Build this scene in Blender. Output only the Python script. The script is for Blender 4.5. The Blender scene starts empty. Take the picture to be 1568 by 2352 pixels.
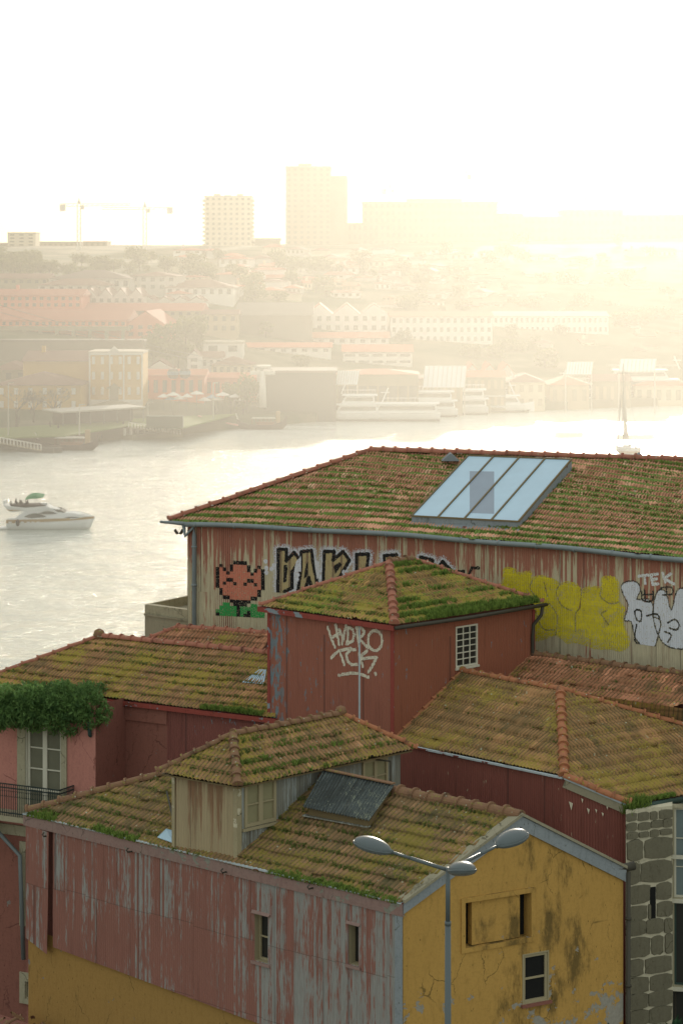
import bpy, bmesh, math, random
import numpy as np
from mathutils import Vector, Matrix, Quaternion
random.seed(7); RS = np.random.RandomState(5)
sc = bpy.context.scene
COL = sc.collection
# ------------------------------------------------------------------ view model (a level 85 mm lens, shifted down)
F, H, YH, CX = 5553.0, 38.0, 610.0, 784.0
def PZ(x, y, z):
    Y = (H - z) * F / (y - YH); return Vector(((x - CX) / F * Y, Y, z))
def PY(x, y, Y):
    return Vector(((x - CX) / F * Y, Y, H - (y - YH) / F * Y))
def V2(p): return np.array([p[0], p[1]], float)
R = math.radians
# ------------------------------------------------------------------ object helpers
def empty(name, loc, label, cat, group=None, rz=0):
    o = bpy.data.objects.new(name, None); COL.objects.link(o)
    o.location = loc; o.rotation_euler = (0, 0, rz); o.empty_display_size = .3
    o['label'] = label; o['category'] = cat
    if group: o['group'] = group
    return o
def link(name, me, mat, parent=None, kind=None):
    o = bpy.data.objects.new(name, me); COL.objects.link(o)
    if mat is not None:
        me.materials.clear()
        for m in (mat if isinstance(mat, (list, tuple)) else [mat]): me.materials.append(m)
    if parent is not None:
        o.parent = parent
        M = parent_world(parent); o.matrix_parent_inverse = M.inverted()
    if kind: o['kind'] = kind
    return o
def parent_world(p):
    M = p.matrix_basis.copy()
    q = p
    while q.parent is not None:
        M = q.matrix_parent_inverse @ M; q = q.parent; M = q.matrix_basis @ M
    return M
def tag(o, label, cat, group=None, kind=None):
    o['label'] = label; o['category'] = cat
    if group: o['group'] = group
    if kind: o['kind'] = kind
    return o
def kids(o): return [c for c in bpy.data.objects if c.parent == o]
def copy_tree(o, parent=None):
    c = o.copy(); COL.objects.link(c)
    if parent is not None: c.parent = parent
    for k in kids(o):
        copy_tree(k, c)
    return c
class MB:
    """mesh builder"""
    def __init__(s, M=None): s.v = []; s.f = []; s.M = M
    def add(s, vs, fs):
        n = len(s.v)
        s.v += [tuple(s.M @ Vector(p)) if s.M is not None else tuple(p) for p in vs]
        s.f += [tuple(i + n for i in f) for f in fs]
    def box(s, x0, x1, y0, y1, z0, z1):
        s.add([(x0,y0,z0),(x1,y0,z0),(x1,y1,z0),(x0,y1,z0),(x0,y0,z1),(x1,y0,z1),(x1,y1,z1),(x0,y1,z1)],
              [(0,3,2,1),(4,5,6,7),(0,1,5,4),(1,2,6,5),(2,3,7,6),(3,0,4,7)])
    def prism(s, pts, z0, z1):
        n = len(pts)
        z0 = z0 if isinstance(z0, (list, tuple)) else [z0] * n
        z1 = z1 if isinstance(z1, (list, tuple)) else [z1] * n
        s.add([(p[0], p[1], z0[i]) for i, p in enumerate(pts)] + [(p[0], p[1], z1[i]) for i, p in enumerate(pts)],
              [tuple(range(n - 1, -1, -1)), tuple(range(n, 2 * n))] + [(i, (i + 1) % n, n + (i + 1) % n, n + i) for i in range(n)])
    def bar(s, p, q, w, h=None, up=(0, 0, 1)):
        p, q = Vector(p), Vector(q); d = (q - p).normalized(); h = h or w
        u = Vector(up)
        if abs(d.dot(u)) > .95: u = Vector((0, 1, 0))
        a = d.cross(u).normalized() * w / 2; b = a.cross(d).normalized() * h / 2
        vs = [p - a - b, p + a - b, p + a + b, p - a + b, q - a - b, q + a - b, q + a + b, q - a + b]
        s.add(vs, [(0,1,2,3),(7,6,5,4),(4,5,1,0),(5,6,2,1),(6,7,3,2),(7,4,0,3)])
    def tube(s, pts, r, n=8, cap=True):
        pts = [Vector(p) for p in pts]; m = len(pts)
        rr = r if isinstance(r, (list, tuple)) else [r] * m
        vs = []; ref = None
        for i, p in enumerate(pts):
            d = (pts[min(i + 1, m - 1)] - pts[max(i - 1, 0)]).normalized()
            if ref is None:
                ref = Vector((0, 0, 1)) if abs(d.z) < .9 else Vector((1, 0, 0))
            a = d.cross(ref).normalized(); b = d.cross(a).normalized()
            for k in range(n):
                t = 2 * math.pi * k / n
                vs.append(p + (a * math.cos(t) + b * math.sin(t)) * rr[i])
        fs = [(i * n + k, i * n + (k + 1) % n, (i + 1) * n + (k + 1) % n, (i + 1) * n + k) for i in range(m - 1) for k in range(n)]
        if cap: fs += [tuple(range(n - 1, -1, -1)), tuple(range((m - 1) * n, m * n))]
        s.add(vs, fs)
    def lathe(s, prof, n=16, c=(0, 0, 0), sx=1, sy=1):
        vs = []; m = len(prof)
        for (r, z) in prof:
            for k in range(n):
                t = 2 * math.pi * k / n
                vs.append((c[0] + sx * r * math.cos(t), c[1] + sy * r * math.sin(t), c[2] + z))
        fs = [(i * n + k, i * n + (k + 1) % n, (i + 1) * n + (k + 1) % n, (i + 1) * n + k) for i in range(m - 1) for k in range(n)]
        fs += [tuple(range(n - 1, -1, -1)), tuple(range((m - 1) * n, m * n))]
        s.add(vs, fs)
    def mesh(s, name='mesh', smooth=False, recalc=True):
        me = bpy.data.meshes.new(name); me.from_pydata(s.v, [], s.f)
        if recalc:
            bm = bmesh.new(); bm.from_mesh(me); bmesh.ops.recalc_face_normals(bm, faces=bm.faces); bm.to_mesh(me); bm.free()
        if smooth:
            me.shade_smooth()
        return me
    def build(s, name, mat, parent=None, smooth=False, kind=None):
        return link(name, s.mesh(name, smooth), mat, parent, kind)
def boxuv(me, scale=1.0):
    uv = me.uv_layers.new(name='UVMap') if not me.uv_layers else me.uv_layers[0]
    for p in me.polygons:
        n = p.normal
        for li in p.loop_indices:
            c = me.vertices[me.loops[li].vertex_index].co
            if abs(n.z) > .8: w = (c.x, c.y)
            elif abs(n.x) > abs(n.y): w = (c.y, c.z)
            else: w = (c.x, c.z)
            uv.data[li].uv = w
# ------------------------------------------------------------------ node helpers
class NT:
    def __init__(s, name):
        s.m = bpy.data.materials.new(name); s.m.use_nodes = True
        s.t = s.m.node_tree; s.n = s.t.nodes; s.l = s.t.links
        s.n.clear(); s.out = s.n.new('ShaderNodeOutputMaterial')
        s.b = s.n.new('ShaderNodeBsdfPrincipled'); s.l.new(s.b.outputs[0], s.out.inputs[0])
        s.b.inputs['Specular IOR Level'].default_value = .25
    def put(s, sock, v):
        if isinstance(v, bpy.types.NodeSocket): s.l.new(v, sock)
        elif isinstance(v, (tuple, list)) and len(v) == 3 and sock.type == 'RGBA': sock.default_value = (*v, 1)
        else: sock.default_value = v
    def uv(s):
        n = s.n.new('ShaderNodeUVMap'); n.uv_map = 'UVMap'; return n.outputs[0]
    def obj(s): return s.n.new('ShaderNodeTexCoord').outputs['Object']
    def pos(s): return s.n.new('ShaderNodeNewGeometry').outputs['Position']
    def math(s, op, a, b=0.0, c=None, clamp=False):
        n = s.n.new('ShaderNodeMath'); n.operation = op; n.use_clamp = clamp
        s.put(n.inputs[0], a); s.put(n.inputs[1], b)
        if c is not None: s.put(n.inputs[2], c)
        return n.outputs[0]
    def map(s, vec, scale=(1,1,1), loc=(0,0,0), rot=(0,0,0)):
        n = s.n.new('ShaderNodeMapping'); s.put(n.inputs[0], vec); n.inputs['Scale'].default_value = scale
        n.inputs['Location'].default_value = loc; n.inputs['Rotation'].default_value = rot; return n.outputs[0]
    def noise(s, vec, scale=1, detail=4, rough=.55, dist=0, lac=2):
        n = s.n.new('ShaderNodeTexNoise'); s.put(n.inputs['Vector'], vec); n.inputs['Scale'].default_value = scale
        n.inputs['Detail'].default_value = detail; n.inputs['Roughness'].default_value = rough; n.inputs['Distortion'].default_value = dist
        return n.outputs[0]
    def vor(s, vec, scale=1, feature='F1', rnd=1, out=0):
        n = s.n.new('ShaderNodeTexVoronoi'); n.feature = feature; s.put(n.inputs['Vector'], vec); n.inputs['Scale'].default_value = scale
        n.inputs['Randomness'].default_value = rnd; return n.outputs[out]
    def white(s, vec):
        n = s.n.new('ShaderNodeTexWhiteNoise'); n.noise_dimensions = '3D'; s.put(n.inputs['Vector'], vec); return n.outputs[0]
    def sep(s, vec):
        n = s.n.new('ShaderNodeSeparateXYZ'); s.put(n.inputs[0], vec); return n.outputs
    def comb(s, x, y, z=0.0):
        n = s.n.new('ShaderNodeCombineXYZ'); s.put(n.inputs[0], x); s.put(n.inputs[1], y); s.put(n.inputs[2], z); return n.outputs[0]
    def step(s, v, lo, hi):
        n = s.n.new('ShaderNodeMapRange'); n.interpolation_type = 'SMOOTHSTEP'
        s.put(n.inputs[0], v); s.put(n.inputs[1], lo); s.put(n.inputs[2], hi); return n.outputs[0]
    def mix(s, f, a, b, mode='MIX'):
        n = s.n.new('ShaderNodeMix'); n.data_type = 'RGBA'; n.blend_type = mode
        s.put(n.inputs[0], f); s.put(n.inputs[6], a); s.put(n.inputs[7], b); return n.outputs[2]
    def ramp(s, f, stops):
        n = s.n.new('ShaderNodeValToRGB'); e = n.color_ramp.elements
        while len(e) < len(stops): e.new(.5)
        for i, (p, c) in enumerate(stops): e[i].position = p; e[i].color = (*c, 1)
        s.put(n.inputs[0], f); return n.outputs[0]
    def bump(s, h, strength=.3, dist=.02):
        n = s.n.new('ShaderNodeBump'); n.inputs['Strength'].default_value = strength; n.inputs['Distance'].default_value = dist
        s.put(n.inputs['Height'], h); s.l.new(n.outputs[0], s.b.inputs['Normal'])
    def col(s, c): s.put(s.b.inputs['Base Color'], c)
    def rough(s, v): s.put(s.b.inputs['Roughness'], v)
def S(r, g, b):   # sRGB 0-255 to linear
    return tuple(((c / 255) / 12.92 if c / 255 < .04045 else ((c / 255 + .055) / 1.055) ** 2.4) for c in (r, g, b))
def mat_plain(name, c, rough=.7, metal=0, var=.15, scale=3, spec=.25):
    t = NT(name); n = t.noise(t.obj(), scale, 5)
    t.col(t.mix(n, tuple(x * (1 - var) for x in c), tuple(min(1, x * (1 + var)) for x in c)))
    t.rough(rough); t.b.inputs['Metallic'].default_value = metal; t.b.inputs['Specular IOR Level'].default_value = spec
    return t.m
def mat_tile(name, a, b, lichen=.5, lichcol=S(150,140,50), moss=.4, mosscol=S(85,105,40), row=.4, wid=.22, seed=0, spots=.3, dark=.4, edge=.25, rib=.11, olive=.38):
    t = NT(name); uv = t.map(t.uv(), loc=(seed * 7.3, seed * 3.1, 0)); uvr = t.uv()
    o = t.sep(uvr)
    fu = t.math('FLOOR', t.math('DIVIDE', o[0], wid)); fv = t.math('FLOOR', t.math('DIVIDE', o[1], row))
    tile = t.white(t.comb(fu, fv, float(seed)))
    fr = t.math('FRACT', t.math('DIVIDE', o[1], row))
    c = t.mix(tile, a, b)
    c = t.mix(t.step(tile, .93, .95), c, tuple(min(1, x * 1.5) for x in b))
    fine = t.noise(uv, 22, 4, .7)
    c = t.mix(t.math('MULTIPLY', t.step(fine, .35, .75), .6), c, tuple(x * .6 for x in a))
    fr_u = t.math('FRACT', t.math('DIVIDE', o[0], rib)); vly = t.math('ABSOLUTE', t.math('SUBTRACT', fr_u, .5))   # channel mask: shade between the ribs painted into the colour
    ribt = t.white(t.comb(t.math('FLOOR', t.math('DIVIDE', o[0], rib)), fv, float(seed) + 5.0))
    c = t.mix(t.math('MULTIPLY', ribt, .55), c, tuple(x * .5 for x in a))
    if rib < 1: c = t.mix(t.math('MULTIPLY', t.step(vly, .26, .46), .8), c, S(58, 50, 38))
    # grime
    g = t.noise(t.map(uv, (1.6, .7, 1)), 1.3, 6, .65)
    c = t.mix(t.math('MULTIPLY', t.step(g, .45, .7), dark), c, S(46, 42, 34))
    c = t.mix(t.math('MULTIPLY', t.step(t.noise(uv, .9, 4, .6), .5, .66), .55), c, tuple(x * .62 for x in a))
    c = t.mix(t.math('MULTIPLY', t.step(t.noise(t.map(uv, loc=(9, 4, 0)), .6, 4, .6), .54, .66), .6), c, tuple(min(1, x * 1.25) for x in b))
    c = t.mix(olive, c, S(124, 118, 78))
    # lichen
    ln = t.noise(uv, 12, 5, .75); big = t.noise(uv, .7, 3)
    li = t.math('ADD', ln, t.math('MULTIPLY', t.math('SUBTRACT', big, .5), .7))
    lm = t.step(li, .62 - .28 * lichen, .72 - .26 * lichen)
    c = t.mix(t.math('MULTIPLY', lm, .85), c, t.mix(fine, tuple(x * .55 for x in lichcol), lichcol))
    # pale spots
    sp = t.vor(uv, 5.5); c = t.mix(t.math('MULTIPLY', t.math('SUBTRACT', 1.0, t.step(sp, .10, .17)), t.step(t.noise(uv, 1.7, 2), .5 - .1 * spots, .62)), c, S(165, 165, 140))
    c = t.mix(t.math('MULTIPLY', t.step(t.math('ABSOLUTE', t.math('SUBTRACT', fr, .5)), .42, .49), .35), c, S(50, 44, 32))  # shadow line of each tile course, painted dark along its edges
    c = t.mix(t.math('MULTIPLY', t.step(t.noise(t.map(uv, (1, 2.2, 1)), 5, 5, .75), .56, .70), .5), c, S(62, 56, 42))
    # moss settles on the overlaps
    mn = t.noise(uv, 8, 5, .72)
    e = t.math('MULTIPLY', t.math('SUBTRACT', t.math('ABSOLUTE', t.math('SUBTRACT', fr, .55)), .25), edge)
    mm = t.math('ADD', t.math('ADD', mn, e), t.math('MULTIPLY', t.math('SUBTRACT', t.noise(uv, .5, 3), .5), .5))
    mk = t.step(mm, .70 - .25 * moss, .78 - .25 * moss)
    c = t.mix(mk, c, t.mix(t.step(fine, .3, .7), tuple(x * .45 for x in mosscol), mosscol))
    t.col(c); t.rough(.9); t.b.inputs['Specular IOR Level'].default_value = .15
    t.bump(t.math('ADD', fine, t.math('MULTIPLY', mk, 1.2)), .5, .02)
    return t.m
def mat_sheet(name, paint, paint2, under, amt=.4, sheet=.82, lap=2.0, streak=9, seed=0, top=None, chips=0, chipcol=S(130,145,150), fade=None, pitch=.076, zone=None, ribw=.16, vs=.55, ufade=None, soft=.06):
    """painted corrugated iron; u across, v = height"""
    t = NT(name); uv = t.map(t.uv(), loc=(seed * 5.7, seed * 1.9, 0)); o = t.sep(t.uv())
    su = t.math('FLOOR', t.math('DIVIDE', o[0], sheet)); sv = t.math('FLOOR', t.math('DIVIDE', t.math('ADD', o[1], t.math('MULTIPLY', t.white(t.comb(su, 3.0, float(seed))), .12)), lap))
    sh = t.white(t.comb(su, sv, float(seed)))
    c = t.mix(t.math('MULTIPLY', sh, .6), paint, paint2)
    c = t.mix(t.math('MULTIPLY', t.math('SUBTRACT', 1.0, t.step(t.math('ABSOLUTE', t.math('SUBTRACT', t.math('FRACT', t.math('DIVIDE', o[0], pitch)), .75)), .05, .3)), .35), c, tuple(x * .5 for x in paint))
    c = t.mix(t.noise(uv, .6, 4), c, tuple(x * .75 for x in paint))
    rib = t.white(t.comb(t.math('FLOOR', t.math('DIVIDE', o[0], pitch)), 1.0, float(seed)))
    st = t.noise(t.map(uv, (streak, vs, 1)), 1.6, 6, .7)
    big = t.noise(t.map(uv, (.5, .5, 1)), 1, 3)
    v = t.math('ADD', t.math('ADD', st, t.math('MULTIPLY', t.math('SUBTRACT', big, .5), .45)), t.math('MULTIPLY', t.math('SUBTRACT', rib, .5), ribw))
    v = t.math('ADD', v, t.math('MULTIPLY', t.math('SUBTRACT', sh, .5), .16))
    if fade is not None:   # (z0, z1): more bare towards z0
        v = t.math('ADD', v, t.math('MULTIPLY', t.math('SUBTRACT', .5, t.step(o[1], fade[0], fade[1])), .42))
    if ufade is not None: v = t.math('ADD', v, t.math('MULTIPLY', t.math('SUBTRACT', t.step(o[0], ufade[0], ufade[1]), .5), ufade[2]))
    w = t.step(v, .66 - .3 * amt, .66 + soft - .3 * amt)
    uc = t.mix(t.noise(t.map(uv, (8, 1, 1)), 2, 4), tuple(x * .7 for x in under), tuple(min(1, x * 1.25) for x in under))
    c = t.mix(t.math('MULTIPLY', w, .9), c, uc)
    if chips:
        ch = t.noise(t.map(uv, (4, 1, 1)), 2.2, 5, .6)
        lim = t.step(t.noise(uv, .55, 2), .48, .55)
        if zone is not None:
            zz = t.math('SUBTRACT', 1.0, t.step(o[0], zone[0], zone[1])); ch = t.math('ADD', ch, t.math('MULTIPLY', zz, .13)); lim = t.math('MAXIMUM', lim, zz)
        cm = t.math('MULTIPLY', t.step(ch, .70 - .1 * chips, .71 - .1 * chips), lim)
        c = t.mix(cm, c, t.mix(t.noise(uv, 9, 2), chipcol, tuple(x * .6 for x in chipcol)))
    if lap < 5:   # overlapping sheet ends
        fl = t.math('FRACT', t.math('DIVIDE', t.math('ADD', o[1], t.math('MULTIPLY', t.white(t.comb(su, 3.0, float(seed))), .12)), lap))
        c = t.mix(t.math('MULTIPLY', t.math('SUBTRACT', 1.0, t.step(fl, .006, .016)), .4), c, S(62, 50, 46))
    fru = t.math('FRACT', t.math('DIVIDE', o[0], sheet))
    seam = t.math('MULTIPLY', t.math('SUBTRACT', 1.0, t.step(t.math('ABSOLUTE', t.math('SUBTRACT', fru, .5)), .02, .03)), t.step(sh, .6, .65))
    c = t.mix(t.math('MULTIPLY', seam, .45), c, S(60, 46, 42))
    c = t.mix(t.math('MULTIPLY', t.step(t.noise(t.map(uv, (6, .4, 1)), 1.1, 5), .5, .75), .45), c, tuple(x * .45 for x in paint))
    t.col(c); t.rough(.72); t.bump(t.noise(uv, 30, 3), .2, .01)
    return t.m
def mat_plaster(name, a, b, grime=.4, peel=.2, peelcol=S(140,135,125), seed=0, grimecol=S(52,50,32), low=None, gz=None):
    t = NT(name); uv = t.map(t.uv(), loc=(seed * 5.1, seed * 2.3, 0))
    c = t.mix(t.noise(uv, .8, 6, .65), a, b)
    c = t.mix(t.math('MULTIPLY', t.step(t.noise(uv, 14, 4, .7), .45, .75), .35), c, tuple(x * .6 for x in a))
    c = t.mix(t.math('MULTIPLY', t.step(t.noise(t.map(uv, (3.2, .9, 1)), 2.6, 6, .75), .48, .72), .4), c, tuple(x * .5 for x in a))
    cr_ = t.vor(t.map(t.comb(t.math('ADD', t.sep(uv)[0], t.math('MULTIPLY', t.noise(uv, 3, 4), .5)), t.sep(uv)[1], 0.0), (1, .7, 1)), 1.1, 'DISTANCE_TO_EDGE')
    c = t.mix(t.math('MULTIPLY', t.math('MULTIPLY', t.math('SUBTRACT', 1.0, t.step(cr_, .004, .014)), t.step(t.noise(uv, .8, 2), .5, .6)), .6), c, grimecol)
    g = t.math('ADD', t.noise(t.map(uv, (2.4, .8, 1)), 1.0, 7, .7), t.math('MULTIPLY', t.math('SUBTRACT', t.noise(uv, .33, 2), .5), .6))
    if gz is not None:   # runs of grime under the apex
        g = t.math('ADD', g, t.math('MULTIPLY', t.math('SUBTRACT', t.math('SUBTRACT', 1.0, t.step(t.math('ABSOLUTE', t.math('SUBTRACT', t.sep(t.uv())[0], gz[0])), gz[1] * .3, gz[1])), .35), .3))
    c = t.mix(t.math('MULTIPLY', t.step(g, .68 - .2 * grime, .90 - .2 * grime), .7), c, grimecol)
    c = t.mix(t.math('MULTIPLY', t.math('SUBTRACT', 1.0, t.step(t.vor(t.map(uv, (2.2, 1, 1)), 3.2), .05, .12)), .6), c, grimecol)
    p = t.noise(uv, 2.6, 6, .62); q = t.noise(uv, .45, 2)
    if low is not None: p = t.math('ADD', p, t.math('MULTIPLY', t.math('SUBTRACT', .45, t.step(t.sep(t.uv())[1], low[0], low[1])), .22))
    pm = t.step(t.math('ADD', p, t.math('MULTIPLY', t.math('SUBTRACT', q, .5), .8)), .72 - .16 * peel, .74 - .16 * peel)
    c = t.mix(pm, c, t.mix(t.noise(uv, 12, 3), tuple(x * .55 for x in peelcol), peelcol))
    t.col(c); t.rough(.93); t.bump(t.math('SUBTRACT', t.math('MULTIPLY', t.noise(uv, 18, 5, .7), .7), t.math('MULTIPLY', pm, .8)), .5, .02)
    return t.m
def mat_leaf(name, a, b, scale=6):
    t = NT(name); n = t.noise(t.pos(), scale, 3)
    t.col(t.mix(t.step(n, .3, .7), a, b)); t.rough(.7); t.b.inputs['Specular IOR Level'].default_value = .15
    # thin leaves pass light
    tr = t.n.new('ShaderNodeBsdfTranslucent'); tr.inputs[0].default_value = (*[min(1, x * 1.3) for x in b], 1)
    mx = t.n.new('ShaderNodeMixShader'); mx.inputs[0].default_value = .3
    t.l.new(t.b.outputs[0], mx.inputs[1]); t.l.new(tr.outputs[0], mx.inputs[2]); t.l.new(mx.outputs[0], t.out.inputs[0])
    return t.m
# ------------------------------------------------------------------ walls and panels
def frac(x): return x - np.floor(x)
def hsh(a, b=0.): return frac(np.sin(a * 12.9898 + b * 78.233) * 43758.5453)
def wob(u, v, s=0.):
    return (np.sin(u * .9 + s) * np.cos(v * 1.3 + s * 2) + .5 * np.sin(u * 2.3 + v * 1.1 + s * 3) + .3 * np.sin(u * 4.7 - v * 3.9 + s)) / 1.8
class Wall:
    """vertical wall over a plan path, left to right as seen from outside"""
    def __init__(s, pts):
        s.p = np.array([V2(p) for p in pts]); d = np.diff(s.p, axis=0); L = np.hypot(d[:,0], d[:,1])
        s.c = np.concatenate([[0], np.cumsum(L)]); s.L = s.c[-1]
        n = np.stack([d[:,1] / L, -d[:,0] / L], 1)
        s.n = np.vstack([n[:1], (n[1:] + n[:-1]) / 2, n[-1:]])
    def at(s, u):
        u = np.asarray(u, float)
        x = np.interp(u, s.c, s.p[:,0]); y = np.interp(u, s.c, s.p[:,1])
        # run on past both ends
        d0 = (s.p[1] - s.p[0]) / (s.c[1] - s.c[0]); d1 = (s.p[-1] - s.p[-2]) / (s.c[-1] - s.c[-2])
        x = x + np.minimum(u, 0) * d0[0] + np.maximum(u - s.L, 0) * d1[0]
        y = y + np.minimum(u, 0) * d0[1] + np.maximum(u - s.L, 0) * d1[1]
        return x, y
    def nrm(s, u):
        return np.interp(u, s.c, s.n[:,0]), np.interp(u, s.c, s.n[:,1])
    def P(s, u, n, z):
        x, y = s.at(u); a, b = s.nrm(u); return Vector((float(x + a * n), float(y + b * n), z))
    def hit(s, px, py):
        """wall (u, z) seen at a picture position"""
        r = (px - CX) / F; best = None
        for i in range(len(s.p) - 1):
            a, b = s.p[i], s.p[i + 1]; den = (b[0] - a[0]) - r * (b[1] - a[1])
            if abs(den) < 1e-9: continue
            t = (r * a[1] - a[0]) / den
            lo = -9 if i == 0 else 0; hi = 10 if i == len(s.p) - 2 else 1
            if lo <= t <= hi:
                Y = a[1] + t * (b[1] - a[1]); return s.c[i] + t * (s.c[i+1] - s.c[i]), H - (py - YH) / F * Y
        raise ValueError
def mapmesh(name, us, vs, mp, clips_uv=(), holes=(), clips_w=(), cellmask=None, colors=None):
    us, vs = np.asarray(us), np.asarray(vs); nu, nv = len(us), len(vs)
    U, Vv = np.meshgrid(us, vs); co = np.stack([U.ravel(), Vv.ravel(), np.zeros(nu * nv)], 1)
    i = np.arange(nu - 1); j = np.arange(nv - 1); I, J = np.meshgrid(i, j)
    a = (J * nu + I).ravel(); fs = np.stack([a, a + 1, a + 1 + nu, a + nu], 1)
    if cellmask is not None: fs = fs[cellmask.ravel()]
    if cellmask is not None:
        used, inv = np.unique(fs, return_inverse=True); co = co[used]; fs = inv.reshape(fs.shape)
    me = bpy.data.meshes.new(name)
    me.vertices.add(len(co)); me.vertices.foreach_set('co', co.ravel())
    me.loops.add(fs.size); me.loops.foreach_set('vertex_index', fs.ravel().astype(np.int32))
    me.polygons.add(len(fs)); me.polygons.foreach_set('loop_start', np.arange(0, fs.size, 4, dtype=np.int32))
    me.update(calc_edges=True)
    if clips_uv or holes:
        bm = bmesh.new(); bm.from_mesh(me)
        for (p, q) in clips_uv:     # keep the left of p->q
            d = (q[0] - p[0], q[1] - p[1])
            bmesh.ops.bisect_plane(bm, geom=bm.verts[:] + bm.edges[:] + bm.faces[:], plane_co=(p[0], p[1], 0), plane_no=(d[1], -d[0], 0), clear_outer=True)
        for (a0, a1, b0, b1) in holes:
            for pc, pn in (((a0,0,0),(1,0,0)), ((a1,0,0),(1,0,0)), ((0,b0,0),(0,1,0)), ((0,b1,0),(0,1,0))):
                bmesh.ops.bisect_plane(bm, geom=bm.verts[:] + bm.edges[:] + bm.faces[:], plane_co=pc, plane_no=pn)
            dead = [f for f in bm.faces if a0 < f.calc_center_median().x < a1 and b0 < f.calc_center_median().y < b1]
            bmesh.ops.delete(bm, geom=dead, context='FACES')
        bm.to_mesh(me); bm.free()
    n = len(me.vertices); co = np.empty(n * 3); me.vertices.foreach_get('co', co); co = co.reshape(-1, 3)
    li = np.empty(len(me.loops), np.int32); me.loops.foreach_get('vertex_index', li)
    uvl = me.uv_layers.new(name='UVMap'); uvl.data.foreach_set('uv', co[li][:, :2].ravel().astype(np.float32))
    if colors is not None:
        ca = me.color_attributes.new('paint', 'FLOAT_COLOR', 'CORNER')
        cc = np.repeat(colors, 4, axis=0); ca.data.foreach_set('color', np.concatenate([cc, np.ones((len(cc), 1))], 1).ravel().astype(np.float32))
    X = mp(co[:,0], co[:,1]); me.vertices.foreach_set('co', np.stack(X, 1).ravel()); me.update()
    if clips_w:
        bm = bmesh.new(); bm.from_mesh(me)
        for (p, q) in clips_w:      # plan line, keep left of p->q
            d = (q[0] - p[0], q[1] - p[1])
            bmesh.ops.bisect_plane(bm, geom=bm.verts[:] + bm.edges[:] + bm.faces[:], plane_co=(p[0], p[1], 0), plane_no=(d[1], -d[0], 0), clear_outer=True)
        bm.to_mesh(me); bm.free()
    return me
def corr(u, pitch=.076, amp=.011): return amp * np.sin(2 * np.pi * u / pitch)
def panel(name, wall, z0, z1, mat, parent, u0=0., u1=None, poly=None, holes=(), pitch=.076, amp=.011, off=0., dz=None, sag=0.):
    u1 = wall.L if u1 is None else u1
    us = np.arange(u0, u1 + 1e-6, pitch / 6 if amp else .25)
    if us[-1] < u1 - 1e-4: us = np.append(us, u1)
    vs = np.linspace(z0, z1, max(2, int((z1 - z0) / (dz or 9)) + 1))
    def mp(u, v):
        h = off + (corr(u, pitch, amp) if amp else 0) + sag * wob(u, v)
        if amp: h = h + .006 * (hsh(np.floor(u / .82), np.floor(v / 2.0)) - .5)
        x, y = wall.at(u); a, b = wall.nrm(u); return x + a * h, y + b * h, v
    cl = []
    if poly:
        n = len(poly); cl = [(poly[i], poly[(i + 1) % n]) for i in range(n)]
    me = mapmesh(name, us, vs, mp, cl, holes)
    if amp: me.shade_smooth()
    return link(name, me, mat, parent)
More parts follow.
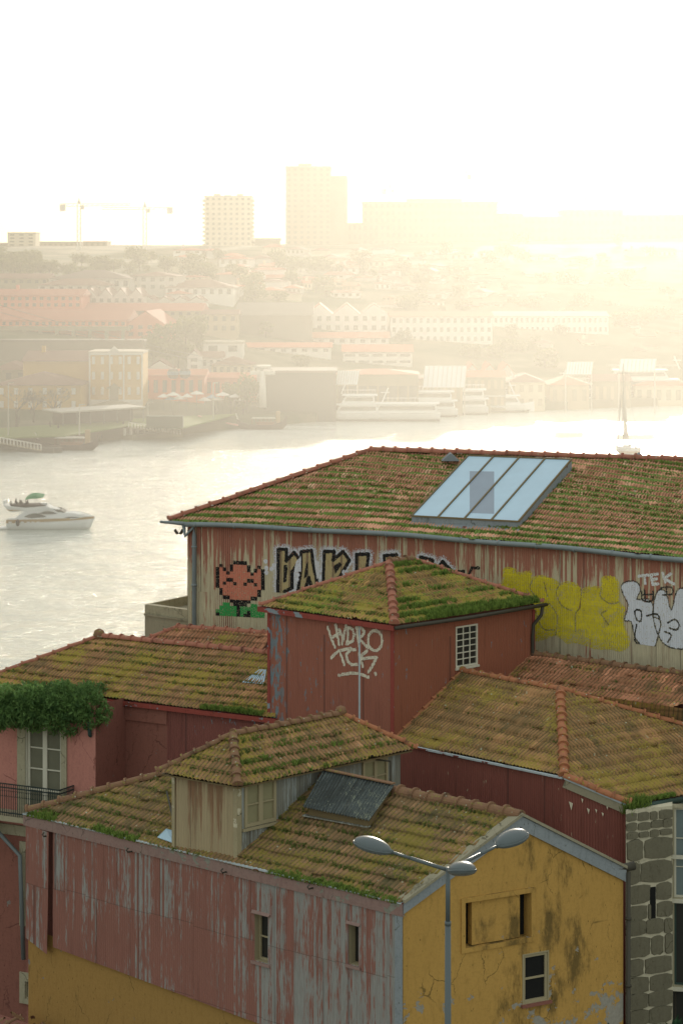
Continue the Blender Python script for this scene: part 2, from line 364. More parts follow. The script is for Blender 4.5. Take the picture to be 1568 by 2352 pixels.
class Roof:
    """a tiled slope: path = eave left to right seen from outside, s = plan direction up the slope"""
    def __init__(r, path, z, rise, s=None, vmax=6, clips=(), row=.4, rib=.11, wid=.22, sag=.03, seed=0.):
        r.w = path if isinstance(path, Wall) else Wall(path)
        if s is None:
            n = -r.w.n[0]; s = n
        s = np.array(s, float); r.s = s / np.hypot(*s); r.z = z; r.rise = rise; r.c = 1 / math.hypot(1, rise); r.si = rise * r.c
        r.vmax = vmax; r.clips = list(clips); r.row = row; r.rib = rib; r.wid = wid; r.sag = sag; r.seed = seed
    def surf(r, u, v, h=0.):
        x, y = r.w.at(u)
        if getattr(r, 'rf', None) is not None:
            rs = np.interp(u, r.rf[0], r.rf[1]); c_ = 1 / np.hypot(1, rs); g = r.sag * wob(u * .6, v * .8, r.seed)
            return x + r.s[0] * (v * c_ - h * rs * c_), y + r.s[1] * (v * c_ - h * rs * c_), r.z + v * rs * c_ + (h + g) * c_
        g = r.sag * wob(u * .6, v * .8, r.seed)
        return x + r.s[0] * (v * r.c - h * r.si), y + r.s[1] * (v * r.c - h * r.si), r.z + v * r.si + (h + g) * r.c
    def P(r, u, v, h=0.): 
        a = r.surf(np.array(float(u)), np.array(float(v)), h); return Vector([float(t) for t in a])
    def inside(r, x, y):
        for p, q in r.clips:
            if (q[0]-p[0])*(y-p[1]) - (q[1]-p[1])*(x-p[0]) < .05: return False
        return True
    def hitpx(r, px, py, lift=0.):
        """picture position to the slope's plane (straight eaves only)"""
        a = r.w.p[0]; k = (px - CX) / F; m = (py - YH) / F; n = r.s
        # dist = (X-a0)*sx+(Y-a1)*sy ; z = z0+rise*dist+lift (s is unit & perpendicular to a straight eave)
        U = (r.w.p[1] - r.w.p[0]) / r.w.c[1]
        nn = -r.w.n[0]; cosk = nn.dot(n)
        A = r.rise * (k * nn[0] + nn[1]) / cosk; B = r.rise * (-(a[0]*nn[0] + a[1]*nn[1])) / cosk
        Y = (H - r.z - lift - B) / (m + A); X = k * Y
        return Vector((X, Y, H - m * Y))
    def mesh(r, name):
        ext = 3.3 if len(r.clips) >= 3 else 0
        us = np.arange(-ext, r.w.L + ext + 1e-6, r.rib / 5)
        rows = int(math.ceil(r.vmax / r.row)); vs = [-.06]
        for k in range(rows):
            if k: vs.append(k * r.row)
            vs += [k * r.row + r.row * .5, (k + 1) * r.row - .012]
        vs = np.array(vs)
        def mp(u, v):
            k = np.floor((v + 1e-5) / r.row); fr = v / r.row - k; k0 = np.maximum(k, 0)
            iu = np.floor(u / r.wid)
            h = .04 * (1 - fr) + .036 * np.abs(np.sin(np.pi * u / r.rib)) + .018 * (hsh(iu + r.seed, k0) - .5) + .012 * (hsh(iu * 3.3, k0 + 9) - .5) * fr
            slip = hsh(iu * 1.7 + 2.2, k0 * 3.1 + r.seed) > .975
            h = h + .03 * slip
            v2 = v + .03 * (hsh(iu + 5.1, k0 + r.seed) - .5) - .10 * slip
            return r.surf(u, v2, h)
        me = mapmesh(name, us, vs, mp, clips_w=r.clips)
        return me
def join(meshes, name):
    bm = bmesh.new()
    for m in meshes: bm.from_mesh(m)
    me = bpy.data.meshes.new(name); bm.to_mesh(me); bm.free(); return me
def clip_poly(pts):
    """plan polygon (counter-clockwise) to clip lines"""
    n = len(pts); a = sum(pts[i][0]*pts[(i+1)%n][1] - pts[(i+1)%n][0]*pts[i][1] for i in range(n))
    if a < 0: pts = pts[::-1]
    return [(pts[i], pts[(i+1)%n]) for i in range(n)]
def ridge(name, P, Q, mat, parent, w=.13, seg=.42, sag=.0, seed=0):
    P, Q = Vector(P), Vector(Q); L = (Q - P).length; n = max(1, round(L / seg)); mb = MB(); rnd = random.Random(seed + int(P.x * 100))
    d = (Q - P).normalized(); a = d.cross(Vector((0, 0, 1))).normalized(); up = a.cross(d).normalized()
    for i in range(n):
        p = P.lerp(Q, i / n) + up * (rnd.uniform(-.012, .012)) + a * rnd.uniform(-.012, .012)
        q = P.lerp(Q, (i + 1.06) / n) + up * rnd.uniform(-.012, .012)
        m = 9; vs = []
        rings = [(p, w * 1.22, .02), (p.lerp(q, .12), w * 1.22, .02), (p.lerp(q, .13), w * 1.02, 0), (q, w * .92, -.01)]
        for (c, r, e) in rings:
            for k in range(m):
                t = math.pi * (k / (m - 1)) * 1.15 - math.pi * .075
                vs.append(c + a * math.cos(t) * r + up * (math.sin(t) * r * .85 + e))
        fs = [(j * m + k, j * m + k + 1, (j + 1) * m + k + 1, (j + 1) * m + k) for j in range(3) for k in range(m - 1)]
        fs += [tuple(range(m)), tuple(range(4 * m - 1, 3 * m - 1, -1))]
        mb.add(vs, fs)
    return mb.build(name, mat, parent)
def blades(mb, p, size, n, rnd, lean=.5, w=.014, up=Vector((0,0,1))):
    for _ in range(n):
        a = rnd.uniform(0, 6.283); r = rnd.uniform(0, size * .5); b = Vector((p[0] + r * math.cos(a), p[1] + r * math.sin(a), p[2] - .01))
        h = size * rnd.uniform(.5, 1.2); t = rnd.uniform(0, 6.283); ln = rnd.uniform(.1, lean) * h
        side = Vector((math.cos(t + 1.57), math.sin(t + 1.57), 0)) * w * rnd.uniform(.6, 1.5)
        tip = b + Vector((math.cos(t) * ln, math.sin(t) * ln, h)); mid = b.lerp(tip, .55) + Vector((0, 0, h * .12))
        mb.add([b - side, b + side, mid + side * .8, mid - side * .8, tip], [(0,1,2,3), (3,2,4)])
def roof_tufts(roof, parent, mat, n, size=.09, thr=.1, seed=1, name='moss', blade=7, urange=None, vfun=None, edge=True):
    rnd = random.Random(seed); mb = MB(); made = 0; tries = 0
    while made < n and tries < n * 12:
        tries += 1
        u = rnd.uniform(*(urange or (0, roof.w.L))); rows = int(roof.vmax / roof.row)
        k = rnd.randint(0, rows); v = k * roof.row + rnd.gauss(0, .035)
        if vfun is not None: v = vfun(rnd)
        if v < 0: continue
        if math.sin(u * 1.7 + k * 2.1 + seed) + math.sin(u * .53 + k * .7) + rnd.uniform(-.8, .8) < thr: continue
        p = roof.P(u, v, .03)
        if not roof.inside(p.x, p.y): continue
        blades(mb, p, size * rnd.uniform(.6, 1.5), blade, rnd, w=.012); made += 1
    o = link(name, mb.mesh(name, recalc=False), mat, parent); o['kind'] = 'stuff'; return o
def wbox(wall, u0, u1, n0, n1, z0, z1):
    """box in wall coordinates -> 8 vertices"""
    q = [wall.P(u, n, z) for z in (z0, z1) for (u, n) in ((u0, n1), (u1, n1), (u1, n0), (u0, n0))]
    return q, [(0,3,2,1),(4,5,6,7),(0,1,5,4),(1,2,6,5),(2,3,7,6),(3,0,4,7)]
def window(wall, u0, u1, z0, z1, parent, fmat, pmat, depth=.2, leaves=2, rows=2, cols=1, bar=.05, frame=.06, bare=.025, name='window', reveal=None, sill=None, curtain=None):
    """casement set back by depth; returns the frame object (pane, sill are its children)"""
    mb = MB()
    d = -depth
    fr = [(u0, u0 + frame, z0, z1), (u1 - frame, u1, z0, z1), (u0 + frame, u1 - frame, z0, z0 + frame), (u0 + frame, u1 - frame, z1 - frame, z1)]
    for a, b, c, e in fr: mb.add(*wbox(wall, a, b, d, d + .05, c, e))
    iw = (u1 - u0 - 2 * frame) / leaves
    for L in range(leaves):
        a = u0 + frame + L * iw
        if L: mb.add(*wbox(wall, a - bar / 2, a + bar / 2, d + .004, d + .056, z0 + frame, z1 - frame))
        for r in range(1, rows):
            z = z0 + frame + (z1 - z0 - 2 * frame) * r / rows
            mb.add(*wbox(wall, a + (bar/2 if L else 0), a + iw - (bar/2 if L < leaves-1 else 0), d + .01, d + .04, z - bare / 2, z + bare / 2))
        for c in range(1, cols):
            x = a + iw * c / cols
            mb.add(*wbox(wall, x - bare / 2, x + bare / 2, d + .012, d + .043, z0 + frame, z1 - frame))
    fo = mb.build(name, fmat, parent)
    mb = MB(); mb.add(*wbox(wall, u0 + .01, u1 - .01, d - .03, d - .005, z0 + .01, z1 - .01)); mb.build('pane', pmat, fo)
    if reveal is not None:
        mb = MB(); e = .03
        for a, b, c, g in [(u0 - e, u0, z0 - e, z1 + e), (u1, u1 + e, z0 - e, z1 + e), (u0, u1, z0 - e, z0), (u0, u1, z1, z1 + e)]:
            mb.add(*wbox(wall, a, b, d - .06, .012, c, g))
        mb.build('reveal', reveal, fo)
    if sill is not None:
        mb = MB(); mb.add(*wbox(wall, u0 - .08, u1 + .08, .014, .09, z0 - .09, z0 - .02)); mb.build('sill', sill, fo)
    return fo
VEIL_LO, VEIL_HI, SUN_E, HAZE, HAZE_G, HAZE_TOP = .72, .90, 4.0, .00060, .765, 150
HAZE_A = .0009; HAZE_END = 560; HAZE_C = (1, .98, .90, 1)
# ================================================================== MATERIALS
M = {}
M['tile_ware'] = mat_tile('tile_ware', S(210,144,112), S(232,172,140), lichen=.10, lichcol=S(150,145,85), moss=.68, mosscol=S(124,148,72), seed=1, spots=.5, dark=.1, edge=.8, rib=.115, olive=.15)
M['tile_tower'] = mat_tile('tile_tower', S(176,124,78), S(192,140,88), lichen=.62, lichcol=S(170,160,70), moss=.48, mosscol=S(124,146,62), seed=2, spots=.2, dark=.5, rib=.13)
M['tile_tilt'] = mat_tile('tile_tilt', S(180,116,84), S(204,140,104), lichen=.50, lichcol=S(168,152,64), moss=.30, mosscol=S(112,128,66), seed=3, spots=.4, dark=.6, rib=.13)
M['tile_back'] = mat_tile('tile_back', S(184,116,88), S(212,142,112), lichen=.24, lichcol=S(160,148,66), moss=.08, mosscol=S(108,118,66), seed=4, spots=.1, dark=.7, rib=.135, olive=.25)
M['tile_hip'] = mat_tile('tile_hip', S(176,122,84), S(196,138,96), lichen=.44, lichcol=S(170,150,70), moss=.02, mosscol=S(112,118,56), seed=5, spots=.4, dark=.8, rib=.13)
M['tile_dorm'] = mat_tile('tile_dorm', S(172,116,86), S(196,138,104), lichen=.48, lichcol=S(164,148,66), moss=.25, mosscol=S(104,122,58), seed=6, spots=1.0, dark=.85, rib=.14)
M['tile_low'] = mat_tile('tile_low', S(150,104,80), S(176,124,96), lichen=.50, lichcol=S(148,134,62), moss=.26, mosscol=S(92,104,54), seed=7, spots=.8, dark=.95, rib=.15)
def mat_ridge(name, a, lich, amt, seed):
    t = NT(name); p = t.map(t.pos(), loc=(seed, 0, 0))
    c = t.mix(t.noise(p, 3, 4), tuple(x * .7 for x in a), a)
    c = t.mix(t.step(t.noise(p, 8, 5, .7), .66 - amt * .3, .74 - amt * .25), c, lich)
    c = t.mix(t.math('MULTIPLY', t.step(t.noise(p, 2.2, 5, .7), .52, .7), .7), c, S(55, 50, 42))
    c = t.mix(t.math('SUBTRACT', 1.0, t.step(t.vor(p, 6), .10, .16)), c, S(170, 168, 145))
    t.col(c); t.rough(.9); t.bump(t.noise(p, 30, 4), .4, .02); return t.m
M['ridge_red'] = mat_ridge('ridge_red', S(176,116,94), S(120,120,60), .2, 1)
M['ridge_orange'] = mat_ridge('ridge_orange', S(178,118,84), S(150,135,60), .35, 2)
M['ridge_moss'] = mat_ridge('ridge_moss', S(140,106,80), S(134,128,66), .35, 3)
M['ware_wall'] = mat_sheet('ware_wall', S(176,118,96), S(164,108,90), S(198,190,158), amt=1.0, soft=.16, sheet=.9, lap=9, streak=13, seed=1, fade=(26.6, 29.4), ribw=.38, vs=.8)
M['tower_wall'] = mat_sheet('tower_wall', S(166,106,86), S(158,100,82), S(150,140,130), amt=.02, soft=.22, sheet=1.6, lap=9, streak=12, seed=2, chips=.75, zone=(.35, 1.2))
M['tower_right'] = mat_sheet('tower_right', S(158,98,74), S(150,92,70), S(140,124,106), amt=.0, soft=.22, sheet=1.6, lap=9, streak=12, seed=12, chips=.55)
M['low_red'] = mat_sheet('low_red', S(142,86,74), S(134,80,70), S(150,130,120), amt=.0, soft=.22, sheet=1.4, lap=9, streak=12, seed=3, chips=.4, chipcol=S(190,170,140))
M['mid_red'] = mat_sheet('mid_red', S(140,86,76), S(132,82,72), S(140,150,152), amt=-.8, sheet=1.4, lap=9, streak=9, seed=4, chips=.6)
M['front_wall'] = mat_sheet('front_wall', S(156,108,94), S(136,94,82), S(150,152,146), soft=.16, amt=.68, sheet=.84, lap=1.9, streak=14, seed=5, ribw=.30, vs=1.3, ufade=(6.5, 10.5, .16))
M['bare_iron'] = mat_sheet('bare_iron', S(138,136,124), S(124,122,112), S(160,165,160), amt=.4, sheet=.9, lap=9, streak=9, seed=6)
M['board_wall'] = mat_sheet('board_wall', S(178,160,126), S(160,142,110), S(132,98,72), soft=.2, amt=.55, sheet=.4, lap=9, streak=16, ribw=.35, vs=.6, seed=7, fade=(26, 21.5), pitch=.1)
M['black_iron'] = mat_tile('black_iron', S(70,76,74), S(92,98,96), lichen=.22, lichcol=S(168,174,150), moss=.1, mosscol=S(80,90,50), row=9, wid=9, rib=9, seed=8, spots=1.0, dark=.5, olive=.0)
M['yellow'] = mat_plaster('yellow', S(176,138,72), S(192,152,82), grime=.18, peel=.72, peelcol=S(168,162,148), seed=1, low=(18.6, 21.4), gz=(4.1, 2.2))
M['yellow2'] = mat_plaster('yellow2', S(164,128,70), S(152,120,68), grime=.25, peel=.2, seed=2)
M['red_plaster'] = mat_plaster('red_plaster', S(184,124,110), S(190,132,118), grime=.1, peel=-.2, seed=3, grimecol=S(100,50,45))
M['dark_plaster'] = mat_plaster('dark_plaster', S(134,88,76), S(142,94,80), grime=.1, peel=-.2, seed=4, grimecol=S(70,40,35))
M['granite'] = mat_plaster('granite', S(158,150,124), S(172,164,138), grime=.35, peel=-.2, seed=5)
M['stone'] = mat_plaster('stone', S(100,96,80), S(132,126,104), grime=.3, peel=-.5, seed=6, grimecol=S(60,60,42))
M['mortar'] = mat_plaster('mortar', S(208,200,174), S(192,184,158), grime=.2, peel=-.5, seed=7)
M['concrete'] = mat_plaster('concrete', S(160,152,128), S(140,134,112), grime=.5, peel=-.3, seed=8)
M['zinc'] = mat_plaster('zinc', S(128,134,136), S(150,156,158), grime=.2, peel=.1, peelcol=S(128,88,78), seed=9)
M['fascia'] = mat_plaster('fascia', S(150,112,104), S(140,128,118), grime=.15, peel=.5, peelcol=S(150,150,135), seed=10)
M['red_trim'] = mat_plaster('red_trim', S(150,74,64), S(140,68,58), grime=.1, peel=.55, peelcol=S(150,160,165), seed=11)
M['flash'] = mat_plaster('flash', S(190,200,202), S(160,168,170), grime=.1, peel=.3, peelcol=S(130,70,60), seed=12)
M['old_wood'] = mat_plaster('old_wood', S(170,158,126), S(150,138,108), grime=.35, peel=.3, peelcol=S(215,205,175), seed=13)
M['white_paint'] = mat_plaster('white_paint', S(215,210,190), S(200,196,176), grime=.2, peel=.1, peelcol=S(130,120,100), seed=14)
M['curtain'] = mat_plain('curtain', S(142,136,104), .9, var=.2, scale=2)
M['shutter'] = mat_plain('shutter', S(112,110,92), .8, var=.2, scale=2)
M['dark'] = mat_plain('dark', S(38,38,34), .4, spec=.5)
M['black'] = mat_plain('black', S(24,24,22), .8)
M['green_pipe'] = mat_plain('green_pipe', S(58,76,70), .6)
M['iron_rail'] = mat_plain('iron_rail', S(44,54,52), .6)
M['dark_gutter'] = mat_plain('dark_gutter', S(70,66,56), .6)
M['grey_gutter'] = mat_plain('grey_gutter', S(128,136,136), .5, metal=.2)
M['frame_brown'] = mat_plain('frame_brown', S(120,104,74), .7)
M['grass'] = mat_leaf('grass', S(78,96,44), S(128,150,72))
M['moss'] = mat_leaf('moss', S(86,96,50), S(122,132,72))
M['shrub'] = mat_leaf('shrub', S(50,76,42), S(112,142,80), 4)
M['weed'] = mat_leaf('weed', S(30,52,34), S(60,92,62), 4)
M['lamp_paint'] = mat_plain('lamp_paint', S(92,100,100), .42, metal=.0, var=.06, scale=1.2, spec=.3)
M['lamp_glass'] = mat_plain('lamp_glass', S(110,118,118), .25, spec=.6)
def glass_mat(name, c, rough=.12):
    t = NT(name); t.col(t.mix(t.noise(t.obj(), 1.5, 5), tuple(x * .8 for x in c), c)); t.rough(rough); t.b.inputs['Specular IOR Level'].default_value = .6; return t.m
M['skylight'] = glass_mat('skylight', S(176,206,222), .3)
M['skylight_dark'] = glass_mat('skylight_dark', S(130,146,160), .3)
M['win_glass'] = glass_mat('win_glass', S(120,135,135), .15)
pt = NT('graffiti_paint'); at = pt.n.new('ShaderNodeAttribute'); at.attribute_name = 'paint'
pt.col(pt.mix(pt.noise(pt.map(pt.uv(), (3, .6, 1)), 5, 4), pt.mix(.25, at.outputs[0], (0, 0, 0)), at.outputs[0])); pt.rough(.6); M['paint'] = pt.m
def uvbuild(mb, name, mat, parent, smooth=False):
    me = mb.mesh(name, smooth); boxuv(me); return link(name, me, mat, parent)
# ================================================================== GRAFFITI
def seg_d(U, Z, a, b):
    ax, ay = a; bx, by = b; dx, dy = bx - ax, by - ay; L = dx*dx + dy*dy + 1e-9
    t = np.clip(((U - ax) * dx + (Z - ay) * dy) / L, 0, 1); return np.hypot(U - ax - t * dx, Z - ay - t * dy)
def line_d(U, Z, pts, closed=False):
    pts = list(pts) + ([pts[0]] if closed else []); d = np.full(U.shape, 99.)
    for a, b in zip(pts[:-1], pts[1:]): d = np.minimum(d, seg_d(U, Z, a, b))
    return d
def in_poly(U, Z, pts):
    r = np.zeros(U.shape, bool); n = len(pts); j = n - 1
    for i in range(n):
        xi, zi = pts[i]; xj, zj = pts[j]
        c = ((zi > Z) != (zj > Z)) & (U < (xj - xi) * (Z - zi) / (zj - zi + 1e-12) + xi); r ^= c; j = i
    return r
def smooth_pts(pts, n=4, closed=True):
    out = []; m = len(pts)
    for i in range(m if closed else m - 1):
        p = [np.array(pts[(i + k) % m] if closed else pts[min(max(i + k, 0), m - 1)], float) for k in (-1, 0, 1, 2)]
        for s in range(n):
            t = s / n; out.append(tuple(.5 * ((2*p[1]) + (p[2]-p[0])*t + (2*p[0]-5*p[1]+4*p[2]-p[3])*t*t + (-p[0]+3*p[1]-3*p[2]+p[3])*t**3)))
    if not closed: out.append(tuple(pts[-1]))
    return out
def graffiti(name, wall, bounds, fn, parent, pitch=.076, off=.004, extra=.0, dz=.022, label=None):
    u0, u1, z0, z1 = bounds; us = np.arange(u0, u1, pitch / 6); vs = np.arange(z0, z1, dz)
    cu = (us[1:] + us[:-1]) / 2; cv = (vs[1:] + vs[:-1]) / 2; U, Z = np.meshgrid(cu, cv)
    col, a = fn(U, Z); rnd = RS.rand(*U.shape); mask = a > rnd
    def mp(u, v):
        h = extra + off + corr(u, pitch) + .006 * (hsh(np.floor(u / .82), np.floor(v / 2.0)) - .5) + .004
        x, y = wall.at(u); p, q = wall.nrm(u); return x + p * h, y + q * h, v
    me = mapmesh(name, us, vs, mp, cellmask=mask, colors=col.reshape(-1, 3)[mask.ravel()])
    me.shade_smooth(); o = link(name, me, M['paint'], parent)
    if label: o['label'] = label
    return o
def painter(U):
    return np.zeros(U.shape + (3,)), np.zeros(U.shape)
def put(col, a, m, c, al):
    """m soft mask 0..1"""
    col[m > .02] = c if not callable(c) else c; 
    return col, np.maximum(a, m * al)
def Z1(p): return ((450 + p[0] * .57398) / 1.43495, (1450 + p[1] * .57398) / 1.43495)
def Z2(p): return ((1350 + p[0] * .57398) / 1.43495, (1450 + p[1] * .57398) / 1.43495)
def ZT(p): return ((750 + p[0] * .47832) / 1.43495, (1950 + p[1] * .47832) / 1.43495)
# ================================================================== 1 WAREHOUSE
zE = 29.3
A, B, C_ = V2(PZ(433, 1196, zE)), V2(PZ(960, 1219, zE)), V2(PZ(1568, 1278, zE))
C2 = C_ + (C_ - B) / np.hypot(*(C_ - B)) * 3.2
path = []
for i in range(25):   # the facade follows the bend of the street
    t = i / 24; path.append(A * (1 - t) ** 2 + 2 * t * (1 - t) * (V2(PZ(985, 1212, zE)) ) + C2 * t * t)
for d_ in (2.5, 5, 7.5, 10): path.append(path[24] + (path[24] - path[23]) / np.hypot(*(path[24] - path[23])) * d_)
WW = Wall(path)
ware = empty('warehouse', (float(A[0]), float(A[1]), 14), 'long red corrugated warehouse with a mossy roof, big skylight and graffiti', 'warehouse')
sdir = np.array([.44, .9]); sdir /= np.hypot(*sdir)
RID0 = V2(PZ(850, 1035, 31.5)); RID1 = V2(PZ(1568, 1057, 31.5)); rdir = (RID1 - RID0) / np.hypot(*(RID1 - RID0)); RID2 = RID1 + rdir * 11.5
EL = A + np.array([-.45, .0])
# wall body behind the cladding
back = [tuple(WW.p[-1] + sdir * 10.5), tuple(WW.p[0] + sdir * 10.5)]
inner = [tuple(WW.p[i] - WW.n[i] * .05) for i in range(0, len(WW.p), 4)]
mb = MB(); mb.prism(inner + back, 10, zE - .05); uvbuild(mb, 'wall', M['dark_plaster'], ware)
panel('cladding', WW, 14, zE - .12, M['ware_wall'], ware, sag=.004, dz=1.5)
ww_end = Wall([tuple(WW.p[0] + sdir * 10.5), tuple(WW.p[0])]); panel('cladding', ww_end, 14, zE - .12, M['ware_wall'], ware, off=.03)
# roof front slope: eave path pushed out by the overhang
eave = [WW.p[i] - sdir * .18 for i in range(len(WW.p))]; eave = [eave[0] + (eave[0] - eave[1]) * .9] + eave
hipA = eave[0]
rise = .40
rf = Roof(Wall(eave), zE - .02, rise, s=sdir, vmax=8.6, clips=[(RID1, RID0), (RID0 , hipA)], row=.42, rib=.115, wid=.23, sag=.03, seed=1.)
def rf_z(p):   # height of that slope above plan point p: march
    best = None
    for u in np.linspace(0, rf.w.L, 900):
        x, y = rf.w.at(u); d = (p[0]-x)*sdir[0] + (p[1]-y)*sdir[1]; e = abs((p[0]-x)*sdir[1] - (p[1]-y)*sdir[0])
        if best is None or e < best[0]: best = (e, d, u)
    return rf.z + rise * best[1], best[2], best[1] / rf.c
A_ = [rf_z(RID0), rf_z(RID1), rf_z(RID2)]
rf.rf = (np.array([0., A_[0][1], A_[1][1], A_[2][1] + 1e-3]), np.array([(31.5 - zE) / (a[2] * rf.c) for a in (A_[0], A_[0], A_[1], A_[2])]))
zr0 = zr1 = zr2 = 31.5
# hidden slopes: far side and hip end
mb = MB(); bk0, bk1 = RID0 + sdir * 4.6, RID2 + sdir * 4.6
mb.add([(*RID0, zr0), (*RID2, zr2), (*bk1, zE), (*bk0, zE), (*hipA, zE), (*(A + sdir * 10.5), zE)], [(0,1,2,3), (0,3,5,4)])
far = mb.mesh('far'); boxuv(far)
rmesh = join([rf.mesh('r'), far], 'roof'); roof = link('roof', rmesh, M['tile_ware'], ware)
ridge('ridge_tiles', (*RID0, zr0 + .03), (*RID2, zr2 + .03), M['ridge_red'], roof, w=.13, seg=.45)
ridge('hip_tiles', (*hipA, zE + .05), (*RID0, zr0 + .03), M['ridge_red'], roof, w=.11, seg=.5)
roof_tufts(rf, roof, M['moss'], 5600, size=.055, thr=-.9, seed=3, blade=7, urange=(0, 19.5))
roof_tufts(rf, roof, M['grass'], 1300, size=.085, thr=.6, seed=8, blade=7, urange=(0, 19.5))
# gutter along the eave, with its end sticking out at the left
mb = MB(); gp = []
for u in np.linspace(-.05, WW.L, 50):
    p = WW.P(u, .24, zE - .10 + .02 * math.sin(u)); gp.append(p)
mb.tube(gp, .085, 10)
for u in np.linspace(.3, WW.L, 23): mb.tube([WW.P(u, .24, zE - .1), WW.P(u + .05, .24, zE - .1)], .097, 10)
e0 = PY(368, 1200, gp[0].y + .2); mb.tube([gp[0] + Vector((0, 0, .02)), gp[0].lerp(e0, .5) + Vector((0,0,.03)), e0 + Vector((0, 0, .02))], [.07, .06, .045], 8)
mb.build('gutter', M['grey_gutter'], ware, True)
mb = MB(); pu = WW.hit(449, 1300)[0]
mb.tube([WW.P(pu - .35, .2, zE - .12), WW.P(pu - .3, .2, zE - .5), WW.P(pu, .16, zE - .2), WW.P(pu, .12, zE - .5), WW.P(pu, .12, 14)], .075, 10)
for z in (28.4, 27.1, 25.6): mb.tube([WW.P(pu, .12, z), WW.P(pu, .12, z + .06)], .1, 10)
mb.build('downpipe', M['grey_gutter'], ware, True)
mb = MB(); c0 = A + np.array([-.32, .25]); q = []
for k in range(9):
    t = math.pi * (.1 + .8 * k / 8); q.append((c0[0] - .02 - .28 * math.cos(t) * .5, c0[1], zE - .25 - .22 * math.sin(t)))
mb.tube(q, .05, 8); mb.build('bracket', M['dark_gutter'], ware, True)
# skylight
def RFP(px, py, lift):
    # find (u, v) of the slope seen at the picture position by search
    k = (px - CX) / F; m = (py - YH) / F; best = None
    for Y in np.linspace(72, 92, 801):
        p = (k * Y, Y); z = H - m * Y
        u = None
        # project along -sdir to the eave path
        d = rf.w.p; e = (p[0] - d[:,0]) * sdir[1] - (p[1] - d[:,1]) * sdir[0]
        i = np.where(np.sign(e[:-1]) != np.sign(e[1:]))[0]
        if len(i) == 0: continue
        i = i[0]; f_ = e[i] / (e[i] - e[i+1]); q = d[i] + f_ * (d[i+1] - d[i]); dist = (p[0]-q[0])*sdir[0] + (p[1]-q[1])*sdir[1]
        err = abs(rf.z + float(np.interp(rf.w.c[i] + f_ * (rf.w.c[i+1] - rf.w.c[i]), rf.rf[0], rf.rf[1])) * dist + lift - z)
        if best is None or err < best[0]: best = (err, Vector((p[0], p[1], z)))
    return best[1]
sk = [RFP(945, 1186, .22), RFP(1190, 1199, .22), RFP(1325, 1057, .16), RFP(1075, 1047, .16)]; sk[2] = sk[1] + sk[3] - sk[0]
skl = empty('skylight', (sk[0].x, sk[0].y, sk[0].z - .3), '', ''); del skl['label'], skl['category']; skl.parent = ware; skl.matrix_parent_inverse = ware.matrix_basis.inverted()
bpy.data.objects.remove(skl)
nrm = (sk[1] - sk[0]).cross(sk[3] - sk[0]).normalized()
if nrm.z < 0: nrm = -nrm
def skp(a, b, h=0): return (sk[0].lerp(sk[1], a)).lerp(sk[3].lerp(sk[2], a), b) + nrm * h
mb = MB(); dn = Vector((0, 0, -.42))
mb.add([skp(0,0), skp(1,0), skp(1,1), skp(0,1), skp(0,0) + dn, skp(1,0) + dn, skp(1,1) + dn, skp(0,1) + dn], [(0,4,5,1), (1,5,6,2), (2,6,7,3), (3,7,4,0), (4,7,6,5)])
# lead apron in front
ap = [skp(-.02, 0) + dn * .45, skp(1.02, 0) + dn * .45]; o_ = Vector((-sdir[0], -sdir[1], -.4)).normalized() * .22
mb.add([ap[0], ap[1], ap[1] + o_, ap[0] + o_, ap[0] + dn * .6, ap[1] + dn * .6, ap[1] + o_ + dn * .5, ap[0] + o_ + dn * .5], [(0,1,2,3), (4,7,6,5), (3,2,6,7), (0,4,5,1), (1,5,6,2), (0,3,7,4)])
me = mb.mesh('skylight'); boxuv(me); sky_o = link('skylight', me, M['zinc'], ware)
for i in range(4):
    mb = MB(); a, b = i / 4 + .008, (i + 1) / 4 - .008
    mb.add([skp(a, .01, .01), skp(b, .01, .01), skp(b, .99, .01), skp(a, .99, .01), skp(a, .01, -.01), skp(b, .01, -.01), skp(b, .99, -.01), skp(a, .99, -.01)], [(0,1,2,3), (7,6,5,4), (0,4,5,1), (1,5,6,2), (2,6,7,3), (3,7,4,0)])
    mb.build('pane', M['skylight'], sky_o)
mb = MB()
for a, b0, b1 in ((.55, .28, .78), (.93, .45, .9)):
    pass
for i in range(5): mb.bar(skp(i / 4, 0, .02), skp(i / 4, 1, .02), .05, .05)
mb.bar(skp(0, 1, .02), skp(1, 1, .02), .06, .05); mb.bar(skp(0, 0, .02), skp(1, 0, .02), .05, .05)
mb.build('glazing_bar', M['frame_brown'], sky_o)
# dark shape seen through the glass, drawn as a thin patch on top
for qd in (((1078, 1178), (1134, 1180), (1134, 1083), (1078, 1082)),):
    # darker slab laid on the pane, stands in for the unlit shaft below
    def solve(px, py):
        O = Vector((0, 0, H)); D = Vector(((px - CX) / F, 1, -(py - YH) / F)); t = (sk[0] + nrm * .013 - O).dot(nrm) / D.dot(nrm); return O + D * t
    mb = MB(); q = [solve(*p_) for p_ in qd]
    mb.add(q + [p - nrm * .004 for p in q], [(0,1,2,3), (7,6,5,4), (0,4,5,1), (1,5,6,2), (2,6,7,3), (3,7,4,0)]); mb.build('shaft_patch', M['skylight_dark'], sky_o)
# small roof vents on the ridge
for x in (1037, 1478):
    p = PZ(x, 1050, 31.5) + Vector((0, .8, .05)); mb = MB(); mb.add([(p.x - .3, p.y, p.z - .25), (p.x + .3, p.y, p.z - .25), (p.x, p.y, p.z + .02), (p.x - .3, p.y + .6, p.z - .25), (p.x + .3, p.y + .6, p.z - .25), (p.x, p.y + .6, p.z + .02)], [(0,1,2), (5,4,3), (0,2,5,3), (2,1,4,5), (0,3,4,1)])
    mb.build('roof_vent', M['zinc'], roof)
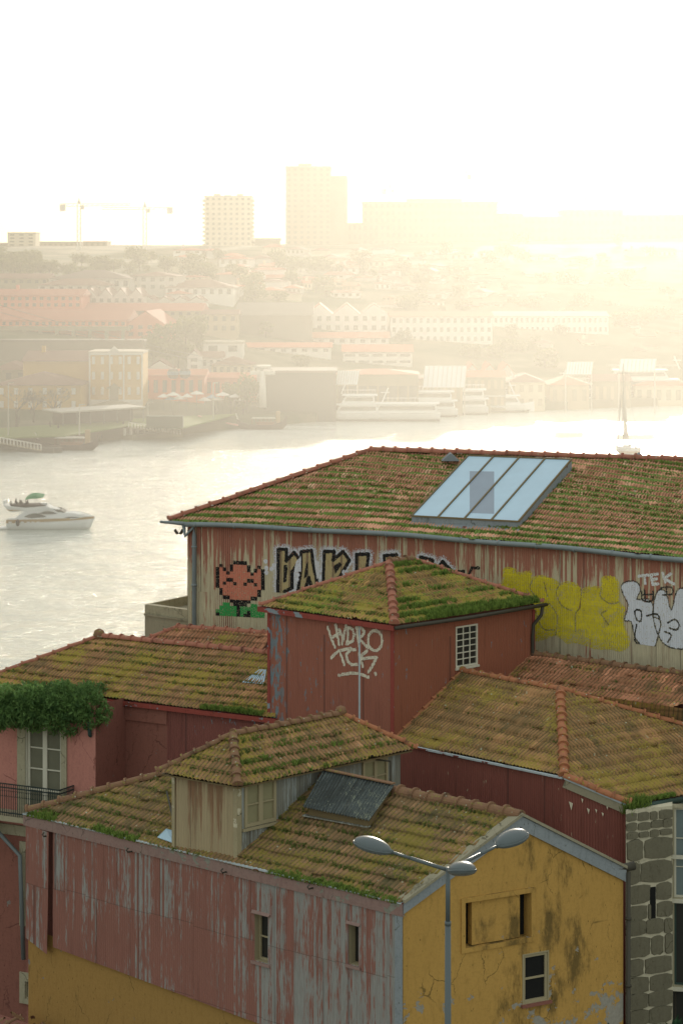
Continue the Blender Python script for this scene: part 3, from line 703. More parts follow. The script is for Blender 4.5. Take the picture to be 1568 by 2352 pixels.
# --- graffiti on the warehouse
h1 = lambda p: WW.hit(*Z1(p)); h2 = lambda p: WW.hit(*Z2(p))
FL = [".....KKKK.....", ".K..KRRRRK..K.", "KRK.KRRRRK.KRK", "KRRKRRRRRRKRRK", "KRRRRRRRRRRRRK", "KRRKKRRRRKKRRK", "KRKRRKRRKRRKRK", "KRRRRRRRRRRRRK", ".KRRRRRRRRRRK.", ".KRRRRRRRRRRK.", "..KKRRRRRRKK..", "....KKKKKK....", "..GG.KKKK.GG..", ".GGGGGKGGGGGGK", "GGGGGGKGGKGGGG", "KGGGGGKGKKGGGG"]
def f_flower(U, Z):
    col, a = painter(U); (ua, za), (ub, zb) = h1((455, 690)), h1((735, 1025)); cw = (ub - ua) / 14; ch = (za - zb) / 16
    i = np.floor((U - ua) / cw).astype(int); j = np.floor((za - Z) / ch).astype(int)
    cm = {'K': S(32,30,28), 'R': S(216,134,108), 'G': S(64,160,84)}
    for y, row in enumerate(FL):
        for x, c in enumerate(row):
            if c in cm:
                m = (i == x) & (j == y); col[m] = cm[c]; a[m] = (.93 if c != 'K' else .97) * np.where(np.sin(2 * np.pi * U[m] / .076) < -.3, .8, 1)
    return col, a
b0, b1 = h1((450, 680)), h1((745, 1035)); graffiti('pixel_flower_mural', WW, (b0[0], b1[0], b1[1], b0[1] + .1), f_flower, ware, label='salmon and green pixel flower painted on the warehouse wall')
LET = [[(815,628),(862,628),(860,695),(905,645),(938,690),(893,760),(893,850),(850,870),(850,910),(812,912)], [(945,642),(1005,635),(1015,720),(1048,865),(1010,870),(990,790),(962,880),(925,880),(945,740)],
       [(1078,640),(1136,640),(1128,690),(1185,640),(1222,690),(1165,790),(1120,812),(1072,820)], [(1262,658),(1332,655),(1322,740),(1262,760)], [(1420,665),(1492,660),(1485,720),(1425,720)]]
LET2 = [[(62,672),(132,690),(120,742),(55,715)], [(190,698),(238,750),(205,775),(150,748)]]
LH = [[h1(p) for p in q] for q in LET] + [[h2(p) for p in q] for q in LET2]
HOLE = [[h1(p) for p in q] for q in ([(845,715),(868,720),(862,815),(842,818)], [(915,700),(945,665),(945,755),(905,760)], [(1020,690),(1050,700),(1050,780),(1035,800)], [(975,700),(985,700),(985,775),(960,800)], [(1130,725),(1165,700),(1180,715),(1140,770)])]
def f_let(U, Z):
    col, a = painter(U)
    dh = np.full(U.shape, 9.)
    for q in LH: dh = np.minimum(dh, np.where(in_poly(U, Z, q), 0, line_d(U, Z, q, True)))
    halo = np.clip(1.15 - np.maximum(dh - .07, 0) / .13, 0, 1) * .85; col[:] = S(222,222,226); a = np.where(dh < .25, halo, 0)
    for q in LH:
        m = in_poly(U, Z, q); col[m] = S(196,176,128); a[m] = .9
        v = m & (np.abs(frac(U * 3.1) - .5) < .12); col[v] = S(150,130,100)
        d = line_d(U, Z, q, True); k = d < .062; col[k] = S(36,34,32); a[k] = .96
    for q, c in zip(HOLE, [S(40,36,34), S(225,225,228), S(222,220,220), S(44,40,36), S(44,40,36)]):
        m = in_poly(U, Z, q); col[m] = c; a[m] = .95
    for q in ([(280,755),(310,755),(305,800)], [(330,795),(355,735),(395,735)], [(388,797),(372,812),(386,830)]):
        d = line_d(U, Z, [h2(p) for p in q]); k = d < .05; col[k] = S(40,38,34); a[k] = .9
    for c in ((742,697),(746,735),(746,762),(775,740),(790,720),(1052,785),(1190,760),(925,775),(922,800)):
        u, z = h1(c); k = np.hypot(U - u, Z - z) < .075; col[k] = S(228,228,232); a[k] = .9
    return col, a
b0 = h1((730, 590)); b1 = h2((420, 850)); graffiti('block_letter_graffiti', WW, (b0[0], b1[0], 27.0, b0[1] + .2), f_let, ware, label='cream and black block letters with white halo painted on the warehouse wall')
YP = smooth_pts([h2(p) for p in [(470,845),(530,822),(540,742),(600,740),(620,765),(690,755),(700,790),(760,780),(840,810),(860,830),(900,815),(960,830),(985,860),(1040,840),(1095,845),(1100,795),(1150,785),(1195,815),(1200,930),(1230,965),(1225,1060),(1260,1160),(1220,1207),(1150,1200),(1060,1195),(960,1160),(900,1165),(840,1120),(740,1150),(650,1130),(600,1000),(500,880)]], 3)
YL = [[(705,800),(690,850),(720,900)], [(860,830),(840,880),(870,950),(930,980)], [(985,860),(975,960),(950,1000),(950,1100)], [(800,940),(845,1010),(835,1120)], [(1100,850),(1095,900),(1150,940),(1200,930)], [(720,980),(760,1080),(830,1090)], [(1130,980),(1100,1000),(1140,1060)], [(770,820),(790,900)]]
def f_yel(U, Z):
    col, a = painter(U); m = in_poly(U, Z, YP); n = hsh(np.floor(Z / .045)) * .5 + wob(U * 4, Z * 9) * .3
    c1, c2 = np.array(S(240,222,50)), np.array(S(212,194,52)); col[:] = c2; k = np.clip(n, 0, 1)[..., None]; col[:] = c1 * k + c2 * (1 - k)
    low = np.clip((Z - 25.2) / 1.6, 0, 1); crest = .5 + .5 * np.sin(2 * np.pi * U / .076)
    a[m] = (np.clip(.9 - .25 * (wob(U * 2.2, Z * 2.7, 4.) > .35) - (1 - low) * (.66 - .35 * n) - (1 - crest) * .22 * (1 - low), .25, 1))[m]
    for q in YL:
        d = line_d(U, Z, smooth_pts([h2(p) for p in q], 4, False)); k = d < .022; col[k] = S(140,130,40); a[k] = .5
    d = line_d(U, Z, YP, True); k = (d < .03); a[k] = .55
    return col, a
us_ = [p[0] for p in YP]; zs_ = [p[1] for p in YP]; graffiti('yellow_bubble_graffiti', WW, (min(us_) - .1, max(us_) + .1, min(zs_) - .1, max(zs_) + .1), f_yel, ware, label='big yellow bubble lettering painted on the warehouse wall')
WB = smooth_pts([h2(p) for p in [(1213,835),(1258,810),(1308,820),(1322,865),(1303,915),(1368,912),(1398,960),(1392,1010),(1440,1040),(1420,1140),(1400,1190),(1340,1190),(1290,1130),(1270,1045),(1230,1035),(1252,950),(1225,890)]], 3)
WC = smooth_pts([h2(p) for p in [(1410,890),(1440,858),(1472,880),(1500,975),(1530,870),(1570,850),(1640,860),(1660,1150),(1560,1200),(1470,1180),(1420,1110),(1395,1000)]], 3)
def f_wht(U, Z):
    col, a = painter(U); m = in_poly(U, Z, WB) | in_poly(U, Z, WC); col[:] = S(222,224,228)
    low = np.clip((Z - 25.1) / 1.0, 0, 1); gr = .5 + .5 * np.sin(2 * np.pi * U / .076); blot = wob(U * 3, Z * 3) > .25 + .5 * low
    a[m] = np.clip(.35 + .6 * low + .25 * gr, 0, .97)[m]; mm = m & blot & (low < .7); a[mm] *= .12
    for P_ in (WB, WC):
        d = line_d(U, Z, P_, True); k = d < .022; col[k] = S(70,68,62); a[k] = .7
    for q in ([(1290,985),(1300,1030),(1325,1040),(1328,985),(1300,975),(1290,990)], [(1330,870),(1335,920),(1390,925),(1395,870)], [(1345,860),(1350,915)], [(1330,890),(1390,885)], [(1440,850),(1500,845),(1505,885),(1450,890)], [(1470,840),(1475,890)], [(1360,1010),(1420,1000),(1440,1060)], [(1480,1050),(1520,1030),(1545,1060),(1530,1090),(1490,1080)], [(1460,1100),(1500,1120),(1480,1160)], [(1300,1060),(1290,1150),(1330,1190)]):
        d = line_d(U, Z, smooth_pts([h2(p) for p in q], 3, False)); k = d < .028; col[k] = S(58,58,54); a[k] = .85
    for q in ([(1312,782),(1376,775)], [(1345,778),(1352,825)], [(1385,775),(1392,830)], [(1385,775),(1422,770)], [(1388,802),(1415,797)], [(1392,830),(1425,826)], [(1450,765),(1465,815)], [(1497,768),(1460,796),(1517,828)]):
        d = line_d(U, Z, [h2(p) for p in q]); k = d < .045; col[k] = S(232,232,228); a[k] = .9
    return col, a
b0, b1 = h2((1200, 760)), h2((1660, 1200)); graffiti('white_bubble_graffiti', WW, (b0[0], b1[0], b1[1] - .1, b0[1] + .3), f_wht, ware, label='white bubble lettering under a small TEK tag at the right end of the warehouse wall')
# ================================================================== 2 CONCRETE ANNEX behind the warehouse's left end
p0, p1 = PY(333, 1388, 86.2), PY(436, 1396, 84.6); top = p0.z
anx = empty('parapet_building', (p0.x, p0.y, 12), 'small plain concrete building with a flat parapet beside the left end of the warehouse', 'building')
q = [(p0.x, p0.y), (p1.x + .4, p1.y - .2), (p1.x + 1.0, p1.y + 2.1), (p0.x + 1.5, p0.y + 2.6)]
ins = [(p0.x + .22, p0.y + .2), (p1.x + .4, p1.y + .05), (p1.x + .8, p1.y + 1.9), (p0.x + 1.5, p0.y + 2.35)]
mb = MB(); mb.prism(q, 10, top - .32); uvbuild(mb, 'wall', M['concrete'], anx)
mb = MB()
n = 4
for i in range(4):
    a, b, c, d = q[i], q[(i + 1) % 4], ins[(i + 1) % 4], ins[i]; mb.prism([a, b, c, d], top - .318, top)
uvbuild(mb, 'parapet', M['granite'], anx)
mb = MB()
for i in (0, 3):
    a, b = Vector((*q[i], top - .36)), Vector((*q[(i + 1) % 4], top - .36)); mb.bar(a, b, .1, .07)
uvbuild(mb, 'cornice', M['concrete'], anx)
# ================================================================== 3 RED TOWER
zT = 27.6
C0, CL, CR = V2(PZ(905, 1437, zT)), V2(PZ(595, 1393, zT)), V2(PZ(1247, 1385, zT))
CB = CL + CR - C0
def inset(poly, d):
    n = len(poly); out = []; cen = sum(np.array(p) for p in poly) / n
    for i in range(n):
        p0_, p_, p1_ = (np.array(poly[(i - 1) % n]), np.array(poly[i]), np.array(poly[(i + 1) % n]))
        e0_ = (p_ - p0_) / np.hypot(*(p_ - p0_)); e1_ = (p1_ - p_) / np.hypot(*(p1_ - p_))
        n0 = np.array([-e0_[1], e0_[0]]); n1 = np.array([-e1_[1], e1_[0]])
        if n0.dot(cen - p_) < 0: n0 = -n0
        if n1.dot(cen - p_) < 0: n1 = -n1
        k = d / (1 + n0.dot(n1)); out.append(p_ + (n0 + n1) * k)
    return out
TW = inset([CL, C0, CR, CB], .2)
tower = empty('tower_house', (float(TW[1][0]), float(TW[1][1]), 14), 'square dark red tower house with mossy pyramid roof and white HYDRO TCK tag', 'house')
mb = MB(); mb.prism([tuple(p) for p in inset(TW, .05)], 12, zT); uvbuild(mb, 'wall', M['dark_plaster'], tower)
TLw = Wall([TW[0], TW[1]]); TRw = Wall([TW[1], TW[2]])
panel('cladding', TLw, 14, zT - .02, M['tower_wall'], tower, dz=1, sag=.004)
u0, zt = TRw.hit(1046, 1437); u1, zb = TRw.hit(1096, 1524)
zt = TRw.hit(1070, 1436)[1]; zb = TRw.hit(1070, 1530)[1]
panel('cladding', TRw, 14, zT - .1, M['tower_right'], tower, holes=[(u0, u1, zb, zt)], dz=1, sag=.004)
TBw = Wall([TW[2], TW[3]]); TB2 = Wall([TW[3], TW[0]])
for w in (TBw, TB2): panel('cladding', w, 14, zT - .02, M['tower_right'], tower)
window(TRw, u0, u1, zb, zt, tower, M['white_paint'], M['dark'], depth=.04, leaves=1, rows=6, cols=3, frame=.05, bare=.028)
mb = MB(); mb.add(*wbox(TRw, u0 - .04, u1 + .04, .012, .05, zb - .07, zb - .005)); uvbuild(mb, 'window_sill', M['white_paint'], tower)
# corner boards and trim
mb = MB()
mb.add(*wbox(TLw, TLw.L - .11, TLw.L + .02, .012, .03, 14, zT - .2)); mb.add(*wbox(TLw, -.02, .1, .012, .03, 14, zT - .2))
mb.add(*wbox(TLw, -.28, TLw.L + .16, .013, .2, zT - .16, zT - .01)); mb.add(*wbox(TRw, TRw.L - .1, TRw.L + .02, .012, .03, 14, zT - .2))
uvbuild(mb, 'trim_board', M['red_trim'], tower)
us = TLw.hit(826, 1500)[0]
mb = MB(); mb.add(*wbox(TLw, us - .035, us + .035, .008, .018, 14, zT - .2)); uvbuild(mb, 'cover_strip', M['flash'], tower)
pk = C0 + (CR - C0) / np.hypot(*(CR - C0)) * 2.75 + (CL - C0) / 2; pk2 = pk + (CR - C0) / np.hypot(*(CR - C0)) * 1.05
LL = np.hypot(*(CL - C0)); LR = np.hypot(*(CR - C0)); zP = 28.92
parts = []
rl = Roof([CL, C0], zT, (zP - zT) / 2.75, vmax=3.3, clips=clip_poly([CL, C0, pk]), row=.36, rib=.13, sag=.02, seed=2.); parts.append(rl)
rr = Roof([C0, CR], zT, (zP - zT) / (LL / 2), vmax=3.3, clips=clip_poly([C0, CR, pk2, pk]), row=.36, rib=.13, sag=.02, seed=3.); parts.append(rr)
parts.append(Roof([CR, CB], zT, (zP - zT) / np.hypot(*((CR + CB) / 2 - pk2)), vmax=3.6, clips=clip_poly([CR, CB, pk2]), row=.36, rib=.13, seed=4.))
parts.append(Roof([CB, CL], zT, (zP - zT) / (LL / 2), vmax=3.6, clips=clip_poly([CB, CL, pk, pk2]), row=.36, rib=.13, seed=5.))
roof = link('roof', join([p.mesh('r') for p in parts], 'roof'), M['tile_tower'], tower)
ridge('hip_tiles', (*C0, zT + .04), (*pk, zP + .04), M['ridge_red'], roof, w=.13, seg=.4)
ridge('hip_tiles', (*CL, zT + .04), (*pk, zP + .04), M['ridge_red'], roof, w=.09, seg=.45)
ridge('hip_tiles', (*CR, zT + .04), (*pk2, zP + .04), M['ridge_red'], roof, w=.09, seg=.45)
ridge('hip_tiles', (*CB, zT + .04), (*pk2, zP + .04), M['ridge_red'], roof, w=.09, seg=.45)
ridge('ridge_tiles', (*pk, zP + .05), (*pk2, zP + .05), M['ridge_moss'], roof, w=.12, seg=.4)
roof_tufts(rl, roof, M['moss'], 350, size=.07, thr=.3, seed=5)
roof_tufts(rr, roof, M['grass'], 900, size=.11, thr=.2, seed=6, blade=9)
roof_tufts(rr, roof, M['grass'], 900, size=.12, thr=-3, seed=61, blade=10, urange=(1.5, LR - .2), vfun=lambda r: abs(r.gauss(.05, .16)), name='grass')
mb = MB(); gw = Wall([C0, CR]); mb.tube([gw.P(.02, .03, zT - .07), gw.P(LR * .5, .05, zT - .09), gw.P(LR + .1, .05, zT - .05)], .06, 8); mb.build('gutter', M['dark_gutter'], tower, True)
mb = MB(); mb.tube([gw.P(LR - .1, .05, zT - .1), gw.P(LR - .12, .02, zT - .35), gw.P(LR - .32, -.12, zT - .65), gw.P(LR - .34, -.14, zT - 1.0), gw.P(LR - .34, -.14, 20)], .055, 8); mb.build('downpipe', M['dark_gutter'], tower, True)
ht = lambda p: TLw.hit(*ZT(p))
def arc(cx, cy, rx, ry, a0, a1, n=14): return [(cx + rx * math.cos(R(a0 + (a1 - a0) * i / n)), cy + ry * math.sin(R(a0 + (a1 - a0) * i / n))) for i in range(n + 1)]
TAG = [[(692,245),(715,320),(742,382)], [(746,226),(755,290),(770,365)], [(715,320),(765,288)], [(772,262),(795,318)], [(816,228),(805,300),(790,360)], [(832,248),(832,310),(822,362)], [(832,248),(862,258),(876,295),(862,340),(822,362)],
       [(890,250),(898,310),(906,372)], [(888,250),(925,250),(945,278),(930,305),(900,318)], [(905,318),(935,352),(966,386)], arc(1017,337,50,70,-80,285),
       [(716,456),(765,408),(850,390)], [(772,402),(788,450),(806,505)], [(882,398),(848,400),(820,430),(826,475),(855,502),(895,502)], [(908,430),(920,475),(932,515)], [(962,408),(925,440),(915,465)], [(930,462),(980,455),(1030,452),(1005,500),(972,553)], [(922,440),(925,462)],
       [(770,575),(773,577)], [(790,571),(850,561),(905,563),(970,588)], [(1018,563),(1020,568)]]
TAGH = [[ht(p) for p in q] for q in TAG]
def f_tag(U, Z):
    col, a = painter(U); col[:] = S(226,218,196); d = np.full(U.shape, 9.)
    for q in TAGH: d = np.minimum(d, line_d(U, Z, q))
    w = .047 + .008 * wob(U * 5, Z * 5); a = np.clip((w - d) / .012 + .5, 0, .97); a = a * (1 - .55 * ((np.sin(2 * np.pi * U / .076) < -.6) & (hsh(np.floor(U / .076), np.floor(Z / .11)) > .55))); return col, a
uu = [p[0] for q in TAGH for p in q]; zz = [p[1] for q in TAGH for p in q]
graffiti('hydro_tck_tag', TLw, (min(uu) - .15, max(uu) + .15, min(zz) - .15, max(zz) + .15), f_tag, tower, dz=.012, extra=.006, label='white hand painted HYDRO TCK tag on the tower wall')
# ================================================================== 4 PLAIN TILED ROOF at the right, in front of the warehouse
r0, r1 = V2(PZ(1228 - 10, 1504, 26.0)), V2(PZ(1568, 1550, 26.0)); dd = (r1 - r0) / np.hypot(*(r1 - r0)); r1 = r1 + dd * 2.5; r0 = r0 - dd * .3
nn = np.array([dd[1], -dd[0]]); nn = nn if nn[1] < 0 else -nn
e0_, e1_ = r0 + nn * 4.2, r1 + nn * 4.2
shed = empty('tiled_shed', (float(r0[0]), float(r0[1]), 14), 'low shed with reddish tiled roof between the tower and the right warehouse wall', 'shed')
mb = MB(); mb.prism([tuple(r0 + nn * 1.2), tuple(r1 + nn * .9), tuple(r1), tuple(r0)], 14, [25.3, 25.3, 25.8, 25.8]); uvbuild(mb, 'wall', M['dark_plaster'], shed)
rs = Roof([e0_, e1_], 26 - .45 * 4.2, .45, vmax=4.9, clips=clip_poly([e0_, e1_, r1, r0]) + [(V2(PZ(1285, 1585, 25.89)) + np.array([0, .12]), V2(PZ(1568, 1670, 24.8)) + np.array([0, .12]))], row=.42, rib=.135, sag=.03, seed=7.)
roof = link('roof', rs.mesh('roof'), M['tile_back'], shed)
ridge('ridge_tiles', (*r0, 26.03), (*r1, 26.03), M['ridge_moss'], roof, w=.12, seg=.42)
roof_tufts(rs, roof, M['moss'], 250, size=.06, thr=.3, seed=15)
# ================================================================== 5 HIPPED HOUSE, right middle
zH = 25.89
H1, H2 = V2(PZ(1060, 1543, zH)), V2(PZ(1285, 1585, zH))
W0, W1, W2 = V2(PZ(906, 1708, 24.1)), V2(PZ(1295, 1789, 24.1)), V2(PZ(1440, 1845, 23.6)); W1g = W1.copy()
hip = empty('hipped_house', (float(W1[0]), float(W1[1]), 14), 'dark red house with broad lichen covered hipped roof edged in orange hip tiles', 'house')
u_ = (H2 - H1) / np.hypot(*(H2 - H1)); n_ = np.array([u_[1], -u_[0]]); n_ = n_ if n_[1] < 0 else -n_
L_ = V2(PZ(903, 1700, 24.24)); riseF = (zH - 24.24) / abs((L_ - H1).dot(n_))
zFn = lambda p: zH - riseF * (np.array(p) - H1).dot(n_)
z1_ = 24.1
for _ in range(40): z1_ = .5 * z1_ + .5 * (zFn(V2(PZ(1295, 1789, z1_ - .03))) - .0)
W1 = V2(PZ(1295, 1789, z1_ - .03)); zW1 = z1_; z0_ = 24.1
for _ in range(40): z0_ = .5 * z0_ + .5 * (zFn(V2(PZ(906, 1708, z0_ - .03))))
W0 = V2(PZ(906, 1708, z0_ - .03)); zW0 = z0_
DE = 3.6
ea, eb = H1 + n_ * DE - u_ * 3.5, H1 + n_ * DE + u_ * 8
W0e = W0 + (W0 - W1) / np.hypot(*(W0 - W1)) * .3
rF = Roof([ea, eb], zH - riseF * DE, riseF, vmax=5, clips=clip_poly([W0e, W1, H2, H1]), row=.42, rib=.13, sag=.02, seed=8.)
rd = np.array([.79, .61]); rdn = np.array([.61, -.79])
riseR = (zH - zW1) / abs((W1 - H2).dot(rdn))
K1 = V2(PZ(1568, 1670, 24.8)) ; K1 = H2 + (K1 - H2) * 1.6
ec = H2 + rdn * 4.3 - rd * 1.5; ed = H2 + rdn * 4.3 + rd * 9
zc = zH - riseR * 4.3
z2_ = 23.6
for _ in range(40): z2_ = .5 * z2_ + .5 * (zH - riseR * (V2(PZ(1447, 1850, z2_)) - H2).dot(rdn))
E1 = V2(PZ(1447, 1850, z2_)); W2 = E1 + (W1 - E1) * .02; zW2 = z2_
E2 = E1 + rd * 6
# lower edge follows the eave direction through E1
dE = (E1 - H2).dot(rdn)
rR = Roof([H2 + rdn * dE - rd * 2, H2 + rdn * dE + rd * 10], zH - riseR * dE, riseR, vmax=6, clips=clip_poly([W1, E1, E1 + rd * 6.5, K1, H2]), row=.42, rib=.13, sag=.02, seed=9.)
# far slope
mbk = MB(); B1 = H1 - n_ * 2.6; B2 = K1 - n_ * .8
mbk.add([(*H1, zH), (*H2, zH), (*K1, zH - .9), (*B2, zH - 1.9), (*B1, zH - 1.4)], [(0,1,2,3,4)]); fk = mbk.mesh('f'); boxuv(fk)
roof = link('roof', join([rF.mesh('a'), rR.mesh('b'), fk], 'roof'), M['tile_hip'], hip)
def zF(p): return zH - riseF * (np.array(p) - H1).dot(n_)
def zR(p): return zH - riseR * (np.array(p) - H2).dot(rdn)
ridge('ridge_tiles', (*H1, zH + .04), (*H2, zH + .04), M['ridge_orange'], roof, w=.1, seg=.4)
ridge('hip_tiles', (*W1, zF(W1) + .05), (*H2, zH + .05), M['ridge_orange'], roof, w=.13, seg=.38)
ridge('hip_tiles', (*K1, zR(K1) + .05), (*H2, zH + .05), M['ridge_orange'], roof, w=.1, seg=.42)
ridge('verge_tiles', (*E1, zR(E1) + .05), (*W1, zR(W1) + .05), M['ridge_orange'], roof, w=.13, seg=.46)
ridge('valley_tiles', (*L_, zF(L_) + .03), (*H1, zH + .03), M['ridge_orange'], roof, w=.06, seg=.5)
roof_tufts(rF, roof, M['moss'], 60, size=.06, thr=.8, seed=25)
wl = Wall([W0e, W1]); wl2 = Wall([W1, W2])
body = [tuple(W0e - wl.n[0] * .08), tuple(W1 - wl.n[0] * .08), tuple(W2 - wl2.n[0] * .08), tuple(W2 + rd * 5), tuple(H2 - n_ * 1.5), tuple(H1 - n_ * 1.5)]
mb = MB(); mb.prism(body, 12, [zW0 - .25, zW1 - .25, zW2 - .4, zW2 - .6, zW1 - .3, zW0 - .3]); uvbuild(mb, 'wall', M['dark_plaster'], hip)
panel('cladding', wl, 14, max(zW0, zW1) + .1, M['low_red'], hip, poly=[(0, 14), (wl.L, 14), (wl.L, zW1 - .04), (0, zW0 - .04)], dz=1, sag=.004)
panel('cladding', wl2, 14, 25.2, M['low_red'], hip, poly=[(0, 14), (wl2.L, 14), (wl2.L, zW2 - .04), (0, zW1 - .04)], dz=1, sag=.004)
mb = MB()
mb.bar(wl.P(-.05, .05, zW0), wl.P(wl.L, .05, zW1), .1, .05); mb.bar(wl2.P(0, .05, zW1), wl2.P(wl2.L, .05, zW2), .1, .05)
uvbuild(mb, 'flashing', M['flash'], hip)
mb = MB(); mb.bar(wl2.P(0, .0, zF(W1) - .12), wl2.P(wl2.L, .0, zR(E1) - .12), .14, .26); uvbuild(mb, 'verge_board', M['concrete'], hip)
# torn paint hanging off the sheets
rnd = random.Random(4)
for (x, y) in ((1378, 1841), (1383, 1870), (1350, 1862), (1336, 1838), (1368, 1862), (1393, 1852), (1310, 1850)):
    w_ = wl2 if x > 1297 else wl
    try: u, z = w_.hit(x, y)
    except ValueError: continue
    s_ = rnd.uniform(.05, .12); mb = MB(); mb.add([w_.P(u - s_ * .5, .02, z + s_), w_.P(u + s_ * .5, .05, z + s_ * .6), w_.P(u + s_ * .15, .07, z - s_), w_.P(u - s_ * .1, .02, z - s_ * .2)], [(0,1,2,3)])
    uvbuild(mb, 'torn_paint', M['mortar'], hip)
# roof gutter at the right eave
er = Wall([E1, E1 + rd * 6.5]); ze = zR(E1) - .06
mb = MB(); mb.tube([er.P(.25, .06, ze), er.P(1.9, .06, ze - .02)], .075, 8); mb.tube([er.P(1.85, .06, ze - .02), er.P(1.9, .0, ze - .35), er.P(1.75, -.16, ze - .6)], .065, 8); mb.build('gutter', M['green_pipe'], hip, True)
mbg = MB(); rnd = random.Random(9)
for i in range(260):
    a = rnd.uniform(0, 1); p = er.P(-.15 + a * .75, -.05 + rnd.uniform(-.12, .2), ze + .02 - a * 0 + rnd.uniform(-.18, .08)); blades(mbg, p, .24, 6, rnd, lean=.9, w=.01)
for i in range(160):
    a = rnd.uniform(.5, 1.7); p = er.P(a, rnd.uniform(-.1, .04), ze + .1); blades(mbg, p, .11, 6, rnd, w=.01)
o = link('grass', mbg.mesh('grass', recalc=False), M['grass'], roof); o['kind'] = 'stuff'
# ================================================================== 6 STONE PIER AND THE WINDOWED HOUSE at the right edge
S0 = V2(PY(1436, 1900, 64.3)); S1 = V2(PY(1543, 1900, 64.9)); sw = Wall([S0, S1])
pier = empty('stone_wall', (float(S0[0]), float(S0[1]), 14), 'rough granite block wall with pale mortar right of the ochre gabled house', 'wall')
ztp = zR(E1) - .12
mb = MB(); mb.prism([tuple(S0), tuple(S1), tuple(S1 + np.array([.15, 1.2])), tuple(S0 + np.array([.15, 1.0]))], 13, ztp + .05); uvbuild(mb, 'mortar_core', M['mortar'], pier)
rnd = random.Random(12); mb = MB(); z = ztp - .02; k = 0
slit_u0, slit_z1 = sw.hit(1492, 2037)[0], sw.hit(1498, 2037)[1]; slit_u1 = sw.hit(1504, 2037)[0]; slit_z0 = sw.hit(1498, 2110)[1]
def stone_block(mb, u0, u1, z0, z1):
    g = .009; u0 += g; sk_ = [rnd.uniform(-.02, .02) for _ in range(4)]; u0 += sk_[0]; u1 += sk_[1]; z0 += sk_[2]; z1 += sk_[3]; u1 -= g; z0 += g; z1 -= g
    if u1 - u0 < .05 or z1 - z0 < .05: return
    m = 14; pts = []
    cu, cz, ru, rz = (u0 + u1) / 2, (z0 + z1) / 2, (u1 - u0) / 2, (z1 - z0) / 2
    for i in range(m):
        t = 2 * math.pi * (i + .5) / m; c, s = math.cos(t), math.sin(t); k = 1 / max(abs(c), abs(s)); k = k ** .975
        pts.append((cu + ru * c * k * rnd.uniform(.93, 1.04), cz + rz * s * k * rnd.uniform(.93, 1.04)))
    dp = rnd.uniform(.02, .05)
    vs = [sw.P(a, .002, b) for a, b in pts] + [sw.P(cu + (a - cu) * .95, dp, cz + (b - cz) * .95) for a, b in pts] + [sw.P(cu, dp + .004, cz)]
    fs = [(i, (i + 1) % m, m + (i + 1) % m, m + i) for i in range(m)] + [(m + i, m + (i + 1) % m, 2 * m) for i in range(m)]
    mb.add(vs, fs)
while z > 13.5:
    h = rnd.uniform(.2, .32) if k < 3 else rnd.uniform(.40, .66); u = 0
    if abs((z - h) - slit_z0) < .2: h = z - slit_z0
    cuts = [0]
    while cuts[-1] < sw.L - .25: cuts.append(cuts[-1] + (rnd.uniform(.25, .42) if k < 3 else rnd.uniform(.42, .9)))
    cuts[-1] = sw.L
    for a, b in zip(cuts[:-1], cuts[1:]):
        if z - h / 2 < slit_z1 and z - h / 2 > slit_z0:
            if a < slit_u0 < b: stone_block(mb, a, slit_u0, z - h, z); a = slit_u1 if slit_u1 < b else b
            elif a < slit_u1 < b: a = slit_u1
        if b - a > .1: stone_block(mb, a, b, z - h, z)
    z -= h; k += 1
uvbuild(mb, 'block', M['stone'], pier); 
mb = MB(); mb.add(*wbox(sw, slit_u0 - .01, slit_u1 + .01, .001, .004, slit_z0, slit_z1)); mb.build('arrow_slit', M['black'], pier)
G0 = S1 + np.array([.0, .25]); G1 = G0 + np.array([3.0, -.55]); gw = Wall([G0, G1])
wh = empty('windowed_house', (float(G0[0]), float(G0[1]), 14), 'dark house with pale sash windows at the right edge beyond the stone wall', 'house')
mb = MB(); mb.prism([tuple(G0 + np.array([0, .35])), tuple(G1 + np.array([0, .35])), tuple(G1 + np.array([.5, 4])), tuple(G0 + np.array([.5, 4]))], 13, 23.4); uvbuild(mb, 'wall', M['granite'], wh)
gz = lambda y: H - (y - YH) / F * 65.2
panel('facade', gw, 13, 23.5, M['granite'], wh, amp=0, pitch=.076, holes=[(.08, 1.2, gz(2060), gz(1855)), (.08, 1.2, gz(2262), gz(2072)), (.08, 1.2, 13.2, gz(2275))])
window(gw, .08, 1.2, gz(2060), gz(1855), wh, M['white_paint'], M['win_glass'], depth=.12, leaves=3, rows=3, frame=.05, reveal=M['granite'])
window(gw, .08, 1.2, gz(2262), gz(2072), wh, M['green_pipe'], M['dark'], depth=.15, leaves=3, rows=1, frame=.05, reveal=M['granite'])
window(gw, .08, 1.2, 13.2, gz(2275), wh, M['dark_gutter'], M['dark'], depth=.25, leaves=2, rows=2, frame=.05, reveal=M['dark'])
for y in (1965, 2066, 2268):
    mb = MB(); mb.add(*wbox(gw, 0, 1.5, .004, .07, gz(y) - .06, gz(y) + .04)); uvbuild(mb, 'string_course', M['white_paint'], wh)
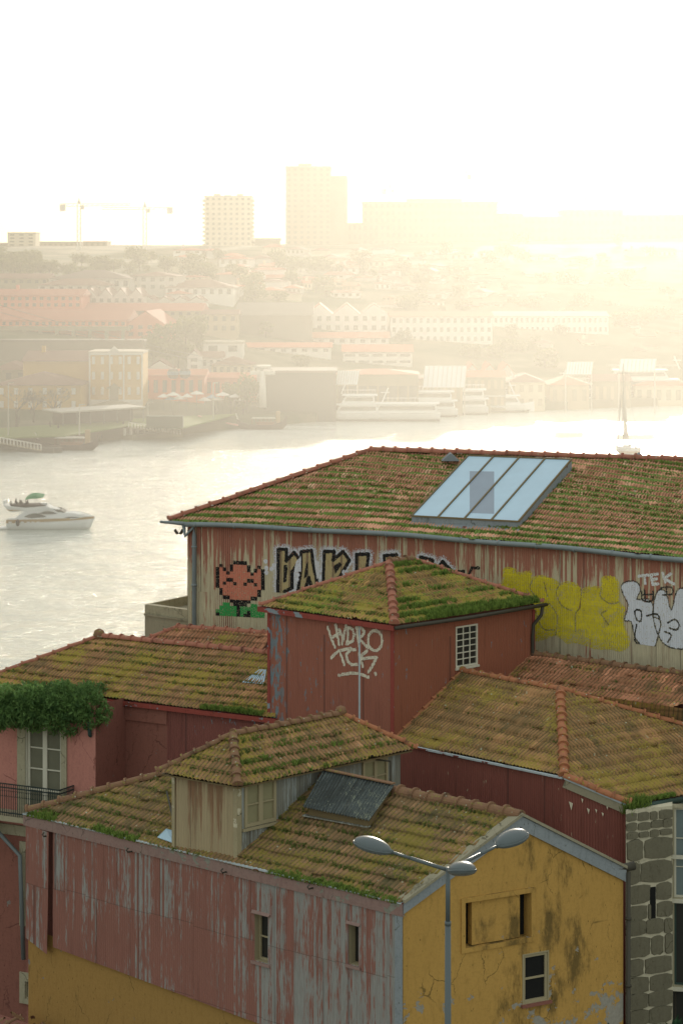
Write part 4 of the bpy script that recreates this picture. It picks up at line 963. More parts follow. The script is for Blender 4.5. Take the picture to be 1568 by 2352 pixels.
# ================================================================== 7 LEFT HOUSE (hanging shrub, french window, balcony)
zl = 24.26
LE1, LE0 = V2(PZ(614, 1648, zl)), V2(PZ(250, 1605, zl)); ld = (LE1 - LE0) / np.hypot(*(LE1 - LE0)); ln = np.array([ld[1], -ld[0]]); ln = ln if ln[1] < 0 else -ln
LA = LE0 - ld * 6.2; LB = LE1 + ld * .3
zlr = 25.63; LR0, LR1 = V2(PZ(228, 1463, zlr)), V2(PZ(612, 1501, zlr)); LR1 = LR1 + ld * .4
riseL = (zlr - zl) / abs((LR1 - LE1).dot(ln))
left = empty('red_house', (float(LE0[0]), float(LE0[1]), 10), 'red rendered house with tall french window and iron balcony at the left edge', 'house')
hipL = LR0 - ld * 2.9 + ln * abs((LR0 - LE0).dot(ln))
hipL2 = hipL - ld * .4
rL = Roof([LA, LB], zl, riseL, vmax=4.2, clips=clip_poly([hipL, LB, LR1, LR0]), row=.40, rib=.13, sag=.04, seed=10.)
wallL = Wall([LA + (-ln) * .15, LB + (-ln) * .15])
mbk = MB(); q1 = LR0 - ln * 3.2; q2 = LR1 - ln * 3.2; q3 = hipL - ln * 6.2
mbk.add([(*LR0, zlr), (*LR1, zlr), (*q2, zl), (*(q1 - ld * 1.2), zl), (*hipL, zl)], [(0,1,2,3), (0,3,4)]); fk = mbk.mesh('f'); boxuv(fk)
roof = link('roof', join([rL.mesh('a'), fk], 'roof'), M['tile_tilt'], left)
ridge('ridge_tiles', (*LR0, zlr + .04), (*LR1, zlr + .04), M['ridge_red'], roof, w=.12, seg=.44)
ridge('hip_tiles', (*hipL, zl + .04), (*LR0, zlr + .04), M['ridge_red'], roof, w=.09, seg=.55)
mb = MB(); mb.lathe([(.02, -.2), (.15, -.15), (.2, 0), (.15, .14), (.03, .2)], 12, (float(LR0[0]), float(LR0[1]), zlr + .08)); mb.build('finial', M['ridge_moss'], roof, True)
roof_tufts(rL, roof, M['moss'], 900, size=.07, thr=.2, seed=31)
roof_tufts(rL, roof, M['grass'], 260, size=.1, thr=-3, seed=32, blade=8, urange=(rL.w.L - 2.8, rL.w.L - .5), vfun=lambda r: abs(r.gauss(.02, .08)), name='grass')
# glass tiles near the tower
def onroof(r, x, y, lift): return r.hitpx(x, y, lift)
q = [onroof(rL, 556, 1567, .07), onroof(rL, 608, 1571, .07), onroof(rL, 612, 1538, .07), onroof(rL, 596, 1537, .07)]
mb = MB()
for i in range(9):
    a = i / 9; b = a + .07; A0, B0 = q[0].lerp(q[1], a), q[0].lerp(q[1], b); A1, B1_ = q[3].lerp(q[2], a), q[3].lerp(q[2], b); mb.add([A0, B0, B1_, A1], [(0,1,2,3)])
mb.build('glass_tiles', M['skylight'], roof)
bodyL = [tuple(LA - ln * .3), tuple(LB - ln * .3), tuple(q2 + ln * .2), tuple(q1 + ln * .2 - ld * 4)]
mb = MB(); mb.prism(bodyL, 8, zl - .02); uvbuild(mb, 'wall', M['dark_plaster'], left)
us_, _ = wallL.hit(384, 1680)
panel('render_wall', wallL, 10, zl - .12, M['dark_plaster'], left, u0=0, u1=us_, amp=0)
panel('cladding', wallL, 10, zl - .12, M['mid_red'], left, u0=us_, dz=1)
uc_, _ = wallL.hit(250, 1640)
mb = MB(); mb.add(*wbox(wallL, uc_ - .3, us_ + .02, .004, .05, zl - .62, zl - .16)); uvbuild(mb, 'frieze', M['dark_plaster'], left)
mb = MB(); mb.add(*wbox(wallL, uc_ - .3, wallL.L, .03, .17, zl - .16, zl - .02)); uvbuild(mb, 'eave_board', M['red_trim'], left)
# projecting facade block with the french window
Fc = V2(PY(220, 1700, 75.0)); fd = np.array([.883, -.469]); F0 = Fc - fd * 4.6; fw = Wall([F0, Fc])
side = np.array([.469, .883])
zf = H - (1640 - YH) / F * 75.5
uL, _ = fw.hit(62, 1700); uR, _ = fw.hit(140, 1700); ztw = fw.hit(100, 1667)[1]; zbw = fw.hit(100, 1870)[1]
uSa, _ = fw.hit(42, 1700); uSb, _ = fw.hit(155, 1700)
holesL = [(uL, uR, zbw, ztw), (fw.hit(62, 2000)[0] , fw.hit(62, 2000)[0] + .7, fw.hit(60, 2112)[1], fw.hit(60, 1955)[1]), (fw.hit(62, 2000)[0], fw.hit(62, 2000)[0] + .7, fw.hit(60, 2290)[1], fw.hit(60, 2255)[1])]
mb = MB(); mb.prism([tuple(F0 + side * .4), tuple(Fc + side * .4 - fd * .05), tuple(Fc + side * 2.4 - fd * .05), tuple(F0 + side * 2.4)], 8, zf + .2); uvbuild(mb, 'wall', M['dark_plaster'], left)
zband = fw.hit(30, 1893)[1]
panel('facade', fw, zband - .1, zf + .35, M['red_plaster'], left, amp=0, holes=[h for h in holesL[:1]])
panel('facade', fw, 8, zband - .1, M['dark_plaster'], left, amp=0, holes=holesL[1:])
sidew = Wall([Fc, Fc + side * 2.3]); panel('side_wall', sidew, 8, zf + .35, M['dark_plaster'], left, amp=0)
window(fw, uL, uR, zbw, ztw, left, M['white_paint'], M['shutter'], depth=.12, leaves=2, rows=4, frame=.07, bar=.16, bare=.04, name='french_window', reveal=M['white_paint'])
mb = MB(); mb.add(*wbox(fw, uSa, uL - .03, .004, .05, zbw, ztw + .12)); mb.add(*wbox(fw, uR + .03, uSb, .004, .05, zbw, ztw + .12)); uvbuild(mb, 'stone_jamb', M['granite'], left)
mb = MB(); mb.add(*wbox(fw, 0, fw.L, .004, .08, zband - .32, zband)); uvbuild(mb, 'stone_band', M['granite'], left)
for k, (a, b, c, d) in enumerate(holesL[1:]):
    window(fw, a, b, c, d, left, M['white_paint'], M['dark'], depth=.12, leaves=1, rows=2, frame=.06, reveal=M['granite'])
    mb = MB(); mb.add(*wbox(fw, a - .24, a - .03, .004, .06, c - .2, d + .3)); mb.add(*wbox(fw, a - .03, b + .2, .004, .06, d + .032, d + .3)); mb.add(*wbox(fw, a - .03, b + .2, .004, .06, c - .2, c - .032)); uvbuild(mb, 'window_surround', M['granite'], left)
# balcony with iron railing
zbal = fw.hit(80, 1866)[1]; zrail = zbal + 1.0
mb = MB(); mb.add(*wbox(fw, .0, uR + .55, .004, .85, zbal - .16, zbal)); bal = uvbuild(mb, 'balcony', M['granite'], left)
mb = MB(); n = 46; ua, ub = .0, uR + .5
for z in (zrail, zrail - .12, zbal + .1): mb.bar(fw.P(ua, .8, z), fw.P(ub, .8, z), .04, .03)
for z in (zrail, zrail - .12, zbal + .1): mb.bar(fw.P(ub, .8, z), fw.P(ub, .02, z), .04, .03)
for i in range(n + 1):
    u = ua + (ub - ua) * i / n; mb.tube([fw.P(u, .8, zbal), fw.P(u, .8, zrail)], .011, 5)
    if i < n:
        c = fw.P(u + .04, .8, zrail - .27); mb.tube([fw.P(u + .04 + .045 * math.cos(t), .8, zrail - .3 + .1 * math.sin(t)) for t in np.linspace(0, 6.28, 9)], .008, 4, cap=False)
for i in range(12):
    t = i / 11; mb.tube([fw.P(ub, .8 - t * .78, zbal), fw.P(ub, .8 - t * .78, zrail)], .011, 5)
mb.build('railing', M['iron_rail'], bal)
# downpipe with hopper
def onw(w, x, y, n=.1):
    u, z = w.hit(x, y); return w.P(u, n, z)
mb = MB(); a = fw.P(fw.L - .18, .1, zf - .15); b = fw.P(fw.L - .15, .1, zf - .55); sx = Vector((side[0], side[1], 0))
c = Vector((*(Fc + side * 1.2 + fd * .25), fw.hit(200, 1715)[1] - .1)); d = Vector((c.x, c.y, c.z - .4))
d = onw(wallL, 245, 1735, .12); mb.tube([a, b, d + Vector((0, 0, .25)), d], .06, 8); mb.lathe([(.08, -.1), (.13, .0), (.15, .22)], 8, tuple(d - Vector((0, 0, .12)))); mb.tube([d - Vector((0, 0, .1)), d - Vector((0, 0, 3))], .065, 8)
mb.build('downpipe', M['green_pipe'], left, True)
# pipe and bracket below the balcony
mb = MB(); g0 = onw(fw, 8, 1885, .55); mb.tube([onw(fw, -30, 1880, .6), g0, onw(fw, 14, 1905, .4), onw(fw, 55, 1962, .2), onw(fw, 63, 2200, .2)], .07, 8); mb.build('gutter_pipe', M['grey_gutter'], left, True)
# hanging shrub over the eave
def leafmass(name, mat, parent, blobs, n, leaf, seed, droop=.3):
    rnd = random.Random(seed); mb = MB(); tot = sum(b[3] * b[4] * b[5] for b in blobs)
    for (x, y, z, rx, ry, rz) in blobs:
        for _ in range(int(n * rx * ry * rz / tot)):
            while True:
                a = Vector((rnd.uniform(-1, 1), rnd.uniform(-1, 1), rnd.uniform(-1, 1)))
                if .25 < a.length < 1: break
            a = a.normalized() * (a.length ** .4)
            k = rnd.uniform(.75, 1.12); c = Vector((x + a.x * rx * k, y + a.y * ry * k, z + a.z * rz * k))
            d = Vector((rnd.gauss(0, 1), rnd.gauss(0, 1), rnd.gauss(-droop, .7))).normalized(); s = Vector((rnd.gauss(0, 1), rnd.gauss(0, 1), rnd.gauss(0, 1))).cross(d).normalized()
            l = leaf * rnd.uniform(.6, 1.5); mb.add([c - d * l, c + s * l * .3, c + d * l, c - s * l * .3], [(0,1,2,3)])
    return link(name, mb.mesh(name, recalc=False), mat, parent)
shr = empty('hanging_shrub', (-9.4, 75.6, zl), 'dense green shrub spilling over the eave above the french window at the left edge', 'shrub')
bl = []; rnd = random.Random(21)
for i in range(30):
    t = i / 29; x = -20 + t * 262; y = 1626 + 14 * math.sin(i * 1.3) + (12 if i % 3 else -16); Y = 75.9 - .9 * t
    p = PY(x, y, Y); s = .95 if i < 26 else .6; bl.append((p.x, p.y, p.z, .42 * s, .45 * s, rnd.uniform(.36, .56) * s * (1 if i % 4 else 1.25)))
for i in range(10):
    x = 20 + i * 22; p = PY(x, 1590 + 6 * math.sin(i * 2), 77.0); bl.append((p.x, p.y, p.z, .4, .45, .3))
leafmass('foliage', M['shrub'], shr, bl, 17000, .075, 5, droop=.9)
mb = MB(); rnd = random.Random(2)
for i in range(46):
    p = PY(rnd.uniform(0, 245), rnd.uniform(1640, 1662), 75.2); q = p + Vector((rnd.uniform(-.2, .2), -.1, -rnd.uniform(.1, .4))); mb.tube([p, p.lerp(q, .5) + Vector((0, -.08, 0)), q], [.012, .01, .006], 4)
for i in range(8):
    p = PY(10 + i * 28, 1600, 76.6); mb.tube([p + Vector((0, .6, -.1)), p, p + Vector((.1, -.4, -.45))], [.04, .03, .01], 6)
so_ = mb.build('stem', M['shrub'], shr); so_['kind'] = 'stuff'
# second tiled roof behind this one
b0_, b1_ = V2(PZ(408, 1441, 25.9)), V2(PZ(612, 1456, 25.9)); bd = (b1_ - b0_) / np.hypot(*(b1_ - b0_)); bn = np.array([bd[1], -bd[0]]); bn = bn if bn[1] < 0 else -bn
b1_ = b1_ + bd * .3
lean = empty('rear_roof', (float(b0_[0]), float(b0_[1]), 20), 'small reddish tiled roof tucked behind the mossy roof at the foot of the warehouse', 'roof')
e0_, e1_ = b0_ + bn * 2.4 - bd * 2.2, b1_ + bn * 2.4
rB = Roof([e0_, e1_], 25.9 - .45 * 2.4, .45, vmax=3, clips=clip_poly([e0_, e1_, b1_, b0_]), row=.4, rib=.135, seed=11.)
roof = link('roof', rB.mesh('roof'), M['tile_back'], lean)
ridge('ridge_tiles', (*b0_, 25.93), (*b1_, 25.93), M['ridge_red'], roof, w=.11, seg=.44); ridge('hip_tiles', (*e0_, 24.85), (*b0_, 25.93), M['ridge_red'], roof, w=.09, seg=.5)
mb = MB(); mb.prism([tuple(e0_ - bn * .1), tuple(e1_ - bn * .1), tuple(b1_), tuple(b0_)], 16, [24.75, 24.75, 25.8, 25.8]); uvbuild(mb, 'wall', M['dark_plaster'], lean)
# ================================================================== 8 FRONT HOUSE
z0 = 22.7; L0, K, Rr = V2(PZ(62, 1870, z0)), V2(PZ(925, 2075, z0)), V2(PZ(1430, 1996, z0))
front = empty('front_house', (float(K[0]), float(K[1]), 12), 'ochre gabled house nearest the viewer, one side clad in faded red corrugated iron', 'house')
fwl = Wall([L0, K]); gbl = Wall([K, Rr])
ridge_z = 24.37
AP = np.array([4.42, 59.7]); rdir2 = (L0 - K) / np.hypot(*(L0 - K))
nin = -fwl.n[0]; dist = (AP - K).dot(nin); rise8 = (ridge_z - z0) / dist
RE = AP + (L0 - K) * .80 ; RE = AP + rdir2 * 10.4
OV = .12
Lo, Ko = L0 - nin * OV - (-rdir2) * .0, K - nin * OV
roof8 = Roof([Lo, Ko], z0 - rise8 * OV + .03, rise8, vmax=4.1, clips=clip_poly([Lo, Ko, AP - nin * 0, RE]), row=.40, rib=.15, wid=.3, sag=.05, seed=12.)
# far slope of the gable roof
nb = np.array([gbl.n[0][0], gbl.n[0][1]])
mbk = MB(); Rb = Rr + rdir2 * 12.5
mbk.add([(*AP, ridge_z), (*RE, ridge_z), (*Rb, z0), (*(Rr), z0), (*L0, z0)], [(3,2,1,0), (1,2,4)]); fk = mbk.mesh('f'); boxuv(fk)
roof = link('roof', join([roof8.mesh('a'), fk], 'roof'), M['tile_low'], front)
roofF = roof
ridge('ridge_tiles', (*RE, ridge_z + .05), (*AP, ridge_z + .05), M['ridge_moss'], roof, w=.17, seg=.5)
ridge('hip_tiles', (*L0, z0 + .1), (*RE, ridge_z + .08), M['ridge_moss'], roof, w=.14, seg=.5)
roof_tufts(roof8, roof, M['moss'], 1500, size=.075, thr=.0, seed=41, blade=7)
roof_tufts(roof8, roof, M['grass'], 420, size=.08, thr=-.3, seed=42, blade=7, urange=(9.5, roof8.w.L - .1), vfun=lambda r: abs(r.gauss(.02, .10)), name='grass')
roof_tufts(roof8, roof, M['grass'], 200, size=.10, thr=-3, seed=43, blade=7, urange=(2.9, 4.6), vfun=lambda r: abs(r.gauss(.02, .08)), name='grass')
roof_tufts(roof8, roof, M['grass'], 160, size=.10, thr=-3, seed=44, blade=7, urange=(0, 1.3), vfun=lambda r: abs(r.gauss(.05, .15)), name='grass')
# body
bd8 = [tuple(L0 + nin * .4 - rdir2 * .1), tuple(K + nin * .4 + nb * -.4 + rdir2 * .35), tuple(Rr - nb * .4 + rdir2 * .3), tuple(Rb)]
mb = MB(); mb.prism(bd8, 10, z0 - .06); uvbuild(mb, 'wall', M['dark_plaster'], front)
# ochre wall under the cladding and the gable wall
zc0 = fwl.hit(74, 2155)[1]; zc1 = fwl.hit(600, 2352)[1]; uc1 = fwl.hit(600, 2352)[0]; sl = (zc1 - zc0) / uc1; zlow = lambda u: zc0 + sl * u
panel('render_wall', fwl, 9, 21, M['yellow2'], front, amp=0, off=-.06, poly=[(0, 9), (fwl.L, 9), (fwl.L, zlow(fwl.L) + .25), (0, zlow(0) + .25)])
wins = []
for (x0, x1, yt, yb_) in ((586, 618, 2106, 2212), (803, 825, 2128, 2218)):
    a, za = fwl.hit(x0, yt); b, zb_ = fwl.hit(x1, yb_); wins.append((a, b, min(fwl.hit(x0, yb_ - 8)[1], zb_), max(za, fwl.hit(x1, yt)[1])))
slit = fwl.hit(122, 2000)[0]
panel('cladding', fwl, 10, z0 - .02, M['front_wall'], front, u0=slit + .05, poly=[(slit, zlow(slit)), (fwl.L, zlow(fwl.L)), (fwl.L, z0), (slit, z0)], holes=wins, dz=.8, off=.03, sag=.012)
# the loose first sheet swings out from the wall
t_ = Wall([fwl.P(0, .0, 0)[:2], (fwl.P(slit + .02, .14, 0)[:2])])
panel('loose_sheet', t_, 10, z0 - .3, M['front_wall'], front, poly=[(0, zlow(0) - .02), (t_.L - .06, zlow(slit) - .2), (t_.L, z0), (0, z0)], dz=.8, off=.03)
for i, (a, b, c, d) in enumerate(wins):
    window(fwl, a, b, c, d, front, M['old_wood'], M['dark'], depth=.2, leaves=1 if i else 1, rows=2 if i == 0 else 1, frame=.05 if i == 0 else .01, bare=.04, reveal=M['old_wood'], sill=M['fascia'])
    mb = MB(); q_ = [fwl.P(a - .08, .03, d + .08), fwl.P(b + .08, .03, d + .08), fwl.P(b + .06, .09, d + .02), fwl.P(a - .06, .09, d + .02)]; mb.add(q_ + [p + Vector((0, 0, .015)) for p in q_], [(0,1,2,3), (7,6,5,4), (0,4,5,1), (1,5,6,2), (2,6,7,3), (3,7,4,0)]); uvbuild(mb, 'window_hood', M['fascia'], front)
# fascia band and zinc capping
zfb = z0 - .30
mb = MB()
us8 = np.linspace(-.05, fwl.L + .04, 12)
for a, b in zip(us8[:-1], us8[1:]): mb.add(*wbox(fwl, a, b - .004, .02, .085, zfb, z0 + .0))
uvbuild(mb, 'fascia', M['fascia'], front)
mb = MB()
for a, b in zip(us8[:-1], us8[1:]): mb.add(*wbox(fwl, a, b, -.06, .11, z0 + .003, z0 + .035))
uvbuild(mb, 'capping', M['flash'], front)
for x, y in ((116, 1918), (309, 1954), (526, 2001), (724, 2038)):
    p = onw(fwl, x, y, .09); o_ = Vector((fwl.n[0][0], fwl.n[0][1], 0)); mb = MB(); mb.tube([p, p + o_ * .14, p + o_ * .2 + Vector((0, 0, .06)), p + o_ * .13 + Vector((0, 0, .11))], .022, 6)
    mb.build('hook', M['dark_gutter'], front)
mb = MB(); mb.add(*wbox(fwl, fwl.L - .2, fwl.L + .03, .045, .075, 10, zfb)); uvbuild(mb, 'corner_board', M['zinc'], front)
# gable wall with openings
apu = float((AP - K).dot((Rr - K) / gbl.L))
big = [gbl.hit(1067, 2075)[0], gbl.hit(1218, 2100)[0], gbl.hit(1140, 2165)[1], gbl.hit(1140, 2062)[1]]
sm = [gbl.hit(1201, 2200)[0], gbl.hit(1257, 2230)[0], gbl.hit(1230, 2300)[1], gbl.hit(1230, 2190)[1]]
panel('gable_wall', gbl, 9, 25, M['yellow'], front, amp=0, poly=[(0, 9), (gbl.L, 9), (gbl.L, z0 - .02), (apu, ridge_z - .02), (0, z0 - .02)], holes=[tuple(big), tuple(sm)])
# big blocked opening: dark recess, board in the middle, moulded frame
mb = MB(); a, b, c, d = big
for q_ in ((a - .12, a, c - .12, d + .12), (b, b + .12, c - .12, d + .12), (a, b, c - .12, c), (a, b, d, d + .12)): mb.add(*wbox(gbl, q_[0], q_[1], -.02, .035, q_[2], q_[3]))
for q_ in ((a - .03, a, c, d), (b, b + .03, c, d), (a, b, c - .03, c), (a, b, d, d + .03)): mb.add(*wbox(gbl, q_[0], q_[1], -.3, -.021, q_[2], q_[3]))
mo = uvbuild(mb, 'opening', M['yellow'], front)
mb = MB(); mb.add(*wbox(gbl, a - .02, b + .02, -.34, -.3, c - .02, d + .02)); mb.build('recess', M['black'], mo)
ba, bb = gbl.hit(1086, 2100)[0], gbl.hit(1196, 2100)[0]
mb = MB(); mb.add(*wbox(gbl, ba, bb, -.24, -.06, c + .02, d - .01)); uvbuild(mb, 'infill_panel', M['yellow'], mo)
window(gbl, *sm, front, M['old_wood'], M['black'], depth=.07, leaves=1, rows=2, frame=.07, bare=.05, reveal=M['old_wood'], sill=M['dark_plaster'])
# barge boards: zinc-faced gable edges
def barge(name, P, Q, h, mat, out0, out1):
    mb = MB(); vs = []
    for (u, z) in (P, Q):
        vs += [gbl.P(u, out0, z - h), gbl.P(u, out1, z - h), gbl.P(u, out1, z), gbl.P(u, out0, z)]
    mb.add(vs, [(0,1,2,3), (7,6,5,4), (0,4,5,1), (1,5,6,2), (2,6,7,3), (3,7,4,0)]); return uvbuild(mb, name, mat, front)
barge('barge_board', (-.02, z0 + .02), (apu, ridge_z + .04), .26, M['zinc'], .004, .07); barge('barge_board', (apu, ridge_z + .04), (gbl.L + .05, z0 + .02), .34, M['zinc'], .004, .07)
barge('verge_capping', (-.02, z0 + .10), (apu, ridge_z + .13), .075, M['concrete'], -.2, .12); barge('verge_capping', (apu, ridge_z + .13), (gbl.L + .05, z0 + .10), .075, M['concrete'], -.2, .12)
# corner gutter and downpipe on the right
mb = MB(); g = gbl.P(gbl.L + .02, .1, z0 - .02); g2 = PY(1432, 2003, 61.6)
mb.tube([g + Vector((-.25, 0, .04)), g + Vector((.22, .25, .06))], [.09, .12], 8); mb.tube([g + Vector((.06, .05, -.05)), g + Vector((.06, .06, -12))], .06, 8)
for z in (21.5, 19.8, 18.1): mb.tube([g + Vector((.06, .06, z - z0)), g + Vector((.06, .06, z - z0 - .06))], .085, 8)
mb.build('downpipe', M['dark_gutter'], front, True)
# ---- dormer tower on the front house: top-floor lantern (its own walls, roof, windows)
dn_ = np.array([.697, .717]); D0 = V2(PZ(399, 1950, z0)); D1 = V2(PZ(545, 1980, z0)); zD = 24.75
dorm = empty('rooftop_room', (float(D0[0]), float(D0[1]), z0), 'weathered timber attic room with its own hipped roof on the ochre front house', 'attic room')
D2 = D1 + dn_ * 6.15; D3 = D0 + dn_ * 6.15
dF = Wall([D0, D1]); dS = Wall([D1, D2]); dB = Wall([D2, D3]); dL = Wall([D3, D0])
mb = MB(); mb.prism([tuple(p) for p in inset([D0, D1, D2, D3], .3)], z0 + .1, zD); uvbuild(mb, 'wall', M['dark_plaster'], dorm)
panel('front_cladding', dF, z0 + .03, zD, M['board_wall'], dorm, off=.0, pitch=.09, amp=.006)
wz1 = dS.hit(595, 1792)[1]; wz0 = dS.hit(595, 1893)[1]; wa, wb = dS.hit(560, 1840)[0], dS.hit(632, 1840)[0]
w2a, w2b = dS.hit(831, 1760)[0], dS.hit(888, 1760)[0]
z2t = dS.hit(860, 1742)[1]; z2b = z2t - .95
panel('side_cladding', dS, z0 + .03, zD, M['bare_iron'], dorm, holes=[(wa, wb, wz0, wz1), (w2a, w2b, z2b, z2t)], dz=1)
for w in (dB, dL): panel('side_cladding', w, z0 + .03, zD, M['bare_iron'], dorm)
window(dS, wa, wb, wz0, wz1, dorm, M['old_wood'], M['curtain'], depth=.0, leaves=2, rows=2, frame=.09, bar=.14, bare=.035, sill=M['old_wood'])
window(dS, w2a, w2b, z2b, z2t, dorm, M['old_wood'], M['curtain'], depth=.0, leaves=2, rows=2, frame=.07, bar=.1, bare=.035)
mb = MB()
mb.add(*wbox(dF, dF.L - .1, dF.L + .03, .013, .04, z0 + .03, zD)); mb.add(*wbox(dS, -.03, .12, .013, .04, z0 + .03, zD)); mb.add(*wbox(dF, -.03, .07, .013, .04, z0 + .03, zD))
uvbuild(mb, 'corner_post', M['old_wood'], dorm)
# open casement of the far window
mb = MB(); a = dS.P((w2a + w2b) / 2, .05, z2b); b = dS.P((w2a + w2b) / 2 + .1, .5, z2b)
for z in (z2b, z2t - .04): mb.bar(a + Vector((0, 0, z - z2b + .02)), b + Vector((0, 0, z - z2b + .02)), .04, .04)
mb.bar(b, b + Vector((0, 0, z2t - z2b)), .04, .04); mb.build('open_casement', M['dark_gutter'], dorm)
dq = inset([D0, D1, D2, D3], -.3); zDe = zD - .06
dw = np.hypot(*(dq[1] - dq[0])); run = dw / 2; peak = (dq[0] + dq[1]) / 2 + dn_ * run * .92; peak2 = (dq[2] + dq[3]) / 2 - dn_ * run * 1.0; zpk = zDe + .98
ps = [Roof([dq[0], dq[1]], zDe, (zpk - zDe) / (run * .92), vmax=2.4, clips=clip_poly([dq[0], dq[1], peak]), row=.36, rib=.14, sag=.02, seed=13.),
      Roof([dq[1], dq[2]], zDe, (zpk - zDe) / run, vmax=2.4, clips=clip_poly([dq[1], dq[2], peak2, peak]), row=.36, rib=.14, sag=.02, seed=14.),
      Roof([dq[2], dq[3]], zDe, (zpk - zDe) / run, vmax=2.4, clips=clip_poly([dq[2], dq[3], peak2]), row=.36, rib=.14, seed=15.),
      Roof([dq[3], dq[0]], zDe, (zpk - zDe) / run, vmax=2.4, clips=clip_poly([dq[3], dq[0], peak, peak2]), row=.36, rib=.14, seed=16.)]
roof = link('roof', join([p.mesh('r') for p in ps], 'roof'), M['tile_dorm'], dorm)
ridge('hip_tiles', (*dq[1], zDe + .06), (*peak, zpk + .05), M['ridge_moss'], roof, w=.12, seg=.36); ridge('hip_tiles', (*dq[0], zDe + .06), (*peak, zpk + .05), M['ridge_moss'], roof, w=.1, seg=.4)
ridge('ridge_tiles', (*peak, zpk + .05), (*peak2, zpk + .05), M['ridge_moss'], roof, w=.11, seg=.42); ridge('hip_tiles', (*dq[2], zDe + .06), (*peak2, zpk + .05), M['ridge_orange'], roof, w=.1, seg=.4)
ridge('hip_tiles', (*dq[3], zDe + .06), (*peak2, zpk + .05), M['ridge_orange'], roof, w=.1, seg=.4)
mb = MB(); mb.lathe([(.05, -.1), (.17, 0), (.12, .14), (.02, .18)], 10, (float(peak2[0]), float(peak2[1]), zpk + .08)); mb.build('finial', M['ridge_moss'], roof, True)
roof_tufts(ps[1], roof, M['moss'], 500, size=.07, thr=.1, seed=51); roof_tufts(ps[1], roof, M['grass'], 240, size=.1, thr=.5, seed=53); roof_tufts(ps[0], roof, M['moss'], 120, size=.06, thr=.2, seed=52)
# soffit shadow board
mb = MB(); mb.prism([tuple(p) for p in inset([D0, D1, D2, D3], -.22)], zDe - .05, zDe - .012); uvbuild(mb, 'soffit', M['frame_brown'], dorm)
# ---- black corrugated skylight cover
ci = [roof8.hitpx(695, 1853, .42), roof8.hitpx(846, 1884, .42), roof8.hitpx(904, 1802, .30), roof8.hitpx(742, 1768, .30)]
cov = empty('roof_hatch', (ci[0].x, ci[0].y, ci[0].z - .4), 'black corrugated iron hatch cover speckled with lichen on the front house roof', 'roof hatch')
u_v = (ci[1] - ci[0]); wL = u_v.length; u_h = u_v.normalized(); nn3 = (ci[1] - ci[0]).cross(ci[3] - ci[0]).normalized()
if nn3.z < 0: nn3 = -nn3
us = np.arange(0, wL, .012); V_ = []; nU = len(us)
mb = MB(); vs = []; fs = []
for j in range(2):
    for i, u in enumerate(us):
        p = ci[0].lerp(ci[1], u / wL).lerp(ci[3].lerp(ci[2], u / wL), float(j)) + nn3 * (.024 * math.sin(2 * math.pi * u / .10)); vs.append(p)
fs = [(i, i + 1, nU + i + 1, nU + i) for i in range(nU - 1)]
vs += [v - nn3 * .012 for v in vs]; fs += [(2*nU + i, 3*nU + i, 3*nU + i + 1, 2*nU + i + 1) for i in range(nU - 1)]
mb.add(vs, fs); uvbuild(mb, 'cover_sheet', M['black_iron'], cov, True)
mb = MB(); lo = [ci[0].lerp(ci[3], .06), ci[1].lerp(ci[2], .06), ci[2], ci[3]]; lo = [p - nn3 * .03 for p in lo]; cen = sum(lo, Vector()) / 4; lo = [p.lerp(cen, .10) for p in lo]
dnn = Vector((0, 0, -.6)); mb.add(lo + [p + dnn for p in lo], [(0,1,2,3), (7,6,5,4), (0,4,5,1), (1,5,6,2), (2,6,7,3), (3,7,4,0)]); uvbuild(mb, 'curb', M['frame_brown'], cov)
mb = MB(); a, b = roof8.hitpx(698, 1872, .1), roof8.hitpx(846, 1899, .1); mb.bar(a, b, .16, .03); uvbuild(mb, 'apron', M['bare_iron'], cov)
mb = MB(); mb.bar(ci[3] + nn3 * .03, ci[2] + nn3 * .03, .16, .03); 
uvbuild(mb, 'edge_capping', M['ridge_moss'], cov)
# a bent scrap of zinc beside the attic room
q_ = [roof8.hitpx(362, 1922, .12), roof8.hitpx(398, 1935, .12), roof8.hitpx(399, 1908, .2), roof8.hitpx(382, 1903, .3)]
mb = MB(); mb.add([*q_] + [p - Vector((0, 0, .02)) for p in q_], [(0,1,2,3), (7,6,5,4), (0,4,5,1), (1,5,6,2), (2,6,7,3), (3,7,4,0)]); o = link('metal_sheet', mb.mesh('m'), M['skylight']); tag(o, 'small bent pale metal sheet lying on the tiles beside the attic room', 'metal sheet')
q0, q1 = roof8.hitpx(383, 1818, .12), roof8.hitpx(397, 1878, .12)
mb = MB(); mb.tube([q0, q1], .025, 6); o = link('iron_rod', mb.mesh('m'), M['dark_gutter']); tag(o, 'thin rusty rod lying down the tiles left of the attic room', 'rod')
